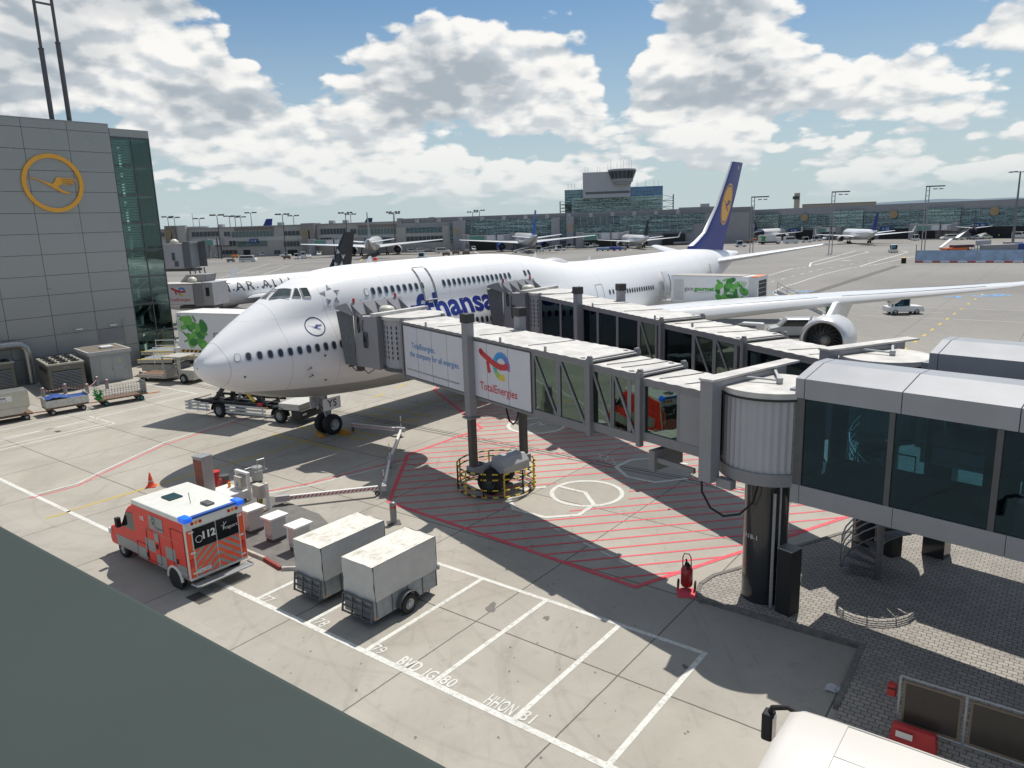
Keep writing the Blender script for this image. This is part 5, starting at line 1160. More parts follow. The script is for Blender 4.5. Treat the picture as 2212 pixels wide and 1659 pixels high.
# ---- covered trailers
def trailer(label):
    t=thing('covered_trailer',label,'trailer',(0,0,0),0,'covered box trailers')
    TG=M('trailer_zinc',(.32,.35,.38),.45,metal=.35,var=.25,scale=4); CV=M('tarpaulin_grey',(.56,.555,.53),.6,var=.12,scale=2.5,bump=.25,bscale=5)
    m=bpy.data.materials.get('tarpaulin_grey')
    MB(TG).box(0,2.8,-.70,.70,.28,.95).build('lower_body',t)
    for x in (.05,.72,1.42,2.1,2.76): MB(DGREY).box(x-.015,x+.015,-.715,.715,.28,.95).build('body_post',t)
    # cover with slight sag and folds
    c=MB(CV); nx,nz=14,5; rnd=random.Random(3)
    def w_(i,j): return .012*sin(i*1.3+j*2.1)+.01*rnd.uniform(-1,1)
    for s_ in (-1,1): c.grid([[(2.8*i/nx,s_*(.725+w_(i,j)),.90+(2.08-.90)*j/nz) for i in range(nx+1)] for j in range(nz+1)])
    for x in (-.02,2.82): c.grid([[(x+w_(i,j),-.725+1.45*i/8,.90+1.18*j/nz) for i in range(9)] for j in range(nz+1)])
    ctop=MB(worn('tarpaulin_top',(.66,.64,.58),(.36,.31,.25),.75,3.2)); ctop.grid([[(-.02+2.84*i/28,-.725+1.45*j/12,2.085-.05*abs(sin(i*pi/7))*sin(pi*j/12)-.03*abs(sin(pi*j/6))) for j in range(13)] for i in range(29)])
    cv=c.build('cover',t,smooth=40); ctop.build('cover_top',cv,smooth=60)
    
    sn=MB(M('cover_stain',(.40,.375,.33),.8,var=.4))
    for i in range(9):
        cx,cy=.25+(i%5)*.56,-.32+.62*(i//5)+rnd.uniform(-.08,.08); r=rnd.uniform(.03,.11)
        pass
    for s_ in (-1,1): MB(DGREY).tube([(.0,s_*.73,.9),(.0,s_*.73,2.08),(2.8,s_*.73,2.08),(2.8,s_*.73,.9)],.012,5).build('cover_seam',cv)
    MB(TG).box(-.06,.0,-.7,.7,.28,.9).build('tailgate',t)
    rk=MB(DGREY)
    for z in (.30,.50,.70,.90): rk.beam((-.1-.12*(.9-z),-.69,z),(-.1-.12*(.9-z),.69,z),.045)
    for y in (-.68,-.23,.23,.68): rk.beam((-.19,y,.28),(-.1,y,.92),.05)
    rk.build('loading_ramp',t)
    for s_ in (-1,1):
        wh(t,1.28,s_*.83,.34,.20); g=MB(DGREY); g.grid([[(1.28+.43*cos(a),yy,.35+.43*sin(a)) for yy in (s_*.71,s_*.95)] for a in [pi*i/12 for i in range(13)]]); g.build('mudguard',t,smooth=60)
        MB(AMB).box(.02,.08,s_*.71-.01,s_*.71+.01,.3,.36).build('side_reflector',t)
    MB(ZINC).beam((2.8,0,.42),(3.65,0,.42),.07).beam((2.8,-.4,.38),(3.4,0,.42),.05).beam((2.8,.4,.38),(3.4,0,.42),.05).build('drawbar',t)
    MB(ZINC).cyl((3.6,0,.36),(3.6,0,.52),.06,n=10).tube([(3.3,.0,.45),(3.3,0,.68),(3.2,0,.7)],.02,6).build('hitch',t)
    return t
t1=trailer('grey covered trailer next to the white cabinets'); t1.location=ENP(-19.65,13.95); t1.rotation_euler.z=AN
t2=rep(t1,ENP(-17.15,13.95),AN,'grey covered trailer nearest the numbered bays')
# ---- power cabinets
def cabinet():
    t=thing('power_cabinet','','power cabinet',(0,0,0),0,'white power cabinets on the kerbed island')
    PK=M('cabinet_white',(.58,.57,.55),.45,var=.08)
    MB(DGREY).box(.02,.48,.02,.66,0,.14).build('plinth',t); b=MB(PK).box(0,.5,0,.68,.14,.97).build('housing',t,bev=.01)
    MB(WHITE).box(-.1,.6,-.1,.78,.97,1.05).build('lid',t,bev=.01)
    txt(b,'BTA POWER',.075,(.25,-.004,.24),(1,0,0),(0,0,1),DKTXT); MB(YEL).add(([Vector((-.035,0,0)),Vector((.035,0,0)),Vector((0,.06,0))],[(0,1,2)]),frame((.25,-.004,.82),(1,0,0),(0,0,1))).build('warning_label',b)
    for z in (.35,.75): MB(BLACK).box(.44,.46,-.01,0,z,z+.03).build('lock',b)
    return t
c1=cabinet(); c1['label']='white power cabinet beside the back corner of the ambulance'; c1.location=ENP(-26.65,15.9,.1); c1.rotation_euler.z=AE
rep(c1,ENP(-25.1,15.9,.1),AE,'middle one of the three white power cabinets'); rep(c1,ENP(-23.55,15.9,.1),AE,'white power cabinet closest to the covered trailers')
# ---- boxes on posts with cables
for (p,lab,two) in (((-12.35,32.6),'cream control box on a white post frame, farther of the pair',True),((-11.1,31.35),'cream control box on a white post next to the striped arm',False)):
    t=thing('control_post',lab,'control box',(*p,.0),AE,'control boxes on posts')
    MB(WHITE).box(-.06,.06,-.06,.06,0,1.35).build('post',t,bev=.008)
    if two: MB(WHITE).box(-.95,.08,-.08,.08,1.35,1.45).box(-.95,-.85,-.06,.06,0,1.35).build('crossbar',t)
    x0=-.75 if two else -.72
    b=MB(M('box_cream',(.52,.50,.43),.45,var=.1)).box(x0,x0+.55,-.28,.02,.62,1.24).build('box',t,bev=.012)
    if two: MB(DGREY).box(x0+.2,x0+.3,-.29,-.28,.95,1.0).cyl((x0+.25,-.3,.85),(x0+.25,-.28,.85),.05,n=10).build('socket',b)
    cbm=MB(YEL,BLACK)
    for k in range(6):
        cbm.use(YEL if k%2 else BLACK); x=x0+.08+.08*k; cbm.tube([(x,-.1,.62),(x+.03*sin(k),-.12,.4),(x+.06,-.05-.04*k,.12),(x+.3,.1,.03)],.022,5)
    cbm.build('cable',t)
# ---- low carts behind the ambulance, beacon, bin
q=thing('ground_power_unit','low white ground power unit with orange beacon behind the ambulance roof','ground power unit',G(500,1085),AE)
MB(WHITE).box(-.9,.7,-.5,.5,.2,.62).build('housing',q,bev=.04); MB(AMB).cyl((-.35,.2,.62),(-.35,.2,.86),.07,n=14).build('beacon',q,bev=.02); MB(DGREY).box(-.8,.6,-.4,.4,.1,.2).build('chassis',q)
for x in(-.6,.45):
    for y in (-.4,.4): wh(q,x,y,.15,.1)
q=thing('plastic_barrel','grey barrel strapped with a red band between the control boxes','barrel',G(484+4,1062),0)
MB(DGREY).cyl((0,0,0),(0,0,.85),.24,n=20).build('drum',q,smooth=40); MB(RED).cyl((0,0,.55),(0,0,.62),.245,n=20).build('band',q)
q=thing('steel_bin','round steel bin in a small railed trolley behind the control boxes','bin',G(557,1040),AE)
MB(ZINC).cyl((0,0,.1),(0,0,.75),.28,n=20).lathe([(0,.3),(.05,.26),(.08,.02)],(0,0,.75),(0,0,1),20).build('drum',q,smooth=40); MB(ZINC).tube([(-.5,-.35,.65),(.4,-.35,.65),(.4,.35,.65),(-.5,.35,.65)],.02,6,closed=True).tube([(.4,-.2,.65),(.42,-.2,1.25),(.42,.2,1.25),(.4,.2,.65)],.02,6).build('rail',q)
q=thing('red_bin','red round bin behind the tall sign pillar','bin',G(467,1052),0); MB(RED).cyl((0,0,.0),(0,0,.75),.2,.23,n=18).build('tub',q,smooth=40); MB(RED).cyl((0,0,.75),(0,0,.82),.26,n=18).build('rim',q,smooth=40)
q=thing('hose_trolley','small red hand trolley beside the sign pillar','hand trolley',G(478,1074),AE+.6)
MB(RED).tube([(0,-.2,.05),(0,-.2,.75),(.05,-.1,.9),(.05,.1,.9),(0,.2,.75),(0,.2,.05)],.025,6).tube([(0,-.2,.3),(0,.2,.3)],.02,6).tube([(0,-.2,.05),(.35,-.2,.05),(.35,.2,.05),(0,.2,.05)],.025,6).build('frame',q)
# ---- sign pillar
q=thing('sign_pillar','tall grey pillar with a red display window, standing behind the ambulance','sign pillar',G(449,1088),AE+.15)
MB(M('pillar_grey',(.40,.37,.35),.5,var=.12)).box(-.32,.32,-.28,.28,0,2.32).build('pillar',q,bev=.02); MB(ZINC).box(-.34,.34,-.3,.3,2.32,2.36).build('cap',q)
MB(M('sign_red_glass',(.30,.05,.03),.2,var=.6,scale=1.2)).box(-.26,.26,-.295,-.282,.95,2.2).build('display',q); w_=MB(WHITE).box(-.17,.13,-.293,-.283,.42,.74).build('phone_sign',q)
MB(TERD).tube([(-.1,-.297,.66),(-.1,-.297,.53),(.06,-.297,.5)],.03,6).build('phone_symbol',w_)
# ---- cone
q=thing('traffic_cone','orange traffic cone on the yellow line behind the ambulance','cone',G(327,1051),.3)
MB(M('cone_orange',(.75,.09,.03),.5)).lathe([(.04,.2),(.08,.17),(.3,.115),(.72,.035),(.74,.01)],(0,0,0),(0,0,1),20).build('cone_body',q,smooth=60); MB(M('cone_orange')).box(-.24,.24,-.24,.24,0,.05).build('base',q,bev=.02); MB(M('cone_band',(.5,.42,.38),.5)).lathe([(0,.122),(.16,.084)],(0,0,.28),(0,0,1),20).build('band',q)
# ---- striped supply arm
def stripe_mat():
    m=bpy.data.materials.new('red_white_stripe'); m.use_nodes=True; t=NT(m.node_tree); P=t('ShaderNodeTexCoord').outputs['Object']; X,Y,Z_=t('ShaderNodeSeparateXYZ',{0:P}).outputs
    s=t.m('FRACT',t.m('ADD',t.m('MULTIPLY',X,5.5),t.m('MULTIPLY',Z_,-6.))); f=t.m('MULTIPLY',t.m('LESS_THAN',s,.5),t.m('LESS_THAN',t.m('ABSOLUTE',t.m('SUBTRACT',Z_,.40)),.055))
    b=t('ShaderNodeBsdfPrincipled',{'Base Color':t.mix(f,(.72,.70,.67),(.42,.03,.03)),'Roughness':.5}); t('ShaderNodeOutputMaterial',{'Surface':b.outputs[0]}); return m
SM=stripe_mat()
arm=thing('supply_arm','white articulated supply arm with red stripes running from the posts to the nose wheel','supply arm',(-10.7,31.95,0))
pts=[(-10.7,31.9),(-6.15,32.95),(-6.55,37.2),(-6.75,42.9),(-10.3,44.6)]
for i,(a,b) in enumerate(zip(pts,pts[1:])):
    A_=Vector((*a,0));B_=Vector((*b,0)); d=B_-A_; L=d.length; o=Vector((-10.7,31.95,0))
    bb=MB(SM if i in(0,3) else WHITE); bb.box(.35,L-.3,-.07,.07,.30,.50) if i in (0,3) else bb.box(.1,L-.1,-.06,.06,.34,.46)
    s_=bb.build('arm_segment',arm,loc=A_-o,rz=math.atan2(d.y,d.x)); 
    j=MB(LGREY); j.box(-.25,.4,-.12,.12,.27,.54); j.build('joint_housing',arm,loc=A_-o,rz=math.atan2(d.y,d.x),bev=.02)
    wb_=MB(GREY); wb_.tube([(L-.35,0,.3),(L-.35,0,.2)],.02,6); a2,b2=MB(BLACK),MB(ZINC); wheel(a2,b2,(L-.35,0,.12),(.2,1,0),.12,.05,14); c_=a2.build('castor',arm,loc=A_-o,rz=math.atan2(d.y,d.x)); b2.build('rim',c_)
    if i in(1,2,3): pl=MB(WHITE,RED); pl.cyl((.0,0,.5),(0,0,.8),.02,n=6); pl.use(RED).cyl((0,0,.8),(0,0,.95),.022,n=6); pl.use(WHITE).cyl((0,0,.95),(0,0,1.25),.022,n=6); pl.build('marker_pole',arm,loc=A_-o)
MB(BLACK).tube([(.1,0,.4),(.05,.2,.3),(-.1,.0,.3)],.06,6).build('cable_chain',arm)
MB(BLACK).box(3.98,4.3,5.35,5.6,.35,.6).build('cable_chain',arm) if 0 else None
for (u,v,rz_,lab) in ((692,942,.6,'orange-yellow wheel chock in front of the nose wheels'),(743,936,.9,'orange-yellow wheel chock right of the nose wheels')):
    q=thing('wheel_chock',lab,'wheel chock',G(u,v),rz_,'wheel chocks'); MB(M('chock_orange',(.6,.26,.03),.6)).prism([(-.18,0),(.18,0),(.06,.2),(-.06,.2)],-.5,.5).build('wedge',q,bev=.02); MB(BLACK).tube([(0,.5,.12),(.1,.6,.05),(0,.75,.03)],.02,5).build('rope',q)
# ---- bollards
def bollard(label,p,h=.95,r=.14,grp='steel bollards',plate=True):
    t=thing('bollard',label,'bollard',p,.3,grp); MB(M('bollard_steel',(.26,.27,.27),.4,metal=.3,var=.15)).lathe([(.02,r),(h*.86,r),(h*.95,r*.93),(h,r*.6),(h+.01,.01)],(0,0,0),(0,0,1),22).build('tube',t,smooth=40)
    MB(RED,WHITE).lathe([(h*.74,r*1.01),(h*.82,r*1.01)],(0,0,0),(0,0,1),22).build('reflective_band',t)
    if plate: MB(DGREY).box(-.28,.28,-.28,.28,0,.025).build('base_plate',t)
bollard('stout grey steel bollard on a square plate near the covered trailers',G(851,1130))
za_=lambda x,y:(x*.19841,702.2+y*.19841)
for (x,y),lab in (((955,745),'short bollard between the blue-covered cart and the mesh cart'),((1062,662),'bollard in front of the white hut, left one'),((1170,695),'bollard in front of the white hut, right one'),((1545,600),'bollard beside the pushback tractor'),((475,790),'bollard behind the front end of the blue-covered cart'),((715,745),'bollard behind the middle of the blue-covered cart')):
    bollard(lab,G(*za_(x,y)),.82,.14,'bollards along the chiller units',plate=False)
ch_=thing('chain_barrier','red and white chain between the bollards by the chiller units','chain',G(*za_(475,790)),0)
pp=[G(*za_(*q)) for q in ((475,790),(715,745),(955,745),(1062,662))]; cm_=MB(WHITE,RED)
for a,b in zip(pp,pp[1:]):
    for i in range(14):
        cm_.use((WHITE,RED)[i%2]); f=lambda t_: a.lerp(b,t_)-pp[0]+Vector((0,0,.55-.5*t_*(1-t_))); cm_.tube([f(i/14),f((i+1)/14)],.02,5,caps=False)
cm_.build('chain',ch_)
# ---- wheeled fire extinguisher
q=thing('wheeled_extinguisher','red wheeled fire extinguisher on a red floor square by the brick kerb','fire extinguisher',G(1483,1272),-.35+pi/2)
EXR=M('extinguisher_red',(.38,.015,.02),.3,coat=.4)
MB(EXR).lathe([(.1,.05),(.13,.17),(.2,.2),(.72,.2),(.82,.15),(.86,.07),(.93,.06)],(0,0,0),(0,0,1),24).build('cylinder',q,smooth=50)
MB(BLACK).lathe([(.86,.075),(.95,.075),(.97,.02)],(0,0,0),(0,0,1),14).build('valve',q); MB(EXR).tube([(.12,.15,.3),(.1,.15,1.1),(.08,.1,1.24),(.08,-.06,1.24),(.1,-.12,1.1),(.12,-.15,.3)],.02,6).build('handle',q,smooth=60)
MB(BLACK).tube([(-.05,-.1,.93),(-.18,-.05,.8),(-.2,-.02,1.0),(-.24,0,1.2)],.03,6).build('hose',q,smooth=60)
for s_ in (-1,1): a,b=MB(BLACK),MB(GREY); wheel(a,b,(.02,s_*.28,.16),(0,1,0),.16,.06,18); c_=a.build('wheel',q,smooth=40); b.build('rim',c_)
rs_=MB(MR).poly([(x,y,.006) for x,y in ((5.25,22.4),(6.1,22.3),(6.2,23.0),(5.35,23.1))]); rs_.build('red_floor_square')['kind']='structure'
# ---- white bus, lower right
bz=thing('white_bus','white bus roof with a black mirror arm in the lower right corner','bus',ENP(2.3,12.05),AE+pi)
BW=M('bus_white',(.66,.64,.60),.35,var=.04,scale=.5,coat=.3)
secs_=[(5.9,1.16,2.2,2.9),(5.86,1.2,.7,3.0),(5.65,1.24,.4,3.07),(5.1,1.25,.35,3.09),(4.0,1.25,.35,3.1),(-5.8,1.25,.35,3.1)]
b=MB(BW); rows=[]
for (x,hw,z0,z1) in secs_:
    r_=[]
    for y,z in ((-hw,z0),(-hw,z0+(z1-z0)*.5),(-hw,z1-.3),(-hw+.07,z1-.1),(-hw+.25,z1-.01),(0,z1+.03),(hw-.25,z1-.01),(hw-.07,z1-.1),(hw,z1-.3),(hw,z0+(z1-z0)*.5),(hw,z0)): r_.append((x,y,z))
    rows.append(r_)
b.grid(rows); b.poly(rows[0][::-1]); b.poly(rows[-1]); bo=b.build('bus_body',bz,smooth=50)
sm=MB(M('roof_seam',(.45,.44,.42),.6)); sm.tube([(4.85,-1.18,2.93),(4.85,-1.0,3.094),(4.85,0,3.127),(4.85,1.0,3.094),(4.85,1.18,2.93)],.008,4).tube([(4.85,.0,3.127),(-5.7,0,3.132)],.006,4).tube([(4.85,-1.0,3.096),(-5.7,-1.0,3.098)],.008,4); sm.build('roof_seam',bo)
MB(BLACK).cyl((4.2,.55,3.1),(4.2,.55,3.2),.03,n=8).build('roof_nozzle',bo)
MB(BLKGL).grid([[(5.9-.0*0,-.8,1.2),(5.9,.8,1.2)],[(5.93,-.8,2.1),(5.93,.8,2.1)]]).build('windscreen',bz)
for s_ in (-1,1):
    MB(BLKGL).box(-5.5,4.7,s_*1.255-.006,s_*1.255+.006,1.3,2.5).build('side_windows',bz)
    for x in (3.6,-3.4): wh(bz,x,s_*1.1,.5,.3)
MB(BLACK).tube([(5.5,-1.05,2.9),(5.95,-1.08,2.98),(6.25,-1.08,2.85),(6.3,-1.08,2.7)],.055,8).build('mirror_arm',bz,smooth=60); mi=MB(BLACK).box(6.2,6.42,-1.22,-.94,2.15,2.75).build('mirror',bz,bev=.05); MB(CHROME).box(6.19,6.199,-1.19,-.97,2.2,2.68).build('mirror_glass',mi)
# ---- metal railing with dark panels
gr=thing('panel_railing','galvanised railing with dark panels on the paving beside the bus','railing',ENP(-2.2,17.0+.05,.12),AE)
pr=G(1935,1572)-ENP(-2.2,17.05); gr.location=(G(1935,1588).x,G(1935,1588).y,.1); gr.rotation_euler.z=AE-.0
for x in (0,1.35,2.7,4.05): MB(ZINC).box(x-.025,x+.025,-.025,.025,0,1.5).build('post',gr)
for z in (1.5,.25): MB(ZINC).tube([(0,0,z),(5,0,z)],.025,6).build('rail',gr)
for x in (0,1.35,2.7): MB(M('panel_frame_tan',(.22,.18,.13),.6)).box(x+.08,x+1.27,-.02,.02,.3,1.42).build('panel_frame',gr); MB(M('panel_smoked',(.055,.05,.045),.25)).box(x+.13,x+1.22,-.03,.03,.36,1.36).build('panel_infill',gr)
q=thing('plastic_barrier','red plastic barrier between the bus and the railing','barrier',G(1972,1608,.12),AE)
MB(M('barrier_red')).hexa([(-.5,-.2,0),(.5,-.2,0),(.5,.2,0),(-.5,.2,0)],[(-.45,-.1,.42),(.45,-.1,.42),(.45,.1,.42),(-.45,.1,.42)]).build('body',q,bev=.04); MB(WHITE).box(-.35,.0,-.2,-.19,.2,.35).build('label_plate',q)
q=thing('red_fire_bucket','small red box fixed to the railing post','box',G(1937,1500,.9)+Vector((-.12,0,0)),AE); MB(M('barrier_red')).box(-.1,.1,-.1,.1,0,.3).build('shell',q,bev=.03); MB(BLACK).box(-.08,.08,-.105,-.1,.2,.24).build('slot',q)
bg_=G(1815,1488); pb_=MB(M('clear_plastic',(.55,.57,.6),.3,alpha=.75)); rnd=random.Random(5)
pb_.grid([[ (bg_.x-.3+.6*i/6+rnd.uniform(-.03,.03)-.05*j,bg_.y+.1-.22*j/4-.12*i/6+rnd.uniform(-.03,.03),.02+rnd.uniform(0,.09)) for i in range(7)] for j in range(5)]); tag(pb_.build('plastic_bag'),'crumpled clear plastic bag on the concrete near the kerb','bag')
# ---- foreground ledge of the building the photo was taken from, and that building
la,lb_=G(0,1131,11.75),G(985,1659,11.75); d=(lb_-la).normalized(); nn_=Vector((d.y,-d.x,0)); nn_=nn_ if nn_.y<0 else -nn_
a=la-d*8; b_=lb_+d*.9
LG=M('ledge_paint',(.047,.062,.058),.75,var=.10,scale=1.5,spec=.15)
cc=thing('viewing_terrace','dark green-grey building ledge filling the lower left corner','ledge',(0,0,0))
P_=[a,b_,b_+nn_*1.3,a+nn_*3.]
MB(LG).hexa([(p.x,p.y,11.35) for p in P_],[(p.x,p.y,11.75) for p in P_]).build('ledge',cc,bev=.01)
# ================= left side: plant, hut, carts
rzP=math.atan2(PD.y,PD.x)
def loc_en(p): return Vector((p[0],p[1],0))
def chiller(label,p,rz):
    t=thing('chiller_unit',label,'chiller',p,rz,'chiller units by the terminal wall')   # local x along front (right), y back
    CMt=M('chiller_metal',(.17,.165,.14),.4,metal=.4,var=.15,scale=1.); CT=M('chiller_top',(.42,.40,.34),.4,metal=.3)
    MB(CMt).box(0,2.6,0,4.8,.15,2.2).build('casing',t,bev=.02); MB(CT).box(-.05,2.65,-.05,4.85,2.2,2.34).build('top_cap',t,bev=.02); MB(DGREY).box(.05,2.55,.05,3.95,0,.15).build('skid',t)
    for x0,x1 in ((.25,1.5),(1.55,2.35)):
        g=MB(ZINC)
        for k in range(11): g.hexa([(x0,-.06,.4+k*.12),(x1,-.06,.4+k*.12),(x1,-.005,.44+k*.12),(x0,-.005,.44+k*.12)],[(x0,-.06,.42+k*.12),(x1,-.06,.42+k*.12),(x1,-.005,.46+k*.12),(x0,-.005,.46+k*.12)])
        g.build('louvre',t); MB(BLACK).box(x0,x1,-.004,-.002,.36,1.76).build('louvre_recess',t)
    for i in range(3):
        for j in range(4):
            f=MB(BLACK); f.cyl((.5+i*.8,.6+j*1.15,2.34),(.5+i*.8,.6+j*1.15,2.42),.33,n=18); f.cyl((.5+i*.8,.6+j*1.15,2.42),(.5+i*.8,.6+j*1.15,2.52),.12,n=10); f.build('roof_fan',t)
    MB(BLACK).box(-.06,-.01,.8,3.6,1.55,1.85).build('side_slot',t)
    txt(t,'LEBON',.16,(1.3,-.012,1.98),(1,0,0),(0,0,1),ZINC)
    return t
h2=math.atan2(60.4-58.8,-35.54+37.37)
ch1=chiller('dark grey chiller unit with roof fans beside the white hut',(-37.37,58.8,0),h2)
rep(ch1,(-43.7,59.6,0),h2,'chiller unit cut by the left picture edge')
hu=thing('equipment_hut','pale grey equipment hut with double doors and a yellow warning sign','hut',(-35.35,62.18,0),math.atan2(1.8,1.9))
HW=M('hut_wall',(.36,.37,.36),.5,var=.06,scale=1.)
MB(HW).box(-.45,2.75,0,4.2,0,2.45).build('walls',hu,bev=.01); MB(M('hut_trim',(.46,.46,.44),.5)).box(-.57,2.87,-.12,4.32,2.45,2.75).build('parapet',hu,bev=.01); MB(M('hut_roof_gravel',(.16,.135,.11),.9)).box(-.4,2.7,.05,4.15,2.75,2.757).build('roof',hu); MB(WHITE).box(.9,1.9,1.3,2.2,2.76,2.95).build('roof_light',hu,bev=.05)
for x0,x1 in ((.35,1.3),(1.32,2.35)): d_=MB(M('hut_door',(.40,.41,.40),.45)).box(x0,x1,-.03,.0,.08,2.2).build('door',hu,bev=.008); MB(DGREY).box(x0+.86,x0+.89,-.05,-.03,1.,1.2).build('handle',d_)
MB(YEL).add(([Vector((-.12,0,0)),Vector((.12,0,0)),Vector((0,.2,0))],[(0,1,2)]),frame((1.85,-.034,1.75),(1,0,0),(0,0,1))).build('warning_sign',hu)
MB(DGREY).box(-.03,0,1.,1.6,.7,1.3).build('side_grille',hu)
pi_=thing('duct_pipe','large insulated silver duct pipe beside the chillers at the left edge','pipe',(-41.6,62.2,0),rzP)
MB(M('duct_foil',(.42,.42,.40),.3,metal=.7,var=.2,scale=3)).tube([(-6,.6,3.55),(-.3,.6,3.55),(.25,.6,3.5),(.6,.6,3.2),(.7,.6,2.7),(.7,.6,.1)],.36,16).build('duct',pi_,smooth=60)
MB(M('duct_foil')).tube([(-2.8,.3,.1),(-2.8,.3,3.2)],.2,12).tube([(-2.1,.3,.1),(-2.1,.3,3.2)],.2,12).build('riser',pi_,smooth=60)
q=thing('small_wall_cabinet','low grey cabinet with a tan panel between the hut and the wall','cabinet',G(*za_(740,520))+Vector((-1.5,3.,0)),rzP); MB(GREY).box(-.9,.9,-.4,.4,0,1.7).build('case',q,bev=.02); MB(M('tan_panel',(.3,.2,.15),.7)).box(-.1,.7,-.41,-.4,.5,1.3).build('panel',q)
# container on dolly
DB=M('dolly_rust',(.22,.13,.08),.7,var=.4,scale=5)
def dolly(t,L,W_,z=.5,hub=None,name='deck'):
    MB(DB).box(-L/2,L/2,-W_/2,W_/2,z-.1,z).build(name,t); 
    for x in (-L*.36,L*.36):
        MB(DB).box(x-.06,x+.06,-W_/2+.1,W_/2-.1,z-.3,z-.1).build('axle',t)
        for s_ in (-1,1): wh(t,x,s_*(W_/2-.12),.2,.13,hub=hub)
    MB(ORG).beam((L/2,0,z-.2),(L/2+1.1,0,z-.25),.06).build('tow_bar',t)
ad=math.atan2(55.18-51.51,-28.7+32.56)
ak=thing('cargo_container','silver air cargo container on a low dolly at the left edge','cargo container',(-35.1,49.9,0),ad)
dolly(ak,2.9,1.7,.48); AL=M('container_aluminium',(.50,.50,.46),.32,metal=.75,var=.12,scale=2)
cb_=MB(AL); cb_.hexa([(-1.3,-.76,.5),(.9,-.76,.5),(.9,.76,.5),(-1.3,.76,.5)],[(-1.3,-.76,1.0),(1.35,-.76,1.0),(1.35,.76,1.0),(-1.3,.76,1.0)]); cb_.box(-1.3,1.35,-.76,.76,1.0,2.12); co_=cb_.build('container',ak,bev=.02)
MB(WHITE).box(-.95,.35,-.775,-.765,1.48,1.86).build('label_plate',co_); txt(co_,'jettainer',.22,(-.35,-.781,1.74),(1,0,0),(0,0,1),DKTXT,bold=.006); txt(co_,'AKE 86433 LH',.15,(-.4,-.781,1.56),(1,0,0),(0,0,1),DKTXT)
c2=thing('open_baggage_cart','low white baggage cart covered by a blue tarpaulin','baggage cart',(-32.35,52.25,0),ad)
dolly(c2,2.7,1.4,.55); sdm=M('cart_white',(.6,.59,.54),.5,var=.25,scale=5)
for s_ in (-1,1): MB(sdm).box(-1.35,1.35,s_*.7-.02,s_*.7+.02,.58,1.1).build('side_panel',c2)
for x in (-1.36,1.36): MB(sdm).box(x-.02,x+.02,-.7,.7,.58,1.25).build('end_panel',c2); MB(ZINC).tube([(x,-.68,.58),(x,-.68,1.35),(x,.68,1.35),(x,.68,.58)],.02,6).build('end_rail',c2)
tp_=MB(MID); rnd=random.Random(2); tp_.grid([[(-1.3+2.6*i/12,-.72+1.44*j/6,1.15+.14*sin(i*.5)+rnd.uniform(-.05,.05)) for j in range(7)] for i in range(13)]); tp_.build('tarpaulin',c2,smooth=80)
c3=thing('mesh_baggage_cart','long baggage cart with wire mesh sides and green net','baggage cart',(-29.6,54.75,0),ad)
dolly(c3,3.4,1.4,.55,hub=M('teal_hub',(.02,.25,.28),.4))
for s_ in (-1,1):
    m_=MB(ZINC); 
    for z in (.6,.75,.9,1.05,1.2,1.3): m_.tube([(-1.6,s_*.68,z),(1.6,s_*.68,z)],.012,5)
    for k in range(17): m_.tube([(-1.6+.2*k,s_*.68,.56),(-1.6+.2*k,s_*.68,1.3)],.012,5)
    m_.build('mesh_side',c3)
MB(M('mesh_end',(.33,.34,.33),.5)).box(1.6,1.64,-.68,.68,.56,1.45).build('end_panel',c3); MB(ZINC).tube([(-1.6,-.68,.5),(-1.6,-.68,1.35),(-1.6,.68,1.35),(-1.6,.68,.5)],.02,6).build('end_rail',c3)
gn=MB(M('green_net',(.03,.30,.06),.8,var=.5,scale=12)); rnd=random.Random(9)
for k in range(26): p=Vector((-1.7+rnd.uniform(-.12,.12),-.5+rnd.uniform(-.3,.35),.95+rnd.uniform(-.3,.3))); gn.tube([p+Vector([rnd.uniform(-.2,.2) for _ in range(3)]) for _ in range(4)],.035,5)
gn.build('rolled_net',c3)
# ================= catering trucks, loaders, vehicles at the stand
def herb_panel(par,o,x,y,w_,h_,seed,sz=1.,order=1):
    lb=MB(GREEN); leaves(lb,frame(o,x,y),w_,h_,seed); return lb.build('herb_print',par)
def name_print(par,o,x,y,h):
    tm=MB(DKTXT); g1_=text('gate',h); g2_=text('gourmet',h,.014*h/.3)
    w1=max(p.x for p in g1_[0])-min(p.x for p in g1_[0]); w2=max(p.x for p in g2_[0])-min(p.x for p in g2_[0]); T=frame(o,x,y)
    tm.add(g1_,T@Matrix.Translation((-w2/2-.03,0,0))); tm.use(GREEN).add(g2_,T@Matrix.Translation((w1/2+.03,0,0))); tm.build('name_lettering',par)
cat=thing('catering_truck','raised catering truck box with green herbs beside the nose, on a low black chassis','catering truck',(-20.,48.9,0),R(-24))
CHS=M('chassis_black',(.02,.02,.022),.5,var=.3)
f_=MB(CHS); f_.box(-1.8,6.2,.55,.8,.75,1.0).box(-1.8,6.2,1.4,1.65,.75,1.0); 
for x in (-1.7,-.6,.6,2.,3.3,4.6): f_.box(x,x+.15,.1,2.2,.85,1.05)
f_.box(-2.2,4.,.05,.17,1.05,1.2).box(-2.2,4.,2.1,2.22,1.05,1.2); ch=f_.build('chassis',cat)
for x in (0,5.2):
    for y in (.15,2.05):
        a,b=MB(BLACK),MB(GREY); wheel(a,b,(x,y,.5),(0,1,0),.5,.34,26); w_=a.build('wheel',cat,smooth=40); b.build('rim',w_,smooth=40); MB(CHS).grid([[(x+.62*cos(t_),yy,.5+.62*sin(t_)) for yy in (y-.22,y+.22)] for t_ in [pi*(i/10) for i in range(11)]]).build('mudguard',cat)
GR_=M('guard_rail_white',(.62,.62,.60),.5,var=.1)
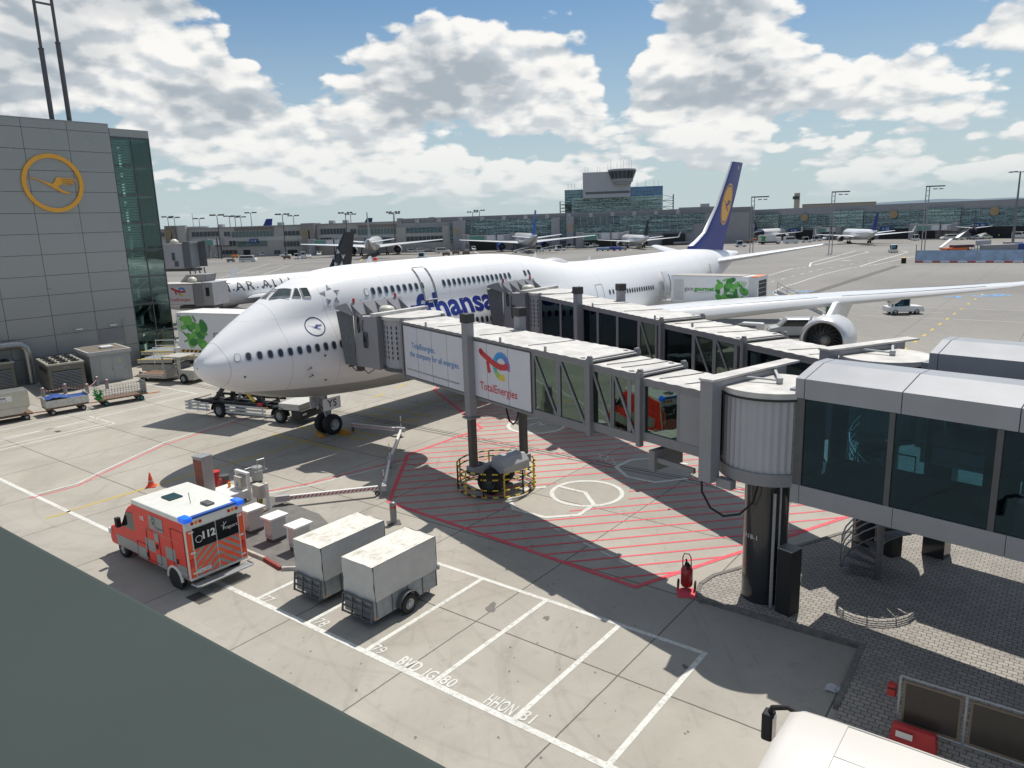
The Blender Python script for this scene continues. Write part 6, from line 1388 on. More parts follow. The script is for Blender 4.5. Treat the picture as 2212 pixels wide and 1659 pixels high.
for (x0,x1,y0) in ((-2.9,-.7,-.08),(.75,4.2,-.08)):
    g=MB(GR_)
    for z in (.45,.68,.9): g.box(x0,x1,y0-.04,y0,z,z+.14)
    for x in (x0+.3,(x0+x1)/2,x1-.3): g.box(x-.03,x+.03,y0,y0+.05,.4,1.0)
    g.build('side_guard',cat)
g=MB(GR_)
for z in (.45,.68,.9): g.box(-2.93,-2.9,-.08,2.3,z,z+.1)
g.build('side_guard',cat)
cbm=MB(M('cab_white',(.58,.57,.53),.4)); cbm.box(5.2,6.9,.0,2.3,.95,1.38); cbm.build('low_cab',cat,bev=.05); MB(CHS).box(6.2,7.05,-.0,2.3,.35,.95).build('bumper',cat,bev=.05); MB(AMB).box(4.2,4.35,-.05,0,.9,1.05).build('side_marker',cat); MB(RED).box(3.5,3.9,-.06,.1,1.08,1.28).build('hydraulic_cap',cat); MB(WHITE).box(7.052,7.057,.1,.5,.62,.75).build('number_plate',cat)
for y in (.35,1.85):
    s=MB(CHS); s.beam((-.6,y,1.1),(2.9,y+.05,4.75),.16,.25).beam((3.6,y+.1,1.1),(.2,y+.15,4.75),.16,.25); s.build('scissor_arm',cat)
MB(YEL,CHS).beam((3.1,.2,1.3),(2.4,.2,1.9),.14).build('arm_stripe',cat); MB(ZINC).cyl((1.,1.,1.3),(1.9,1.,3.5),.09,n=10).build('hydraulic_ram',cat)
box=MB(M('truck_box_white',(.66,.66,.66),.4,var=.05)); box.box(-3.25,4.4,.35,2.8,4.55,7.05); bx_=box.build('cargo_box',cat,bev=.03)
MB(M('box_roof',(.7,.7,.68),.5)).box(-3.27,4.42,.33,2.82,7.05,7.10).build('box_roof',bx_); 
mbz=MB(M('hazard_yellow',(.6,.36,.03),.5),BLACK)
for i in range(40): mbz.use(mbz.mats[i%2]).hexa([(-3.2+i*.19,.3,4.38),(-3.2+i*.19+.19,.3,4.38),(-3.2+i*.19+.19,.36,4.38),(-3.2+i*.19,.36,4.38)],[(-3.1+i*.19,.3,4.54),(-3.1+i*.19+.19,.3,4.54),(-3.1+i*.19+.19,.36,4.54),(-3.1+i*.19,.36,4.54)])
mbz.build('hazard_edge',bx_)
herb_panel(bx_,(-1.7,.343,5.8),(1,0,0),(0,0,1),2.7,2.2,2); name_print(bx_,(1.6,.343,5.7),(1,0,0),(0,0,1),.62); txt(bx_,'366',.26,(-2.95,.34,6.85),(1,0,0),(0,0,1),DKTXT)
# rear catering truck
p=PL(46.9,3.6); ct=thing('catering_truck','raised catering truck with green herbs at the open rear door above the wing','catering truck',p,math.atan2(PN.y,PN.x))
b=MB(M('truck_box_white')); b.box(1.3,9.6,-1.25,1.25,4.45,6.95); b_=b.build('cargo_box',ct,bev=.03); MB(M('box_roof_grey',(.36,.34,.32),.7)).box(1.3,8.2,-1.26,1.26,6.95,6.99).build('box_roof',b_)
yn=-1.262
herb_panel(b_,(7.2,yn,5.75),(1,0,0),(0,0,1),3.2,2.1,3); name_print(b_,(4.15,yn,5.75),(1,0,0),(0,0,1),.55); txt(b_,'a gategroup member',.16,(4.6,yn,5.45),(1,0,0),(0,0,1),M('grey_print',(.4,.4,.42),.5))
MB(M('box_trim',(.5,.5,.5),.5)).box(1.6,2.6,-1.275,-1.262,4.7,6.6).build('side_door',b_); MB(M('box_trim')).box(8.8,9.62,-1.27,1.27,4.43,6.97).build('end_frame',b_,bev=.02)
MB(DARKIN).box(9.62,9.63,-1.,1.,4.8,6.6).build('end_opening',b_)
for z in (5.1,5.5,5.9,6.3): MB(ZINC).box(9.63,9.66,-1.,1.,z,z+.05).build('ladder_rung',b_)
MB(ORG).box(9.0,9.6,-1.275,1.275,6.9,6.98).build('orange_edge',b_)
pf=MB(ZINC); pf.box(-.1,1.3,-1.,1.,4.45,4.52)
for z in (4.95,5.4): pf.tube([(0,-1.,z),(1.3,-1.,z)],.03,6).tube([(0,1.,z),(1.3,1.,z)],.03,6)
for x in (0,.65,1.25): pf.tube([(x,-1.,4.5),(x,-1.,5.45)],.03,6)
pf.build('loading_platform',ct)
MB(CHS).beam((3.,0,1.2),(6.,0,4.4),.2,.3).beam((6.2,0.3,1.2),(3.2,.3,4.4),.2,.3).build('scissor_arm',ct); MB(CHS).box(1.5,9.,-1.1,1.1,.7,1.1).build('chassis',ct); MB(WHITE).box(7.6,9.6,-1.15,1.15,1.1,2.6).build('cab',ct,bev=.1)
for x in (2.6,8.): 
    for y in (-1.,1.): wh(ct,x,y,.48,.3)
def person(label,p,rz,vest,h=1.75,z=0,pants=DKTXT,cat_='person'):
    t=thing('person',label,'person',Vector((p[0],p[1],z)),rz,'ground staff'); k=h/1.75
    SK=M('skin',(.45,.28,.2),.6)
    b=MB(vest); b.lathe([(.84*k,.14*k),(.95*k,.17*k),(1.2*k,.19*k),(1.4*k,.17*k),(1.46*k,.07*k),(1.52*k,.055*k)],(0,0,0),(0,0,1),12)
    for s_ in (-1,1): b.tube([(0,s_*.19*k,1.4*k),(.03,s_*.25*k,1.12*k),(.12,s_*.24*k,.9*k)],[.055*k,.045*k,.035*k],8)
    b.use(pants)
    for s_ in (-1,1): b.tube([(0,s_*.09*k,.9*k),(.02*s_,s_*.11*k,.48*k),(0,s_*.12*k,.05*k)],[.09*k,.065*k,.05*k],8); b.box(-.06*k,.2*k,s_*.12*k-.05*k,s_*.12*k+.05*k,0,.08*k)
    b.use(SK); b.lathe([(1.5*k,.05*k),(1.56*k,.085*k),(1.65*k,.10*k),(1.72*k,.08*k),(1.76*k,.01)],(0,0,0),(0,0,1),12)
    for s_ in (-1,1): b.tube([(.12,s_*.24*k,.9*k),(.16,s_*.23*k,.82*k)],[.035*k,.02*k],6)
    b.build('body',t,smooth=50); MB(DKTXT).lathe([(1.66*k,.105*k),(1.73*k,.085*k),(1.775*k,.01)],(0,0,0),(0,0,1),12).build('hair',t,smooth=50); return t
person('person in dark clothes standing on the platform of the rear catering truck',tuple((p+PN*.9+PD*.2).xy),R(120),M('jacket_dark',(.03,.03,.035),.7),1.75,4.53)
# silver van, stairs and loader under the wing
def vehicle(kind,label,p,rz,L=4.8,W_=1.9,H=1.95,mat=WHITE,group='vehicles on the apron',stripe=None,detail=True):
    t=thing({'van':'parked_van','car':'parked_car','pickup':'pickup_truck','minibus':'minibus'}.get(kind,kind),label,{'van':'van','car':'car','pickup':'pickup truck','minibus':'minibus'}.get(kind,'vehicle'),p,rz,group)
    h=H; f=.28
    pr={'van':[(-L/2,f),(-L/2,h*.93),(-L/2+.12,h),(L*.16,h),(L*.30,h*.60),(L*.46,h*.50),(L/2,h*.36),(L/2,f)],
        'minibus':[(-L/2,f),(-L/2,h*.95),(-L/2+.12,h),(L*.30,h),(L*.41,h*.58),(L*.48,h*.46),(L/2,h*.3),(L/2,f)],
        'car':[(-L/2,f),(-L/2,h*.62),(-L*.44,h*.66),(-L*.32,h),(L*.10,h),(L*.26,h*.66),(L*.46,h*.56),(L/2,h*.42),(L/2,f)],
        'pickup':[(-L/2,f+.15),(-L/2,h*.6),(-L*.1,h*.6),(-L*.1,h),(L*.14,h),(L*.25,h*.62),(L*.46,h*.56),(L/2,h*.42),(L/2,f+.15)]}[kind]
    b=MB(mat); b.prism(pr,-W_/2,W_/2); bo=b.build('body',t,bev=.07 if detail else 0)
    x1={'van':L*.16,'minibus':L*.30,'car':L*.10,'pickup':L*.14}[kind]; x2={'van':L*.30,'minibus':L*.41,'car':L*.26,'pickup':L*.25}[kind]; zl=h*(.60 if kind in('van','minibus') else .66)
    MB(BLKGL).hexa([(x2-.02,-W_*.42,zl),(x2-.02,W_*.42,zl),(x1-.0,W_*.40,h*.97),(x1-.0,-W_*.40,h*.97)],[(x2+.05,-W_*.42,zl+.02),(x2+.05,W_*.42,zl+.02),(x1+.07,W_*.40,h*.975),(x1+.07,-W_*.40,h*.975)]).build('windscreen',bo)
    for s_ in (-1,1):
        g=MB(BLKGL); y0,y1=sorted((s_*W_/2*1.002,s_*(W_/2+.012))); xa={'van':-L*.42,'minibus':-L*.44,'car':-L*.28,'pickup':-L*.07}[kind]
        g.hexa([(xa,y0,zl),(x2-.15,y0,zl),(x2-.15,y1,zl),(xa,y1,zl)],[(xa+.05,y0,h*.92),(x1-.02,y0,h*.92),(x1-.02,y1,h*.92),(xa+.05,y1,h*.92)]); g.build('side_window',bo)
        if stripe: MB(stripe).box(-L/2+.1,L*.42,*sorted((s_*(W_/2+.001),s_*(W_/2+.01))),h*.38,h*.46).build('side_stripe',bo)
        for x in (-L*.30,L*.30): wh(t,x,s_*(W_/2-.1),.33,.22)
    if detail:
        dm=MB(M('seam_grey',(.2,.2,.21),.6))
        for s_ in (-1,1):
            for x in (x1-.95,x1+.1): dm.box(x,x+.015,*sorted((s_*(W_/2+.002),s_*(W_/2+.006))),.4,h*.9)
        dm.build('door_seam',bo); 
        for s_ in(-1,1): MB(M('headlamp')).box(L/2-.06,L/2+.02,s_*W_*.36-.15,s_*W_*.36+.15,h*.34,h*.44).build('headlight',bo,bev=.02)
    return t
SILV=M('silver_van_paint',(.42,.44,.46),.35,metal=.3,var=.05,coat=.3)
v=vehicle('van','silver passenger van parked behind the outer engine',G(1716,727)+Vector((.0,.3,0)),math.atan2(.35,-.93)+.15,5.1,1.95,1.9,SILV)
st_=thing('passenger_stairs','mobile white passenger stairs behind the outer engine under the wing','passenger stairs',G(1735,706)+Vector((.9,1.6,0)),R(160))
m=MB(M('stair_white',(.55,.56,.56),.5))
for s_ in (-1,1):
    m.beam((-3.2,s_*.7,.5),(3.2,s_*.7,3.7),.10,.3); m.tube([(-3.2,s_*.75,1.4),(3.2,s_*.75,4.7)],.03,6).tube([(-3.2,s_*.75,1.1),(3.2,s_*.75,4.3)],.025,6)
    for k in range(7): x=-3.2+k*1.066; m.tube([(x,s_*.75,.6+k*.53),(x,s_*.75,1.4+k*.55)],.025,6)
m.build('side_frame',st_)
for k in range(16): MB(ZINC).box(-3.1+k*.4,-2.85+k*.4,-.65,.65,.55+k*.2,.6+k*.2).build('step',st_)
MB(WHITE).box(-3.8,-1.6,-1.,1.,.4,1.3).build('drive_unit',st_,bev=.08); MB(M('green_glass',(.05,.16,.12),.1)).box(-3.4,-2.,-.95,.95,1.3,2.3).build('cab_glass',st_,bev=.05); MB(WHITE).box(-3.5,-1.9,-1.,1.,2.3,2.4).build('cab_roof',st_)
MB(GREY).box(-1.6,2.8,-.8,.8,.35,.6).build('chassis',st_)
for x in (-2.8,2.):
    for y in (-.85,.85): wh(st_,x,y,.36,.25)
def tug(label,p,rz,W_=1.7,L=3.6,H=1.95,roof=True,mat=WHITE,group='airport tractors',cat_='tractor'):
    t=thing('airport_tractor',label,cat_,p,rz,group)
    MB(mat).prism([(-L/2,.35),(-L/2,.95),(-L*.1,1.0),(L*.08,1.05),(L*.46,.98),(L/2,.8),(L/2,.35)],-W_/2,W_/2).build('body',t,bev=.06)
    cx0,cx1=-L*.34,L*.10
    for x in (cx0,cx1):
        for y in (-W_*.42,W_*.42): MB(mat).box(x-.05,x+.05,y-.05,y+.05,.95,H).build('cab_pillar',t)
    MB(mat).box(cx0-.1,cx1+.1,-W_*.46,W_*.46,H,H+.08).build('cab_roof',t,bev=.03)
    MB(GLD).box(cx0+.05,cx1-.05,-W_*.43,-W_*.42,1.05,H-.03).box(cx0+.05,cx1-.05,W_*.42,W_*.43,1.05,H-.03).box(cx1-.01,cx1+.01,-W_*.4,W_*.4,1.05,H-.03).build('cab_glass',t)
    MB(DGREY).box(cx0+.2,cx0+.6,-.4,.4,.8,1.5).build('seat',t)
    for x in (-L*.30,L*.30):
        for y in (-W_*.44,W_*.44): wh(t,x,y,.34,.24)
    for y in (-W_*.35,W_*.35): MB(M('headlamp')).box(L/2-.02,L/2+.03,y-.1,y+.1,.62,.76).build('headlight',t)
    MB(BLACK).box(L/2,L/2+.12,-W_*.4,W_*.4,.32,.5).build('bumper',t,bev=.02); return t
g_=(G(1474.6+1370/3,274.3+1215/3)+G(1474.6+1490/3,274.3+1218/3))/2+Vector((.4,.9,0))
tw1=tug('white tow tractor with dark cab windows beyond the outer wing',g_,-.1,1.9,4.1,2.35)
# pushback tractor by the nose
pt=thing('pushback_tractor','white open-cab loader tractor parked left of the aircraft nose','tractor',(-28.7,62.5,0),math.atan2(-.35,.93),None)
OW=M('old_white_paint',(.50,.48,.42),.5,var=.25,scale=4)
MB(OW).box(-3.6,-.6,-.9,.9,.3,.6).build('low_deck',pt,bev=.03); MB(DB).box(-3.5,-.7,-.8,.8,.6,.64).build('deck_plate',pt)
MB(OW).box(-.6,-.35,-.9,.9,.3,1.1).box(1.,2.6,-.9,.9,.3,1.15).build('body',pt,bev=.05); MB(OW).box(-.7,1.3,-.95,.95,2.15,2.25).build('cab_roof',pt,bev=.03)
for x,y in ((-.6,-.85),(-.6,.85),(1.2,-.85),(1.2,.85)): MB(OW).box(x-.05,x+.05,y-.05,y+.05,1.05,2.15).build('cab_pillar',pt)
MB(DGREY).box(.5,1.,-.5,.5,.6,1.6).build('seat',pt); MB(DGREY).tube([(-.1,.15*cos(a)-.3,1.35+.15*sin(a)) for a in [k*.63 for k in range(10)]],.02,5,closed=True).build('steering_wheel',pt)
MB(OW).grid([[(1.0,-.93,1.1),(1.0,-.93,2.1)],[(1.25,-.93,1.1),(1.25,-.93,2.1)]]).build('rear_screen',pt)
for x in (1.55,):
    for y in (-.85,.85): wh(pt,x,y,.42,.3)
for y in (-.8,.8): wh(pt,-2.9,y,.2,.2)
# cargo high loaders by the hut
def highloader(label,p,rz,zdeck=1.35):
    t=thing('cargo_loader',label,'cargo loader',p,rz,'cargo high loaders')
    MB(OW).box(-3.6,2.6,-1.3,1.3,.35,.95).build('base_body',t,bev=.05)
    for x0,x1,z in ((-3.8,-.6,zdeck),(-.4,4.2,zdeck+.25)):
        d=MB(ZINC); d.box(x0,x1,-1.35,1.35,z-.05,z)
        for k in range(int((x1-x0)/.35)): d.cyl((x0+.2+k*.35,-1.25,z+.03),(x0+.2+k*.35,1.25,z+.03),.06,n=8)
        dk=d.build('roller_deck',t)
        for s_ in(-1,1): MB(OW,YEL).box(x0,x1,s_*1.42-.06,s_*1.42+.06,z-.25,z+.05).use(YEL).box(x0,x1,s_*1.42-.07,s_*1.42+.07,z+.05,z+.09).build('deck_rail',dk)
        hz=MB(YEL,BLACK)
        for k in range(12): hz.use((YEL,BLACK)[k%2]).box(x0-.03,x0-.0,-1.35+k*.225,-1.35+(k+1)*.225,z-.22,z+.02)
        hz.build('hazard_edge',dk)
        MB(CHS).beam((x0+.5,-1.,.9),(x1-.6,-1.,z-.1),.1,.16).beam((x1-.6,1.,.9),(x0+.5,1.,z-.1),.1,.16).build('scissor',t)
    MB(WHITE).hexa([(.4,-1.95,zdeck+.35),(1.1,-1.95,zdeck+.35),(1.1,-1.45,zdeck+.35),(.4,-1.45,zdeck+.35)],[(.2,-2.05,zdeck+1.2),(1.3,-2.05,zdeck+1.2),(1.3,-1.45,zdeck+1.2),(.2,-1.45,zdeck+1.2)]).build('control_console',t)
    r_=MB(WHITE)
    for z in (zdeck+.75,zdeck+1.25): r_.tube([(-1.8,1.5,z),(3.6,1.5,z)],.03,6).tube([(-1.8,-2.1,z),(.1,-2.1,z)],.03,6)
    for x in (-1.8,-.5,.9,2.2,3.6): r_.tube([(x,1.5,zdeck),(x,1.5,zdeck+1.25)],.03,6)
    for x in (-1.8,0.1): r_.tube([(x,-2.1,zdeck-.2),(x,-2.1,zdeck+1.25)],.03,6)
    r_.build('guard_rail',t)
    for x in (-2.8,1.8):
        for y in (-1.15,1.15): wh(t,x,y,.38,.28)
    return t
hl1=highloader('front cargo loader with roller decks beside the white hut',(-29.6,66.6,0),math.atan2(.25,.97)-.35)
rep(hl1,(-31.5,71.2,0),math.atan2(.25,.97)-.35,'rear cargo loader, closer to the green glass corner')
# ================= neighbouring aircraft and far aircraft
def airliner(label,nose,dirv,L=37.6,Rr=1.98,span=35.8,fh=11.8,er=1.0,finm=NAVY,eng=None,fusm=PLANEW,rear=None,winglet=True,name='airliner',group='airliners parked at the far piers',far=True,engm=None,gz=None):
    d=Vector((*dirv,0)).normalized(); t=thing(name,label,'airliner',(*nose,0),math.atan2(d.y,d.x),group)
    zc=Rr*1.0+1.75*(L/37.6)**.35; S=L/37.6
    prof=[(0,.02,-.35),(.01,.22,-.33),(.03,.45,-.26),(.06,.72,-.15),(.10,.93,-.04),(.14,1,0),(.66,1,0),(.74,.95,.05),(.82,.76,.2),(.90,.50,.40),(.96,.27,.55),(1.,.09,.62)]
    n=28; b=MB(fusm); rows=[[Vector((a*L,r*Rr*cos(2*pi*k/n),zc+o*Rr+r*Rr*sin(2*pi*k/n))) for k in range(n+1)] for a,r,o in prof]
    if rear is not None:
        b.grid(rows[:8]); b.use(rear).grid(rows[7:])
    else: b.grid(rows)
    b.poly(rows[-1][:-1]); fu=b.build('fuselage',t,smooth=50)
    MB(DGREY).lathe([(0,.12*Rr),(.02,.0)],(L*1.0005,0,zc+.62*Rr),(1,0,0),10).build('exhaust',t)
    wz=zc-.55*Rr; st=[(Rr*.6,.33*L,.53*L,wz,.13),(span*.5*.36,.33*L+span*.5*.36*.5,.53*L+.6*S,wz+.55*S,.115),(span*.5,.33*L+span*.5*.56,.33*L+span*.5*.56+1.7*S,wz+span*.5*.085,.1)]
    for sg in (-1,1):
        m=MB(WM); loft(m,st,sgn=sg,n=8); wo=m.build('wing',t,smooth=45)
        if winglet: x=st[2][1]; m=MB(WM); y=sg*span*.5; m.hexa([(x,y-.05,st[2][3]),(x+1.7*S,y-.05,st[2][3]),(x+1.7*S,y+.05,st[2][3]),(x,y+.05,st[2][3])],[(x+1.5*S,y+sg*.5,st[2][3]+2.3*S),(x+2.3*S,y+sg*.5,st[2][3]+2.3*S),(x+2.3*S,y+sg*.55,st[2][3]+2.3*S),(x+1.5*S,y+sg*.55,st[2][3]+2.3*S)]); m.build('winglet',wo)
        ey=span*.5*.33; e=MB(engm or LGREY); e.lathe([(0,er),(.3*S,er*1.12),(1.6*S,er*1.12),(2.9*S,er*.9)],(.33*L+ey*.5-2.3*S,sg*ey,wz-er*.75),(1,0,0),22); eo=e.build('engine_nacelle',t,smooth=50)
        MB(DARKIN).lathe([(.25*S,er*.93),(.3*S,.02)],(.33*L+ey*.5-2.3*S,sg*ey,wz-er*.75),(1,0,0),22).build('fan',eo); MB(DGREY).lathe([(2.5*S,er*.75),(2.6*S,.5*er),(3.6*S,.3*er),(3.7*S,.01)],(.33*L+ey*.5-2.3*S,sg*ey,wz-er*.75),(1,0,0),16).build('exhaust_core',eo)
        m=MB(WM); loft(m,[(.3*Rr,.87*L,.965*L,zc+.35*Rr,.1),(span*.17,.87*L+span*.17*.6,.965*L+span*.17*.3,zc+.35*Rr+span*.02,.08)],sgn=sg,n=8); m.build('stabiliser',t,smooth=45)
        g=MB(DGREY); gy=Rr*1.9; g.cyl((.5*L,sg*gy,.5),(.5*L,sg*gy*.9,wz+.3),.16*S,n=8); g.build('main_gear',t)
        for dx in ((-.6,.6) if L>50 else (0,)):
            for dy in (-.45,.45): a=MB(BLACK); bb=MB(GREY); wheel(a,bb,(.5*L+dx,sg*gy+dy,.55),(0,1,0),.55,.4,14); wo_=a.build('wheel',t,smooth=40)
    m=MB(finm); loft(m,[(zc+.6*Rr,.78*L,.955*L,0,.09),(zc+1.2*Rr,.83*L,.965*L,0,.09),(fh,.935*L,1.0*L,0,.08)],vert=True,n=8); fi=m.build('tail_fin',t,smooth=45)
    g=MB(DGREY); g.cyl((.13*L,0,.4),(.13*L,0,zc-Rr*.9),.1*S,n=8); g.build('nose_gear',t)
    for dy in (-.22,.22): a=MB(BLACK); bb=MB(GREY); wheel(a,bb,(.13*L,dy,.38),(0,1,0),.38,.2,14); a.build('wheel',t)
    for sg in (-1,1):   # window line as one strip of panes
        wmb=MB(WG); 
        for k in range(int(L*.62/.8)):
            x=.13*L+k*.8; a_=.16; p0=Vector((x,sg*Rr*cos(a_)*1.003,zc+Rr*sin(a_))); wmb.poly([p0+Vector((-.13,0,-.2)),p0+Vector((.13,0,-.2)),p0+Vector((.13,-sg*.03,.2)),p0+Vector((-.13,-sg*.03,.2))])
        wmb.build('window_row',fu)
    return t,zc,fi,fu
# star alliance liveried neighbour
sa,zc,fi,fu=airliner('white airliner with black tail and thin black capitals, behind the big aircraft nose',(-47.9,101.8),(.611,.791),L=35.5,Rr=2.0,span=34,fh=11.75,er=1.05,finm=M('tail_black',(.012,.013,.02),.3,coat=.3),winglet=True,group=None)
def cyl_wrap(g,x0,z0,Rr,off=.02): return [Vector((x0+p.x,-cos((z0-zc)/Rr+p.y/Rr)*(Rr+off),zc+sin((z0-zc)/Rr+p.y/Rr)*(Rr+off))) for p in g[0]],g[1]
MB(DKTXT).add(cyl_wrap(text('STAR ALLIANCE',2.3,-.01,1.28,cut=.2),17.6,zc+.8,2.0)).build('alliance_lettering',fu); MB(DKTXT).add(cyl_wrap(text('Lufthansa',.75,.01,1,cut=.2),6.5,zc-.9,2.0)).build('title_lettering',fu)
tmp=MB(LGREY); triad(tmp,frame((.925*35.5-1.6,-.36,zc+3.7),(1,0,0),(0,0,1)),1.45,(.35,.35,.36),(.75,.75,.75)); tmp.build('dart_emblem',fi)
airliner('large grey twin-engined airliner seen from behind at the beige pier',(-64.5,376.),(.115,-.993),L=70,Rr=3.1,span=62,fh=18.5,er=1.9,finm=M('fin_grey',(.16,.18,.22),.4),winglet=False,fusm=M('body_greywhite',(.55,.57,.58),.35,coat=.3))
airliner('airliner with blue tail and one blue engine, seen from behind at the centre pier',(4.0,366.),(.135,-.991),L=60,Rr=2.9,span=60,fh=17.2,er=1.75,finm=M('fin_blue',(.02,.12,.42),.35),winglet=False,fusm=M('body_greywhite'),engm=M('engine_blue',(.02,.08,.45),.35))
airliner('small airliner with black tail at the centre pier, right of the control tower foot',(53.,345.),(.13,-.99),finm=M('tail_black'),fusm=PLANEW)
a4,zc4,fi4,fu4=airliner('small airliner with navy tail and navy rear body, nose to the right',(141.,377.),(-.73,-.68),finm=M('fin_deep_navy',(.008,.015,.06),.35),rear=M('fin_deep_navy'))
for sg in (-1,1): MB(WHITE).add(disc(.85,1.,20),frame((.93*37.6,sg*.24,zc4+3.6),(1 if sg<0 else -1,0,0),(0,0,1))).add((tri(CRANE)[0],tri(CRANE)[1]),frame((.93*37.6,sg*.26,zc4+3.6),(1 if sg<0 else -1,0,0),(0,0,1))@Matrix.Scale(.8,4)).build('crane_emblem',fi4)
airliner('taxiing airliner with a yellow-marked navy tail between the two right hand gates',(140.9,314.5),(-.12,-.993),finm=NAVY)
airliner('airliner with dark tail seen straight from behind at the rightmost gate',(205.,331.),(-.52,-.854),finm=M('tail_black'),rear=M('fin_deep_navy'),winglet=False)
airliner('airliner behind the beige pier, only its navy fin with yellow disc showing',(-196.,452.),(.95,-.3),L=66,Rr=3,span=60,fh=19.2,finm=NAVY,winglet=False,group='airliners behind the beige pier')
airliner('airliner behind the beige pier, only its dark slanted fin showing',(-142.,470.),(.9,.4),L=60,Rr=3,span=55,fh=18.6,finm=M('fin_deep_navy'),winglet=False,group='airliners behind the beige pier')
# ---- two bridges of the neighbouring stand
def smallbridge(label,p,rz,L,z0,z1,W_=3.,short=False):
    t=thing('boarding_bridge',label,'passenger bridge',p,rz,'passenger boarding bridges')
    k1,k2=(2.4,1.4) if short else (5.2,4.2)
    MB(LGREY).box(0,L-k1,-W_/2,W_/2,z0,z1-.1).build('tunnel',t,bev=.03); MB(ROOFW).box(-.1,L-k1,-W_/2-.1,W_/2+.1,z1-.1,z1).build('tunnel_roof',t)
    MB(PNL).box(L-k1,L-k2,-W_/2-.25,W_/2+.25,z0-.15,z1+.05).build('portal',t,bev=.03); c=MB(LGREY).box(L-k2,L-(0 if short else 1.2),-W_/2-.1,W_/2+.1,z0-.1,z1+.1).build('cab',t,bev=.03)
    if short:
        L+=.0; MB(GREY).hexa([(L-6,1.,z1),(L-2.5,1.,z1),(L-2.5,3.,z1),(L-6,3.,z1)],[(L-5,1.,z1+.9),(L-2.2,1.,z1+.9),(L-2.2,3.,z1+.9),(L-5,3.,z1+.9)]).build('rain_hood',t)
    else:
        b=MB(M('bellows_fabric')); b.grid([[(L-1.2+1.2*i/10,y_,z_) for y_,z_ in ((-W_/2-(.12 if i%2 else 0),z0),(-W_/2-(.12 if i%2 else 0),z1+.3),(W_/2,z1+.3),(W_/2,z0))] for i in range(11)]); b.build('bellows',t)
        MB(DGREY).box(L-2.6,L-2.,-W_/2-.13,-W_/2-.1,z0+.2,z0+.9).build('cab_grille',c)
        for x in (L-1.,L-.2): MB(DGREY).beam((x,-1.,z0-.1),(x+.2,-1.,z0-1.6),.12).beam((x,1.,z0-.1),(x+.2,1.,z0-1.6),.12).build('bumper_leg',t)
    xw=L-.9 if short else L-2.9; MB(BLKGL).box(xw,xw+.45,-W_/2-.13,-W_/2-.1,z0+1.,z0+2.).build('cab_window',c)
    MB(M('radome_cream')).lathe([(0,.4),(.15,.55),(.35,.5),(.55,.25),(.6,.02)],(L-3.6,0,z1+.1),(0,0,1),20).build('roof_dome',c,smooth=50)
    for y in (-W_/2-.4,W_/2+.4): MB(PNL).box(L*.42-.2,L*.42+.2,y-.2,y+.2,1.2,z1+1.6).build('lift_post',t); MB(BLACK).box(L*.42-.25,L*.42+.25,y-.25,y+.25,z1+1.6,z1+2.).build('post_cap',t)
    MB(DGREY).box(L*.42-.3,L*.42+.3,-2,2,.7,1.2).build('axle',t)
    for y in (-1.,1.): wh(t,L*.42,y,.6,.5)
    MB(DGREY).tube([(L*.3,-W_/2-.3,z0),(L*.33,-W_/2-.35,z0-1.),(L*.38,-W_/2-.3,z0)],.05,6).build('hanging_hose',t)
    MB(DGREY).box(L-5,L-.5,-1,1,z0-.5,z0-.15).build('cab_undergear',t)
    return t
b3=smallbridge('neighbouring bridge with an energy emblem panel at the green glass corner',(-50.6,92.5,0),math.atan2(-.2,.98),16.4,4.05,6.55,short=True)
pn=MB(ADV).box(10.0,13.8,-1.56,-1.51,4.12,6.42).build('advert_panel',b3); MB(FRM).box(9.95,10.,-1.57,-1.5,4.1,6.45).box(13.8,13.85,-1.57,-1.5,4.1,6.45).build('panel_border',pn)
lm=MB(TERD); te_logo(lm,frame((11.95,-1.565,5.6),(1,0,0),(0,0,1)),.95); lm.use(TERD).add(text('TotalEnergies',.52,.006),frame((11.9,-1.565,4.65),(1,0,0),(0,0,1))); lm.build('energy_emblem',pn)
b4=smallbridge('high grey bridge end above the neighbouring aircraft stand',(-54.3,104.5,0),math.atan2(-.25,.97),13.2,7.9,11.0,3.2)
# ================= far piers, tower, masts and apron traffic
BEI=M('pier_beige',(.43,.41,.375),.75,var=.08,scale=.3); BRN=M('pier_brown',(.22,.19,.165),.75,var=.1,scale=.3); PGR=M('pier_grey',(.32,.32,.335),.6,var=.06,scale=.3); ROOFG=M('pier_roof_grey',(.245,.245,.255),.6,var=.06,scale=.2)  # pier beige, grey and roof grey are lightened in place of distance haze
def curtain(name,c,wav=.5):
    m=bpy.data.materials.new(name); m.use_nodes=True; t=NT(m.node_tree); P=t('ShaderNodeTexCoord').outputs['Object']
    sm=t('ShaderNodeMapping',{'Vector':P,'Scale':(.06,.06,.55)}).outputs[0]
    n=t('ShaderNodeTexNoise',{'Vector':sm,'Scale':1.6,'Detail':3,'Roughness':.6,'Distortion':.8}).outputs[0]
    bp=t('ShaderNodeBump',{'Height':n,'Strength':wav,'Distance':2.6})
    X,Y,Z_=t('ShaderNodeSeparateXYZ',{0:P}).outputs
    cell=t('ShaderNodeCombineXYZ',{0:t.m('FLOOR',t.m('MULTIPLY',X,.33)),1:t.m('FLOOR',t.m('MULTIPLY',Z_,.7)),2:0.}).outputs[0]
    wn=t('ShaderNodeTexWhiteNoise',{'Vector':cell},noise_dimensions='2D').outputs['Value']
    b=t('ShaderNodeBsdfPrincipled',{'Base Color':t.mix(wn,tuple(q*.85 for q in c),c),'Roughness':.08,'Metallic':.75,'Normal':bp.outputs[0],'Specular IOR Level':.7})
    t('ShaderNodeOutputMaterial',{'Surface':b.outputs[0]}); return m
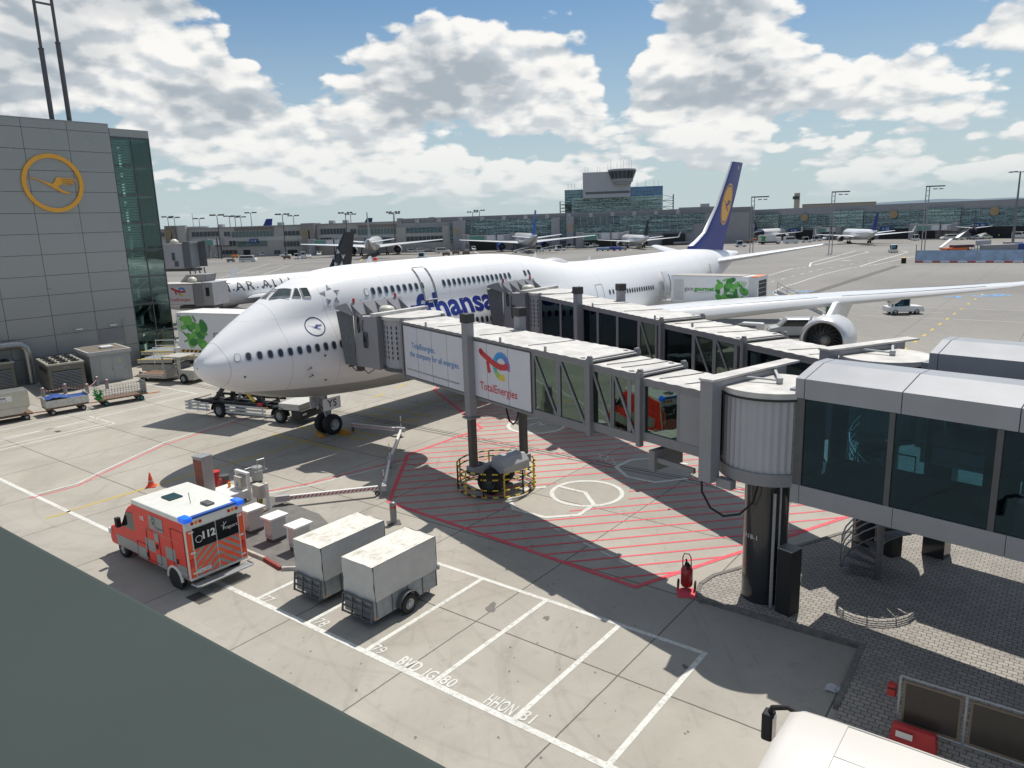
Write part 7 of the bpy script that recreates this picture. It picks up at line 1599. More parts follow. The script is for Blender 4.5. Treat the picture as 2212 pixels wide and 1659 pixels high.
CUR=curtain('curtain_glass',(.30,.44,.44),.9); CUD=curtain('curtain_glass_dark',(.12,.18,.19),.5); CUB=curtain('curtain_glass_blue',(.14,.26,.40),.3); CUG=curtain('curtain_glass_green',(.40,.56,.52),.8); WIN=M('pier_window',(.035,.05,.06),.08,var=.3,scale=.5); WING=M('pier_window_green',(.10,.16,.15),.1,var=.2,scale=.3); LOGO_T=M('logo_tan',(.42,.30,.17),.6); LOGO_O=M('logo_ochre',(.50,.32,.06),.6)
class Fac:   # vertical front between two ground points; pixel survey -> (x,z) on it
    def __init__(s,A,B):
        s.A=Vector((A[0],A[1],0)); s.B=Vector((B[0],B[1],0)); s.d=(s.B-s.A).normalized(); s.n=Vector((s.d.y,-s.d.x,0)); s.rz=math.atan2(s.d.y,s.d.x); s.L=(s.B-s.A).length
    def __call__(s,u,v):
        r=ray(u,v); t=s.A.dot(s.n)/r.dot(s.n); p=r*t; return (p-s.A).dot(s.d), CH+r.z*t
def bandw(par,F,u0,v0,u1,v1,mat,nm,n=6,frame_=LGREY,out=.15,mul=.14):  # px rectangle -> framed window with mullions
    x0,z1=F(u0,v0); x1,z0=F(u1,v1); 
    o=MB(mat).box(x0,x1,-out,-out+.1,z0,z1).build(nm,par); m=MB(frame_)
    for i in range(n+1): x=x0+(x1-x0)*i/n; m.box(x-mul/2,x+mul/2,-out-.08,-out,z0,z1)
    m.box(x0,x1,-out-.06,-out,z1-.1,z1+.08).box(x0,x1,-out-.06,-out,z0-.08,z0+.1); m.build('mullions',o); return o
q8=lambda x,y:(340.1+x*.1488,427.9+y*.1488); q2=lambda x,y:(630.9+x*.124,438.9+y*.124); q3=lambda x,y:(877.8+x*.1488,427.9+y*.1488); q4=lambda x,y:(1179.5+x*.186,340.1+y*.186); q5=lambda x,y:(1563.5+x*.1488,395+y*.1488); q6=lambda x,y:(1865.3+x*.1567,351.1+y*.1567)
FW=Fac((-185,392,0),(-52,372,0))
pw=thing('beige_pier','long low beige terminal pier with dark window bands behind the aircraft noses','building',FW.A,FW.rz)
zt=FW(620,488)[1]
MB(BEI).box(-20,FW.L,0,26,0,zt).build('walls',pw); MB(PGR).box(-20,FW.L,-.4,26,zt,zt+.5).build('roof',pw)
zz=[FW(620,v)[1] for v in (510,518.5)]; MB(M('pier_band',(.50,.49,.455),.7,var=.06,scale=.3)).box(-20,FW.L,-.12,0,zz[1],zz[0]).build('spandrel',pw)
for (a,b,q) in ((50,110,q8),(495,900,q8),(965,1060,q8),(1830,2070,q8)): u0,v0=q(a,492);u1,v1=q(b,562); bandw(pw,FW,u0,v0-(a-500)*.0015,u1,v1-(b-500)*.0015-.5,WIN,'window_band',max(2,int((b-a)/52)))
u0,v0=q8(1075,486);u1,v1=q8(1690,556); bandw(pw,FW,u0,v0,u1,v1,WING,'window_band',12)
for (a,b,m_,n_) in ((490,945,WIN,8),(1015,1125,WIN,2),(1140,1830,WING,12),(1985,2170,CUD,3)): u0,v0=q2(a,448);u1,v1=q2(b,540); bandw(pw,FW,u0,v0,u1,v1-.4,m_,'window_band',n_)
for (a,b,m_,n_) in ((835,1150,WIN,6),(1155,1600,WING,3),(1830,2070,WIN,5)): u0,v0=q8(a,628);u1,v1=q8(b,704); bandw(pw,FW,u0,v0,u1,v1-.7,m_,'window_band',n_)
for (a,b,m_,n_) in ((490,700,WIN,4),(1260,1735,WING,3),(1995,2200,WIN,4)): u0,v0=q2(a,600);u1,v1=q2(b,680); bandw(pw,FW,u0,v0,u1,v1,m_,'window_band',n_)
for (a,b) in ((920,1165),(1695,1790)): u0,v0=q8(a,755);u1,v1=q8(b,815); bandw(pw,FW,u0,v0,u1,v1,WIN,'window_band',max(2,(b-a)//50))
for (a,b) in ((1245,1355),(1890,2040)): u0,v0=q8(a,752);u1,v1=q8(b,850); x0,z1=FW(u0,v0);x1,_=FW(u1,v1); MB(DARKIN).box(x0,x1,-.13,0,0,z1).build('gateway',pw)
for (a,b,q,m_) in ((1110,1690,q8,BRN),(1145,1825,q2,BRN)): u0,v0=q(a,430 if q is q8 else 380);u1,v1=q(b,480 if q is q8 else 440); x0,z1=FW(u0,v0);x1,z0=FW(u1,v1); MB(m_).box(x0,x1,-.14,0,z0,z1).build('brown_panel',pw)
def tower_(F,u0,u1,vt,mat,slot=True,logo=None,par=pw,dep=6):
    x0,z=F(u0,vt);x1,_=F(u1,vt); o=MB(mat).box(x0,x1,-3.,dep,0,z).build('stair_tower',par)
    if slot: xm=x0+(x1-x0)*.58; MB(DARKIN).box(xm-.35,xm+.35,-3.06,-3.,3,z-3.5).build('slot_window',o)
    if logo:
        xc=x0+(x1-x0)*logo[0]; zc_=z-logo[1]; T=frame((xc,-3.1,zc_),(1,0,0),(0,0,1)); l=MB(logo[2]); l.add(disc(1.35,1.7,28),T).add(tri(CRANE),T@Matrix.Scale(1.3,4)); l.build('crane_emblem',o)
tower_(FW,*[q8(145,0)[0],q8(300,0)[0]],q8(0,405)[1],BRN,True,(.28,4.2,LOGO_O)); tower_(FW,q2(190,0)[0],q2(415,0)[0],q2(0,352)[1],M('pier_tower',(.28,.265,.25),.75),True,(.26,5.,LOGO_O))
x0,z1=FW(*q8(300,400));x1,z0=FW(*q8(460,650)); MB(BEI).box(x0,x1,-2.2,0,z0,z1).build('annex',pw)
for u in (367,470,600,712,742,860,930): x,z=FW(u,484); MB(LGREY).box(x-1.2,x+1.2,2,5,zt+.5,zt+1.9).build('roof_plant',pw)
MB(PGR).cyl((FW(400,480)[0],8,zt+.5),(FW(400,480)[0],8,zt+1.3),7,n=24).build('roof_turret',pw); MB(DGREY).tube([(FW(398,480)[0],8,zt+1),(FW(398,480)[0],8,zt+8)],.12,5).build('antenna',pw)
for px_,py_ in ((500,520),(745,540)): pass
s_=MB(M('sign_blue',(.02,.07,.25),.5)); x,z=FW(*q8(1410,622)); sg_=s_.box(x-2.2,x+2.2,-1.,-.8,z-1,z+1).build('gate_sign',pw); txt(sg_,'A 18',1.4,(x,-1.02,z),(1,0,0),(0,0,1),WHITE)
# centre terminal
FC=Fac((-56,372,0),(101,347,0))
ctm=thing('central_terminal','grey roofed terminal with long glass curtain walls in the background centre','building',FC.A,FC.rz)
xa,za=FC(858,468); xb,zb_=FC(1480,456)
MB(ROOFG).box(xa,FC.L+12,2,40,0,(za+zb_)/2).build('upper_block',ctm)
xe,ze=FC(1000,478); MB(PGR).box(xa,FC.L+10,.0,2.2,0,ze).build('wall',ctm)
x0,z1=FC(857,491);x1,_=FC(980,491); MB(BEI).box(x0,x1,-1,0,0,z1).build('low_wing',ctm)
for (a,b,v0,v1,n_) in ((0,530,430,495,9),(5,540,560,635,9)): u0,w0=q3(a,v0);u1,w1=q3(b,v1); x0,zz1=FC(u0,w0);x1,zz0=FC(u1,w1); o=MB(CUD if v0<500 else WIN).box(x0,x1,-1.15,-1,zz0,zz1).build('window_band',ctm); m=MB(LGREY); [m.box(x0+(x1-x0)*i/n_-.07,x0+(x1-x0)*i/n_+.07,-1.22,-1.15,zz0,zz1) for i in range(n_+1)]; m.build('mullions',o)
def glassbay(par,F,u0,u1,v0,v1,mat,nx,nz,out=.2):
    x0,z1=F(u0,v0); x1,_=F(u1,v0); _,z0=F(u0,v1); 
    for i in range(nx):
        a=x0+(x1-x0)*i/nx; b=x0+(x1-x0)*(i+1)/nx; o=MB(mat).box(a,b,-out,-out+.1,z0,z1).build('glass_bay',par); m=MB(ZINC)
        m.box(a-.09,a+.09,-out-.15,-out,z0,z1)
        for j in range(nz+1): z=z0+(z1-z0)*j/nz; m.box(a,b,-out-.10,-out,z-.045,z+.045)
        m.build('mullions',o)
glassbay(ctm,FC,*[q3(865,0)[0],q3(1860,0)[0]],475.5,510,CUR,13,9); glassbay(ctm,FC,q3(1880,0)[0],q3(2105,0)[0],472,512,CUR,3,9)
glassbay(ctm,FC,q4(325,0)[0],q4(860,0)[0],469,488,CUD,7,6); glassbay(ctm,FC,q4(325,0)[0],q4(1700,0)[0],488,508,CUR,16,5,.6); glassbay(ctm,FC,q4(860,0)[0],q4(1850,0)[0],466,488,CUR,12,6)
for (u0,u1,vt,mat,lg) in ((q3(690,0)[0],q3(775,0)[0],477,M('tower_grey',(.33,.33,.35),.6),(.6,5,LOGO_O)),(q4(240,0)[0],q4(320,0)[0],468,M('tower_grey'),(.5,5,LOGO_O)),(q4(65,0)[0],q4(160,0)[0],470,PGR,None),(q3(775,0)[0],q3(862,0)[0],476,PGR,None)): tower_(FC,u0,u1,vt,mat,False,lg,ctm)
glassbay(ctm,FC,q3(635,0)[0],q3(688,0)[0],482,525,CUD,1,9,2.); glassbay(ctm,FC,q4(162,0)[0],q4(238,0)[0],474,520,CUD,1,9,2.)
for u in range(900,1470,47): x,z=FC(u,470); MB(LGREY).box(x-.8,x+.8,-.6,1.,ze+.0,ze+1.8).build('roof_plant',ctm)
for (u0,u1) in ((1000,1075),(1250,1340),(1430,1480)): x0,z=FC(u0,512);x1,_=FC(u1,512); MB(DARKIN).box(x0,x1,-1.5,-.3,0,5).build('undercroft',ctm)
# gates bridges of the far stands (simple grey tubes on legs)
def gatebridge(label,F,u0,u1,v0,v1,out,side=0):
    x0,z1=F(u0,v0); x1,_=F(u1,v0); _,z0=F(u0,v1); p=F.A+F.d*((x0+x1)/2)+F.n*out
    t=thing('boarding_bridge',label,'passenger bridge',p,F.rz,'passenger boarding bridges'); L=(x1-x0)*.97
    MB(LGREY).box(-L/2,L/2,-1.5,1.5,max(3.6,z0),z1).build('tunnel',t); MB(ADV).box(-L*.05,L*.3,-1.6,-1.5,max(3.7,z0)+.1,z1-.2).build('advert_panel',t); MB(M('green_glass_panel',(.10,.30,.24),.15)).box(-L*.4,-L*.1,-1.6,-1.5,max(3.7,z0)+.2,z1-.3).build('glass_pane',t)
    MB(PGR).cyl((-L/2,0,0),(-L/2,0,z1+.5),1.9,n=20).build('rotunda',t,smooth=40); MB(PNL).box(L/2-1.6,L/2+.6,-2,2,max(3.4,z0)-.2,z1+.5).build('cab',t)
    for y in (-1.8,1.8): MB(DGREY).box(L*.15-.2,L*.15+.2,y-.2,y+.2,0,z1+.8).build('lift_post',t)
    return t
gatebridge('far gate bridge at the airliner with the blue engine',FC,1012,1118,508.5,520,9)
gatebridge('far gate bridge with green glass at the small black-tailed airliner',FC,1254,1358,504,518,11)
FE=Fac((123,386,0),(244,262,0))
gatebridge('far gate bridge left of the taxiing airliner',FE,1783,1835,491,502,9); gatebridge('far gate bridge at the rightmost airliner',FE,1990,2085,485,497,10)
gatebridge('far gate bridge hidden by the large grey airliner',FW,688,766,518,530,9); gatebridge('far gate bridge in front of the beige pier beside the high grey bridge',FW,466,510,517,529,10)
# east pier
ep=thing('east_pier','glass fronted pier with grey fascia running to the right picture edge','building',FE.A,FE.rz)
xr,zr=FE(2000,437.5); zf=FE(1700,450)[1]; ZT=max(zr,zf)
tops=[(u,v) for u,v in ((1612,454),(1800,446),(2000,437.6),(2212,429))]
P_=[FE(u,v) for u,v in tops]; P_.append((P_[-1][0]+40,P_[-1][1]))
m=MB(PGR)
for (a,za2),(b,zb2) in zip(P_,P_[1:]): m.hexa([(a,.0,0),(b,.0,0),(b,30,0),(a,30,0)],[(a,0,za2),(b,0,zb2),(b,30,zb2),(a,30,za2)])
m.build('walls',ep)
seam=MB(ROOFG)
for i in range(16): u=1625+i*38; x,z=FE(u,454-(u-1612)*.0417); seam.box(x-.05,x+.05,-.06,0,z-4.0,z-.1)
seam.build('fascia_seam',ep)
def eb(u0,u1,v0a,v1a,mat,nx,nz,out): glassbay(ep,FE,u0,u1,v0a,v1a,mat,nx,nz,out)
eb(q5(430,0)[0],q5(815,0)[0],463.5,497,CUG,4,6,1.2); eb(q5(820,0)[0],q5(1590,0)[0],466,497,CUR,7,8,.3); eb(q5(1600,0)[0],q5(2040,0)[0],456,496,CUG,4,6,1.2)
eb(q6(25,0)[0],q6(880,0)[0],458,496,CUR,7,8,.3); eb(q6(890,0)[0],q6(1360,0)[0],450,494,CUG,5,6,1.2); eb(q6(1370,0)[0],2216,451,495,CUR,7,8,.3); eb(1560,1622,471,500,CUR,4,6,6.)
for u,v in ((1739,470),(1931.5,462.7),(2149.5,455.8)): x,z=FE(u,v); T=frame((x,-.75,z),(1,0,0),(0,0,1)); l=MB(LOGO_T); l.add(disc(0.01,1.75,28),T); l.use(LOGO_O).add(tri(CRANE),T@Matrix.Translation((0,0,.05))@Matrix.Scale(1.4,4)); l.build('crane_disc',ep)
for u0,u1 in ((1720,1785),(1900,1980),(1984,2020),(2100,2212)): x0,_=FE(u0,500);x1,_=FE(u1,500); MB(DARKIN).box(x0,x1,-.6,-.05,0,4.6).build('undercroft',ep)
for k,(u,v) in enumerate(((q5(1045,0)[0],498),(1917,494),(2121,486.5))): x,z=FE(u,v); sg_=MB(M('sign_blue')).box(x-2.6,x+2.6,-2.2,-2.,z-1.,z+1.).build('gate_sign',ep); txt(sg_,('A 26','A 28','A 30')[k],1.5,(x,-2.22,z),(1,0,0),(0,0,1),WHITE)
# tower building
FT=Fac((20,425,0),(120,412,0)); z4=lambda x,y:FT(*q4(x,y))
tb=thing('control_tower','white control tower block with dark flared lookout over glass offices','control tower',FT.A,FT.rz)
def tbx(x0,y0,x1,y1,mat,nm,f0,f1,base=None):
    a,zb2=z4(x0,y1); b,za2=z4(x1,y0); za2=z4(x0,y0)[1]; a=z4(x0,y1)[0]; b=z4(x1,y1)[0]; return MB(mat).box(a,b,f0,f1,zb2 if base is None else base,za2).build(nm,tb)
TW=M('tower_white',(.46,.46,.47),.6,var=.05,scale=.2)
o=tbx(300,475,1355,640,CUG,'glass_offices',0,26,8); tbx(218,378,440,640,CUR,'glass_offices',1.5,25,8); tbx(980,342,1357,476,CUB,'blue_glass_offices',.8,24,20)
tbx(430,180,980,478,TW,'white_block',-2.2,18); tbx(460,405,970,432,M('tower_slit',(.12,.13,.13),.4),'slit_window',-2.26,-2.2)
m=MB(ZINC)
for i in range(22): x=z4(310+i*49,0)[0]; m.box(x-.06,x+.06,-.12,0,z4(310,630)[1],z4(310,480)[1])
for y in (500,528,556,584,612): z=z4(800,y)[1]; m.box(z4(310,0)[0],z4(1350,0)[0],-.1,0,z-.05,z+.05)
for y in (362,382,402,422): z=z4(1200,y)[1]; m.box(z4(985,0)[0],z4(1355,0)[0],.68,.79,z-.06,z+.06)
m.build('facade_grid',tb)
cx=(z4(728,200)[0]+z4(1035,200)[0])/2; r1=(z4(1040,150)[0]-z4(712,150)[0])/2; r0=r1*.80; zt_,zm,zl,zb3=z4(880,140)[1],z4(880,250)[1],z4(880,290)[1],z4(880,315)[1]
ck=8.5; T_=(cx,ck-9,0)
MB(WIN).lathe([(zm,r0),(zt_-1.0,r1)],T_,(0,0,1),20).build('lookout_glass',tb); MB(PGR).lathe([(zt_-1.,r1*1.02),(zt_,r1*1.0),(zt_+.4,r1*.7),(zt_+.45,.1)],T_,(0,0,1),20).build('lookout_roof',tb); MB(PGR).lathe([(zb3,r0*.82),(zl,r0*.86),(zl+.2,r0*.97),(zm,r0*1.01)],T_,(0,0,1),20,True).build('lookout_base',tb)
m=MB(ZINC)
for k in range(20): a=2*pi*k/20; m.beam((cx+r0*cos(a)*1.01,ck-9+r0*sin(a)*1.01,zm),(cx+r1*cos(a)*1.01,ck-9+r1*sin(a)*1.01,zt_-1.),.14)
m.build('lookout_mullions',tb)
for x,h in ((450,3),(482,3),(595,3),(624,3),(718,4),(752,4),(825,3),(870,5),(900,4),(965,4),(998,4),(247,3),(284,3),(322,3),(405,3),(1060,3),(1160,3),(1260,3),(1310,3)):
    xx=z4(x,0)[0]; zb4=z4(x,180)[1] if 430<x<720 else (zt_+.3 if x<1010 and x>700 else z4(x,378 if x<430 else 342)[1]); MB(DGREY).tube([(xx,2+(x%5),zb4),(xx,2+(x%5),zb4+h*1.2)],.08,4).build('antenna',tb)
for x0,x1,y0,y1 in ((150,300,510,630),(1360,1490,430,645)):
    m=MB(DGREY); a,b=z4(x0,0)[0],z4(x1,0)[0]; z0,z1=z4(x0,y1)[1],z4(x0,y0)[1]
    for x in (a,b): 
        for y in (1,5): m.box(x-.15,x+.15,y-.15,y+.15,z0-6,z1)
    n_=3; 
    for k in range(n_): z=z0+(z1-z0)*k/n_; zn=z0+(z1-z0)*(k+1)/n_; m.box(a,b,1,5,z-.1,z+.1); m.beam((a,1.2,z),(b,1.2,(z+zn)/2),.3,.15).beam((b,3,(z+zn)/2),(a,3,zn),.3,.15)
    m.build('escape_stairs',tb)
q=thing('roof_plant_block','grey plant deck on the terminal roof right of the control tower','roof structure',FC.A+FC.d*FC(1500,450)[0]-FC.n*12,FC.rz); z0=(za+zb_)/2; MB(PGR).box(-6,16,0,5,0,z0+.8).build('plant_block',q); MB(LGREY).box(4,8,0,3,z0+.8,z0+2.2).build('plant_top',q)
# far tan building and radar tower
FR=Fac((230,640,0),(330,600,0))
q=thing('tan_building','long flat tan building far behind the right pier','building',FR.A,FR.rz); x0,z1=FR(1733,445);x1,_=FR(1893,437); MB(M('tan_wall',(.40,.36,.29),.8)).box(x0,x1,0,30,0,FR(1800,440)[1]).build('walls',q); MB(BRN).box(x0,x1,-.1,30,FR(1800,440)[1],FR(1800,440)[1]+.5).build('roof_edge',q)
q=thing('ramp_tower','slim tan tower with a dark lookout box behind the right pier','tower',FR.A+FR.d*FR(1721,445)[0],FR.rz); zt2=FR(1721,417)[1]; MB(M('tan_tower',(.50,.45,.36),.8)).box(-2.2,2.2,-2,2,0,zt2).build('shaft',q); MB(WIN).box(-3.4,1.6,-3,2.5,zt2-5,zt2-2.6).build('lookout',q)
q=thing('tree_line','dark strip of far trees between the two glass piers','tree line',(0,0,0)); tl=MB(M('far_foliage',(.05,.075,.05),.9,var=.3,scale=.05)); rnd=random.Random(4); F_=Fac((180,760,0),(420,700,0))
for k in range(120): x=rnd.uniform(-600,200); z=rnd.uniform(3,10); c=Vector((150+x*1.1,760+rnd.uniform(-20,20),z)); tl.lathe([(-5,.2),(-3,4.5),(1,5),(4,3),(5.5,.3)],c,(rnd.uniform(-.3,.3),0,1),7)
q['kind']='stuff'; bpy.data.objects.remove(q); o=tl.build('far_trees'); tag(o,'dark strip of far trees on the horizon','trees',kind='stuff')
# ---- flood light masts
def mast(label,p,h,kind=0,rz=0.,grp='flood light masts'):
    t=thing('light_mast',label,'light mast',(p[0],p[1],0),rz,grp)
    if kind==0:
        MB(DGREY).cyl((0,0,0),(0,0,h),.3,.16,n=8).build('pole',t); MB(DGREY).box(-3.4,3.4,-.12,.12,h-.2,h).build('crossarm',t)
        for x in (-2.8,-1.3,1.3,2.8): MB(DGREY).box(x-.55,x+.55,-.5,.5,h,h+.5).build('lamp',t)
    elif kind==1:
        MB(PGR).box(-.55,-.35,-.15,.15,0,h).box(.35,.55,-.15,.15,0,h).build('twin_pole',t); m=MB(PGR)
        for k in range(9): m.box(-.35,.35,-.1,.1,h*(.3+.08*k),h*(.3+.08*k)+.15)
        m.build('rung',t); MB(DGREY).box(-.55,4.6,-.2,.2,h,h+.35).build('arm',t)
        for x in (2.,3.6): MB(DGREY).box(x-.5,x+.5,-.4,.4,h-.75,h-.5).build('lamp',t)
    else:
        MB(M('mast_grey',(.20,.20,.22),.5)).cyl((0,0,1.2),(0,0,h),.42,.22,n=16).build('pole',t,smooth=40); MB(M('mast_base',(.4,.4,.38),.8)).box(-2.4,2.4,-1.3,1.3,0,1.2).build('base_block',t)
        for a in (-.4,.2,.8): m=MB(DGREY); m.beam((0,0,h-.3),(2.8*cos(a),2.8*sin(a),h-.1),.12); m.beam((0,0,h-.3),(-2.8*cos(a),-2.8*sin(a),h-.1),.12); m.build('crossarm',t); [MB(DGREY).box(s_*2.6*cos(a)-.5,s_*2.6*cos(a)+.5,s_*2.6*sin(a)-.3,s_*2.6*sin(a)+.3,h-.3,h).build('lamp',t) for s_ in (-1,1)]
    return t
tops_=[(q8(145,265),430,'first from the left'),(q8(240,275),450,'second from the left, lower'),(q8(600,290),460,'over the flat roof turret'),(q8(860,238),360,'standing before the beige pier left part'),(q8(1040,255),450,'left of the navy fin'),(q8(1120,258),430,'rising right behind the navy fin'),(q8(1205,268),470,'just right of the navy fin'),(q8(1350,205),430,'tall, right of the navy fin'),(q8(1810,226),360,'before the pier, left of the brown stair tower'),(q8(1970,248),450,'right above the brown stair tower roof'),(q2(925,158),360,'before the pier behind the black star tail'),(q2(1015,184),450,'behind the pier right of the black star tail'),(q2(1760,145),365,'tallest near the grey roof start'),(q2(1778,172),460,'lower near the grey roof start'),(q3(960,195),460,'lower of the two over the grey roof'),(q3(1058,172),450,'higher of the two over the grey roof')]
for (uv,Y,lab) in tops_: p=DP(uv[0],uv[1],Y); mast('thin flood light mast '+lab,p,p.z-.4)
for (u,v0,v1,Y,lab) in ((1627,505,427,232,'left'),(1801,493,416,230,'middle'),(2005,484,404,228,'right')): p=DP(u,v1,Y+0); mast('twin-pole light mast before the glass pier, %s one'%lab,p,p.z,1,-.2,'twin-pole light masts')
g_=G(2187,530); mast('tall single flood light mast at the right picture edge',g_,HZ(2200,370,g_),2,-.3)
# ---- blue mesh construction fence
fa,fb2=G(1977,567),G(2230,567); d=(fb2-fa).normalized(); L=(fb2-fa).length; bf=thing('construction_fence','long blue mesh construction fence on red and white base blocks at right','fence',fa,math.atan2(d.y,d.x))
BM=M('blue_mesh',(.42,.60,.82),.8,alpha=.78,var=.3,scale=.6); n_=13
for i in range(n_+6): x=L*i/n_; MB(BM).box(x+.03,x+L/n_-.03,-.01,.01,.35,2.85).build('mesh_panel',bf); MB(ZINC).tube([(x,0,.3),(x,0,2.9)],.035,5).build('post',bf); MB(WHITE if i%2 else RED).box(x,x+L/n_*.95,-.3,.3,0,.32).build('base_block',bf)
MB(BLACK).tube([(0,0,0),(0,0,4.2)],.07,6).build('end_post',bf)
# ---- apron traffic
VN=[]
def place(kind,label,u,v,hd,**k):
    p=G(u,v); return vehicle(kind,label,p,hd,detail=False,**k)
W1=dict(mat=WHITE)
place('minibus','white minibus with black side stripe on the open apron left of the star tail',536.6,565.5,-.05,L=7.2,W_=2.2,H=2.7,stripe=BLACK)
place('car','white car half hidden behind the high grey bridge',474,556,-.1,L=4.6,H=1.5)
place('van','white van at the dark gateway of the beige pier',572,553,.5,L=5.,H=2.2); place('pickup','white pickup left of the brown stair tower',617,554.8,0,L=5.2,H=1.9)
place('van','white box van in the group left of the star tail',655.5,558.5,-1.3,L=5.6,H=2.9); place('car','white car right of the box van group',667,556.5,-1.2,L=4.4,H=1.5); place('van','small white van at the foot of the brown stair tower',691,551.8,-1.5,L=4.6,H=2.)
place('van','white crew van under the grey terminal, first right of the large grey airliner',892,545,0,L=5,H=2.); place('van','white crew van, second right of the large grey airliner',911,544.8,0,L=4.6,H=2.); place('pickup','white low pickup among carts right of the crew vans',937,543.6,0,L=5,H=1.8)
place('van','white van with open deck before the grey stair tower',957,546.5,0,L=6.5,H=2.4); place('van','white van right of the far mobile stairs',1023,541.7,-1.4,L=5,H=2.2)
place('pickup','white pickup right of the centre gate bridge foot',1282,534,0,L=5,H=1.9); place('van','white service van under the small black-tailed airliner',1382,534.5,-1.45,L=5.4,H=2.6); place('pickup','white pickup behind the blue tail base',1577,520.7,0,L=5.4,H=1.9)
place('van','white van with glazed cab right of the herb truck',1709,526,0,L=6.2,H=2.9); place('car','white car behind the taxiing airliner wing',1920,514,0,L=4.8,H=1.6); place('car','silver car next to the white one behind the taxiing airliner',1929.5,513.8,.1,L=4.8,H=1.6,mat=SILV)
place('van','white crew van in front of the rightmost airliner',2048.6,518,pi-.05,L=6.2,H=2.2); place('van','white truck-like van left of the rightmost airliner',2028,514,-1.2,L=5.6,H=3.); place('car','white car right below the rightmost airliner',2128,515.6,0,L=4.8,H=1.7)
place('van','white van at the right edge beyond the fence',2203,515,-1.2,L=5.5,H=2.6); place('van','small van in the shade under the blue-engined airliner tail',1204,541,-1.5,L=4.6,H=2.1)
tf=tug('small far tractor on the open apron above the aircraft roof',G(914,559.3),0,1.9,4.6,2.3)
for (u,v,hd,lab) in ((1211,541.5,0,'far tractor left of the centre stair tower'),(1231.6,536,0,'far tractor at the centre stair tower foot'),(1254,535,0,'far tractor just right of the centre stair tower'),(1270,535.5,.2,'far tractor left of the white pickup at the centre gate'),(1166,543.5,0,'far tractor at the tail stairs of the blue-engined airliner'),(641,559.5,-1.3,'far tractor beside the box van group'),(1603,521.8,.1,'far tractor right of the blue tail base'),(1742,523.7,0,'far tractor under the navy-tailed airliner wing'),(1764,521.,.1,'second far tractor under the navy-tailed airliner wing'),(1976.6,519.6,1.4,'cream far tractor behind the taxiing airliner wing tip'),(1600,533.2,0,'low yellow-white tractor alone behind the big tail')):
    rep(tf,G(u,v),hd,lab)
q=rep(tf,G(1929,545.4),R(75),'white tow tractor seen from behind on the marked taxi lane')
# herb trucks far away
def farherb(label,u,v,hd):
    t=thing('catering_truck',label,'catering truck',G(u,v),hd,'far catering trucks'); b=MB(M('truck_box_white')).box(-4.6,2.4,-1.25,1.25,1.15,3.9).build('cargo_box',t); MB(WHITE).box(2.6,4.6,-1.2,1.2,.6,2.9).build('cab',t,bev=.1); MB(BLKGL).box(4.6,4.63,-1.,1.,1.7,2.7).build('windscreen',t); herb_panel(b,(-3.2,-1.262,2.5),(1,0,0),(0,0,1),2.2,2.3,2); MB(CHS).box(-4.4,4.4,-1.,1.,.5,1.1).build('chassis',t)
    for x in (-2.8,3.6):
        for y in (-1.,1.): wh(t,x,y,.5,.3)
    return t
fh1=farherb('white truck with green herb picture in front of the navy-tailed airliner',1662,527.4,0); rep(fh1,G(1445,526.8),0,'white herb truck behind the big blue tail fin'); rep(fh1,G(2172,511.),0,'white herb truck at the rightmost gate')
# mobile stairs and belt loaders
def farstairs(label,u,v,hd,low=False):
    t=thing('mobile_stairs',label,'passenger stairs',G(u,v),hd,'far mobile stairs and belt loaders'); h=1.4 if low else 3.6
    m=MB(WHITE); 
    for s_ in (-1,1): m.beam((-3.6,s_*.7,.9),(3.6,s_*.7,.9+h),.1,.35 if not low else .2)
    m.box(-3.6,3.6,-.5,.5,.55,.62); m.build('side_frame',t); s=MB(ZINC).beam((-3.6,0,.95),(3.6,0,.9+h),1.2,.1).build('treads',t); MB(WHITE).box(-3.,2.6,-.95,.95,.4,.9).build('chassis',t)
    for x in (-2.2,2.):
        for y in (-.9,.9): wh(t,x,y,.36,.25)
    return t
fs=farstairs('far white mobile stairs left of the centre gate bridge',1009,543,-1.6); rep(fs,G(1356,531.5),.5,'far mobile stairs leading to the small black-tailed airliner'); rep(fs,G(1617,523.5),.6,'far mobile stairs at the rear of the navy-tailed airliner'); rep(fs,G(1785,518.5),.9,'far mobile stairs beside the right gate bridge'); rep(fs,G(2078,518),.5,'far mobile stairs at the rear of the rightmost airliner')
q=rep(fs,G(2042,538.5),.45,'white mobile stairs parked behind the blue mesh fence'); q.scale=(.7,.7,.7)
bl_=farstairs('far belt loader under the blue-engined airliner',1125,546,.2,True); rep(bl_,G(1178,543),-.1,'far loader platform beside the blue-engined airliner tail'); rep(bl_,G(2110,516.8),.1,'far belt loader right of the rightmost airliner')
# cart trains
def cart(label,u,v,hd,mat,grp='far baggage carts'):
    t=thing('baggage_cart',label,'baggage cart',G(u,v),hd,grp); MB(DGREY).box(-1.6,1.6,-.8,.8,.45,.6).build('deck',t); MB(mat).box(-1.5,1.5,-.75,.75,.6,1.5).build('load',t,bev=.1); MB(DGREY).beam((1.6,0,.4),(2.4,0,.4),.08).build('tow_bar',t)
    for x in (-1.1,1.1):
        for y in (-.7,.7): wh(t,x,y,.22,.14)
    return t
kb=cart('blue-topped cart, left one of the row in front of the centre gate',1296,542.5,0,M('cover_pale_blue',(.30,.42,.6),.6)); rep(kb,G(1308,542.2),0,'blue-topped cart, second of the row in front of the centre gate'); k2=cart('dark blue boxed cart in the centre gate row',1319,541.5,0,MID); k2b=cart('deep blue low cart at the right end of the centre gate row',1334,541.5,0,M('tarp_blue_bright',(.03,.08,.45),.6)); k3=cart('grey cart group end at the small black-tailed airliner',1345,541,0,GREY)
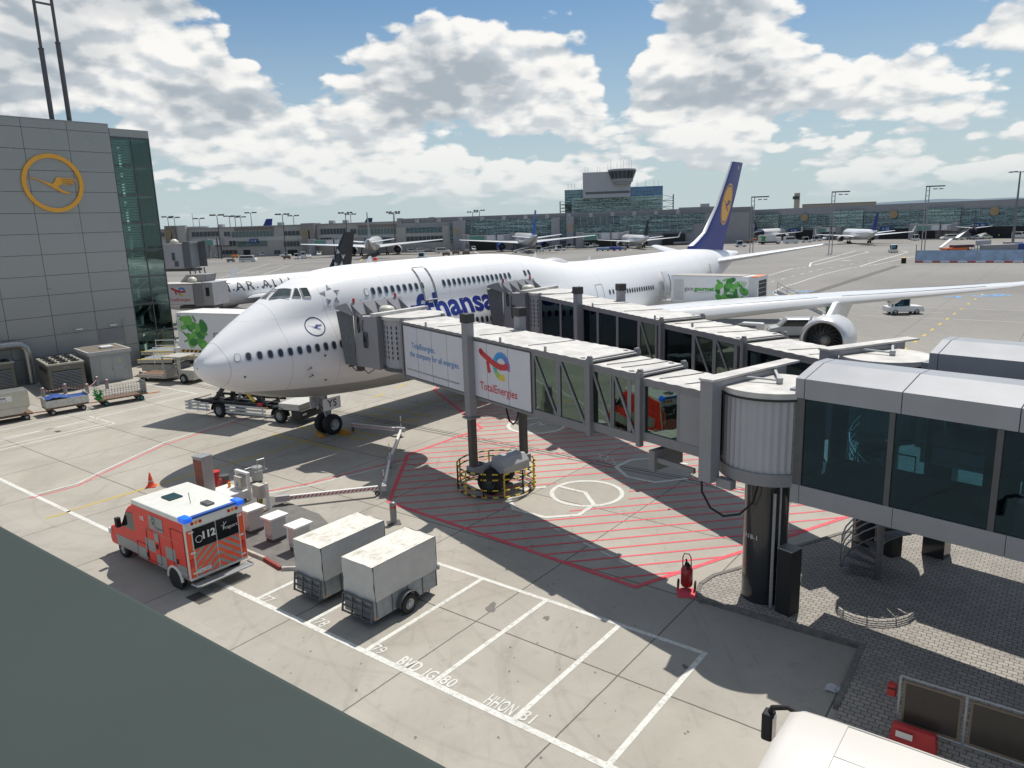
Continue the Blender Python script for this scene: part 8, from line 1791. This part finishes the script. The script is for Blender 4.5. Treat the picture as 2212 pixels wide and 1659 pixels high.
ke=cart('empty rusty dolly left of the tractor above the aircraft roof',964,553,0,DB); rep(ke,G(985,550),0,'rusty dolly before the grey stair tower, left of two'); rep(ke,G(1007,551.5),.05,'rusty dolly right of the first, nearer the far mobile stairs'); rep(ke,G(620,560),0,'low dolly below the white pickup at the beige pier'); rep(ke,G(1620,526),0,'low dolly behind the herb truck')
kg=cart('dark equipment trailer left of the white minibus',499,566.3,0,M('trailer_load_grey',(.25,.25,.25),.6)); kr=cart('red and orange equipment cart behind the minibus',508,557.5,0,ORG); rep(kr,G(1627,521.5),0,'red cart behind the mobile stairs of the navy-tailed airliner')
for i,(u,v) in enumerate(((1462,529.5),(1474,529),(1487,528.5))): rep(k3,G(u,v),0,('grey cart just left of the blue tail, first of three','grey cart just left of the blue tail, middle of three','grey cart touching the outline of the blue tail')[i])
for i,(u,v) in enumerate(((925,544.5),(947,544.2))): rep(k3,G(u,v),0,('grey cart between the crew vans and the pickup','grey cart behind the open deck van')[i])
# orange equipment behind the fence
q=thing('orange_vehicle','orange and dark airport vehicle behind the blue mesh fence','vehicle',G(2066,545),.1); MB(M('vehicle_orange',(.8,.16,.03),.5)).box(-4,3,-1.2,1.2,.4,1.35).build('body',q,bev=.1); MB(M('dark_maroon',(.07,.03,.05),.5)).box(-1.6,4.6,-1.1,1.1,1.35,2.1).build('upper_body',q,bev=.1)
for x in (-3.4,2.8):
    for y in (-1.2,1.2): wh(q,x,y,.5,.3)
q=thing('site_container','grey site container behind the blue mesh fence','container',G(2150,541),.05); MB(PGR).box(-4,6,-1.2,1.2,0,1.7).build('shell',q,bev=.05); MB(MID).box(6.2,8.4,-1.2,1.2,0,1.9).build('blue_tank',q,bev=.2)
q=thing('equipment_rack','row of grey frames and carts behind the blue mesh fence','equipment',G(2118,541),.05); m=MB(GREY)
for k in range(9): m.tube([(k*.9-4,-.6,.1),(k*.9-4,-.6,1.5),(k*.9-3.4,.6,1.5),(k*.9-3.4,.6,.1)],.07,5)
m.box(-4,4,-.7,.7,.4,.6); m.build('frames',q); MB(LGREY).box(-1.5,2.8,-.5,.5,1.5,3.).build('top_unit',q,bev=.2)
q=thing('yellow_marker_box','yellow stand number box on the apron left of the blue fence','marker box',G(1952,568.5),R(60)); MB(M('marker_yellow',(.6,.45,.03),.5)).box(-1.2,1.2,-.5,.5,0,1.35).build('box',q,bev=.05); MB(BLACK).box(-1.21,-.9,-.51,.51,.1,1.25).build('dark_end',q)
for (u,v,lab) in ((1731,523,'person in dark clothes below the navy-tailed airliner'),(2137.5,518,'person in yellow vest right of the rightmost airliner'),(2157,514.5,'person in yellow vest farther right, by the herb truck'),(1108,548,'person beside the far belt loader'),(1009.5,548.5,'person near the far mobile stairs')): person(lab,tuple(G(u,v).xy),0,HIVIS if 'yellow' in lab else M('jacket_dark'),1.8)
person('person in yellow vest below the green glass corner, behind the emblem bridge',tuple(G(353,652).xy),0,HIVIS,1.8,0)
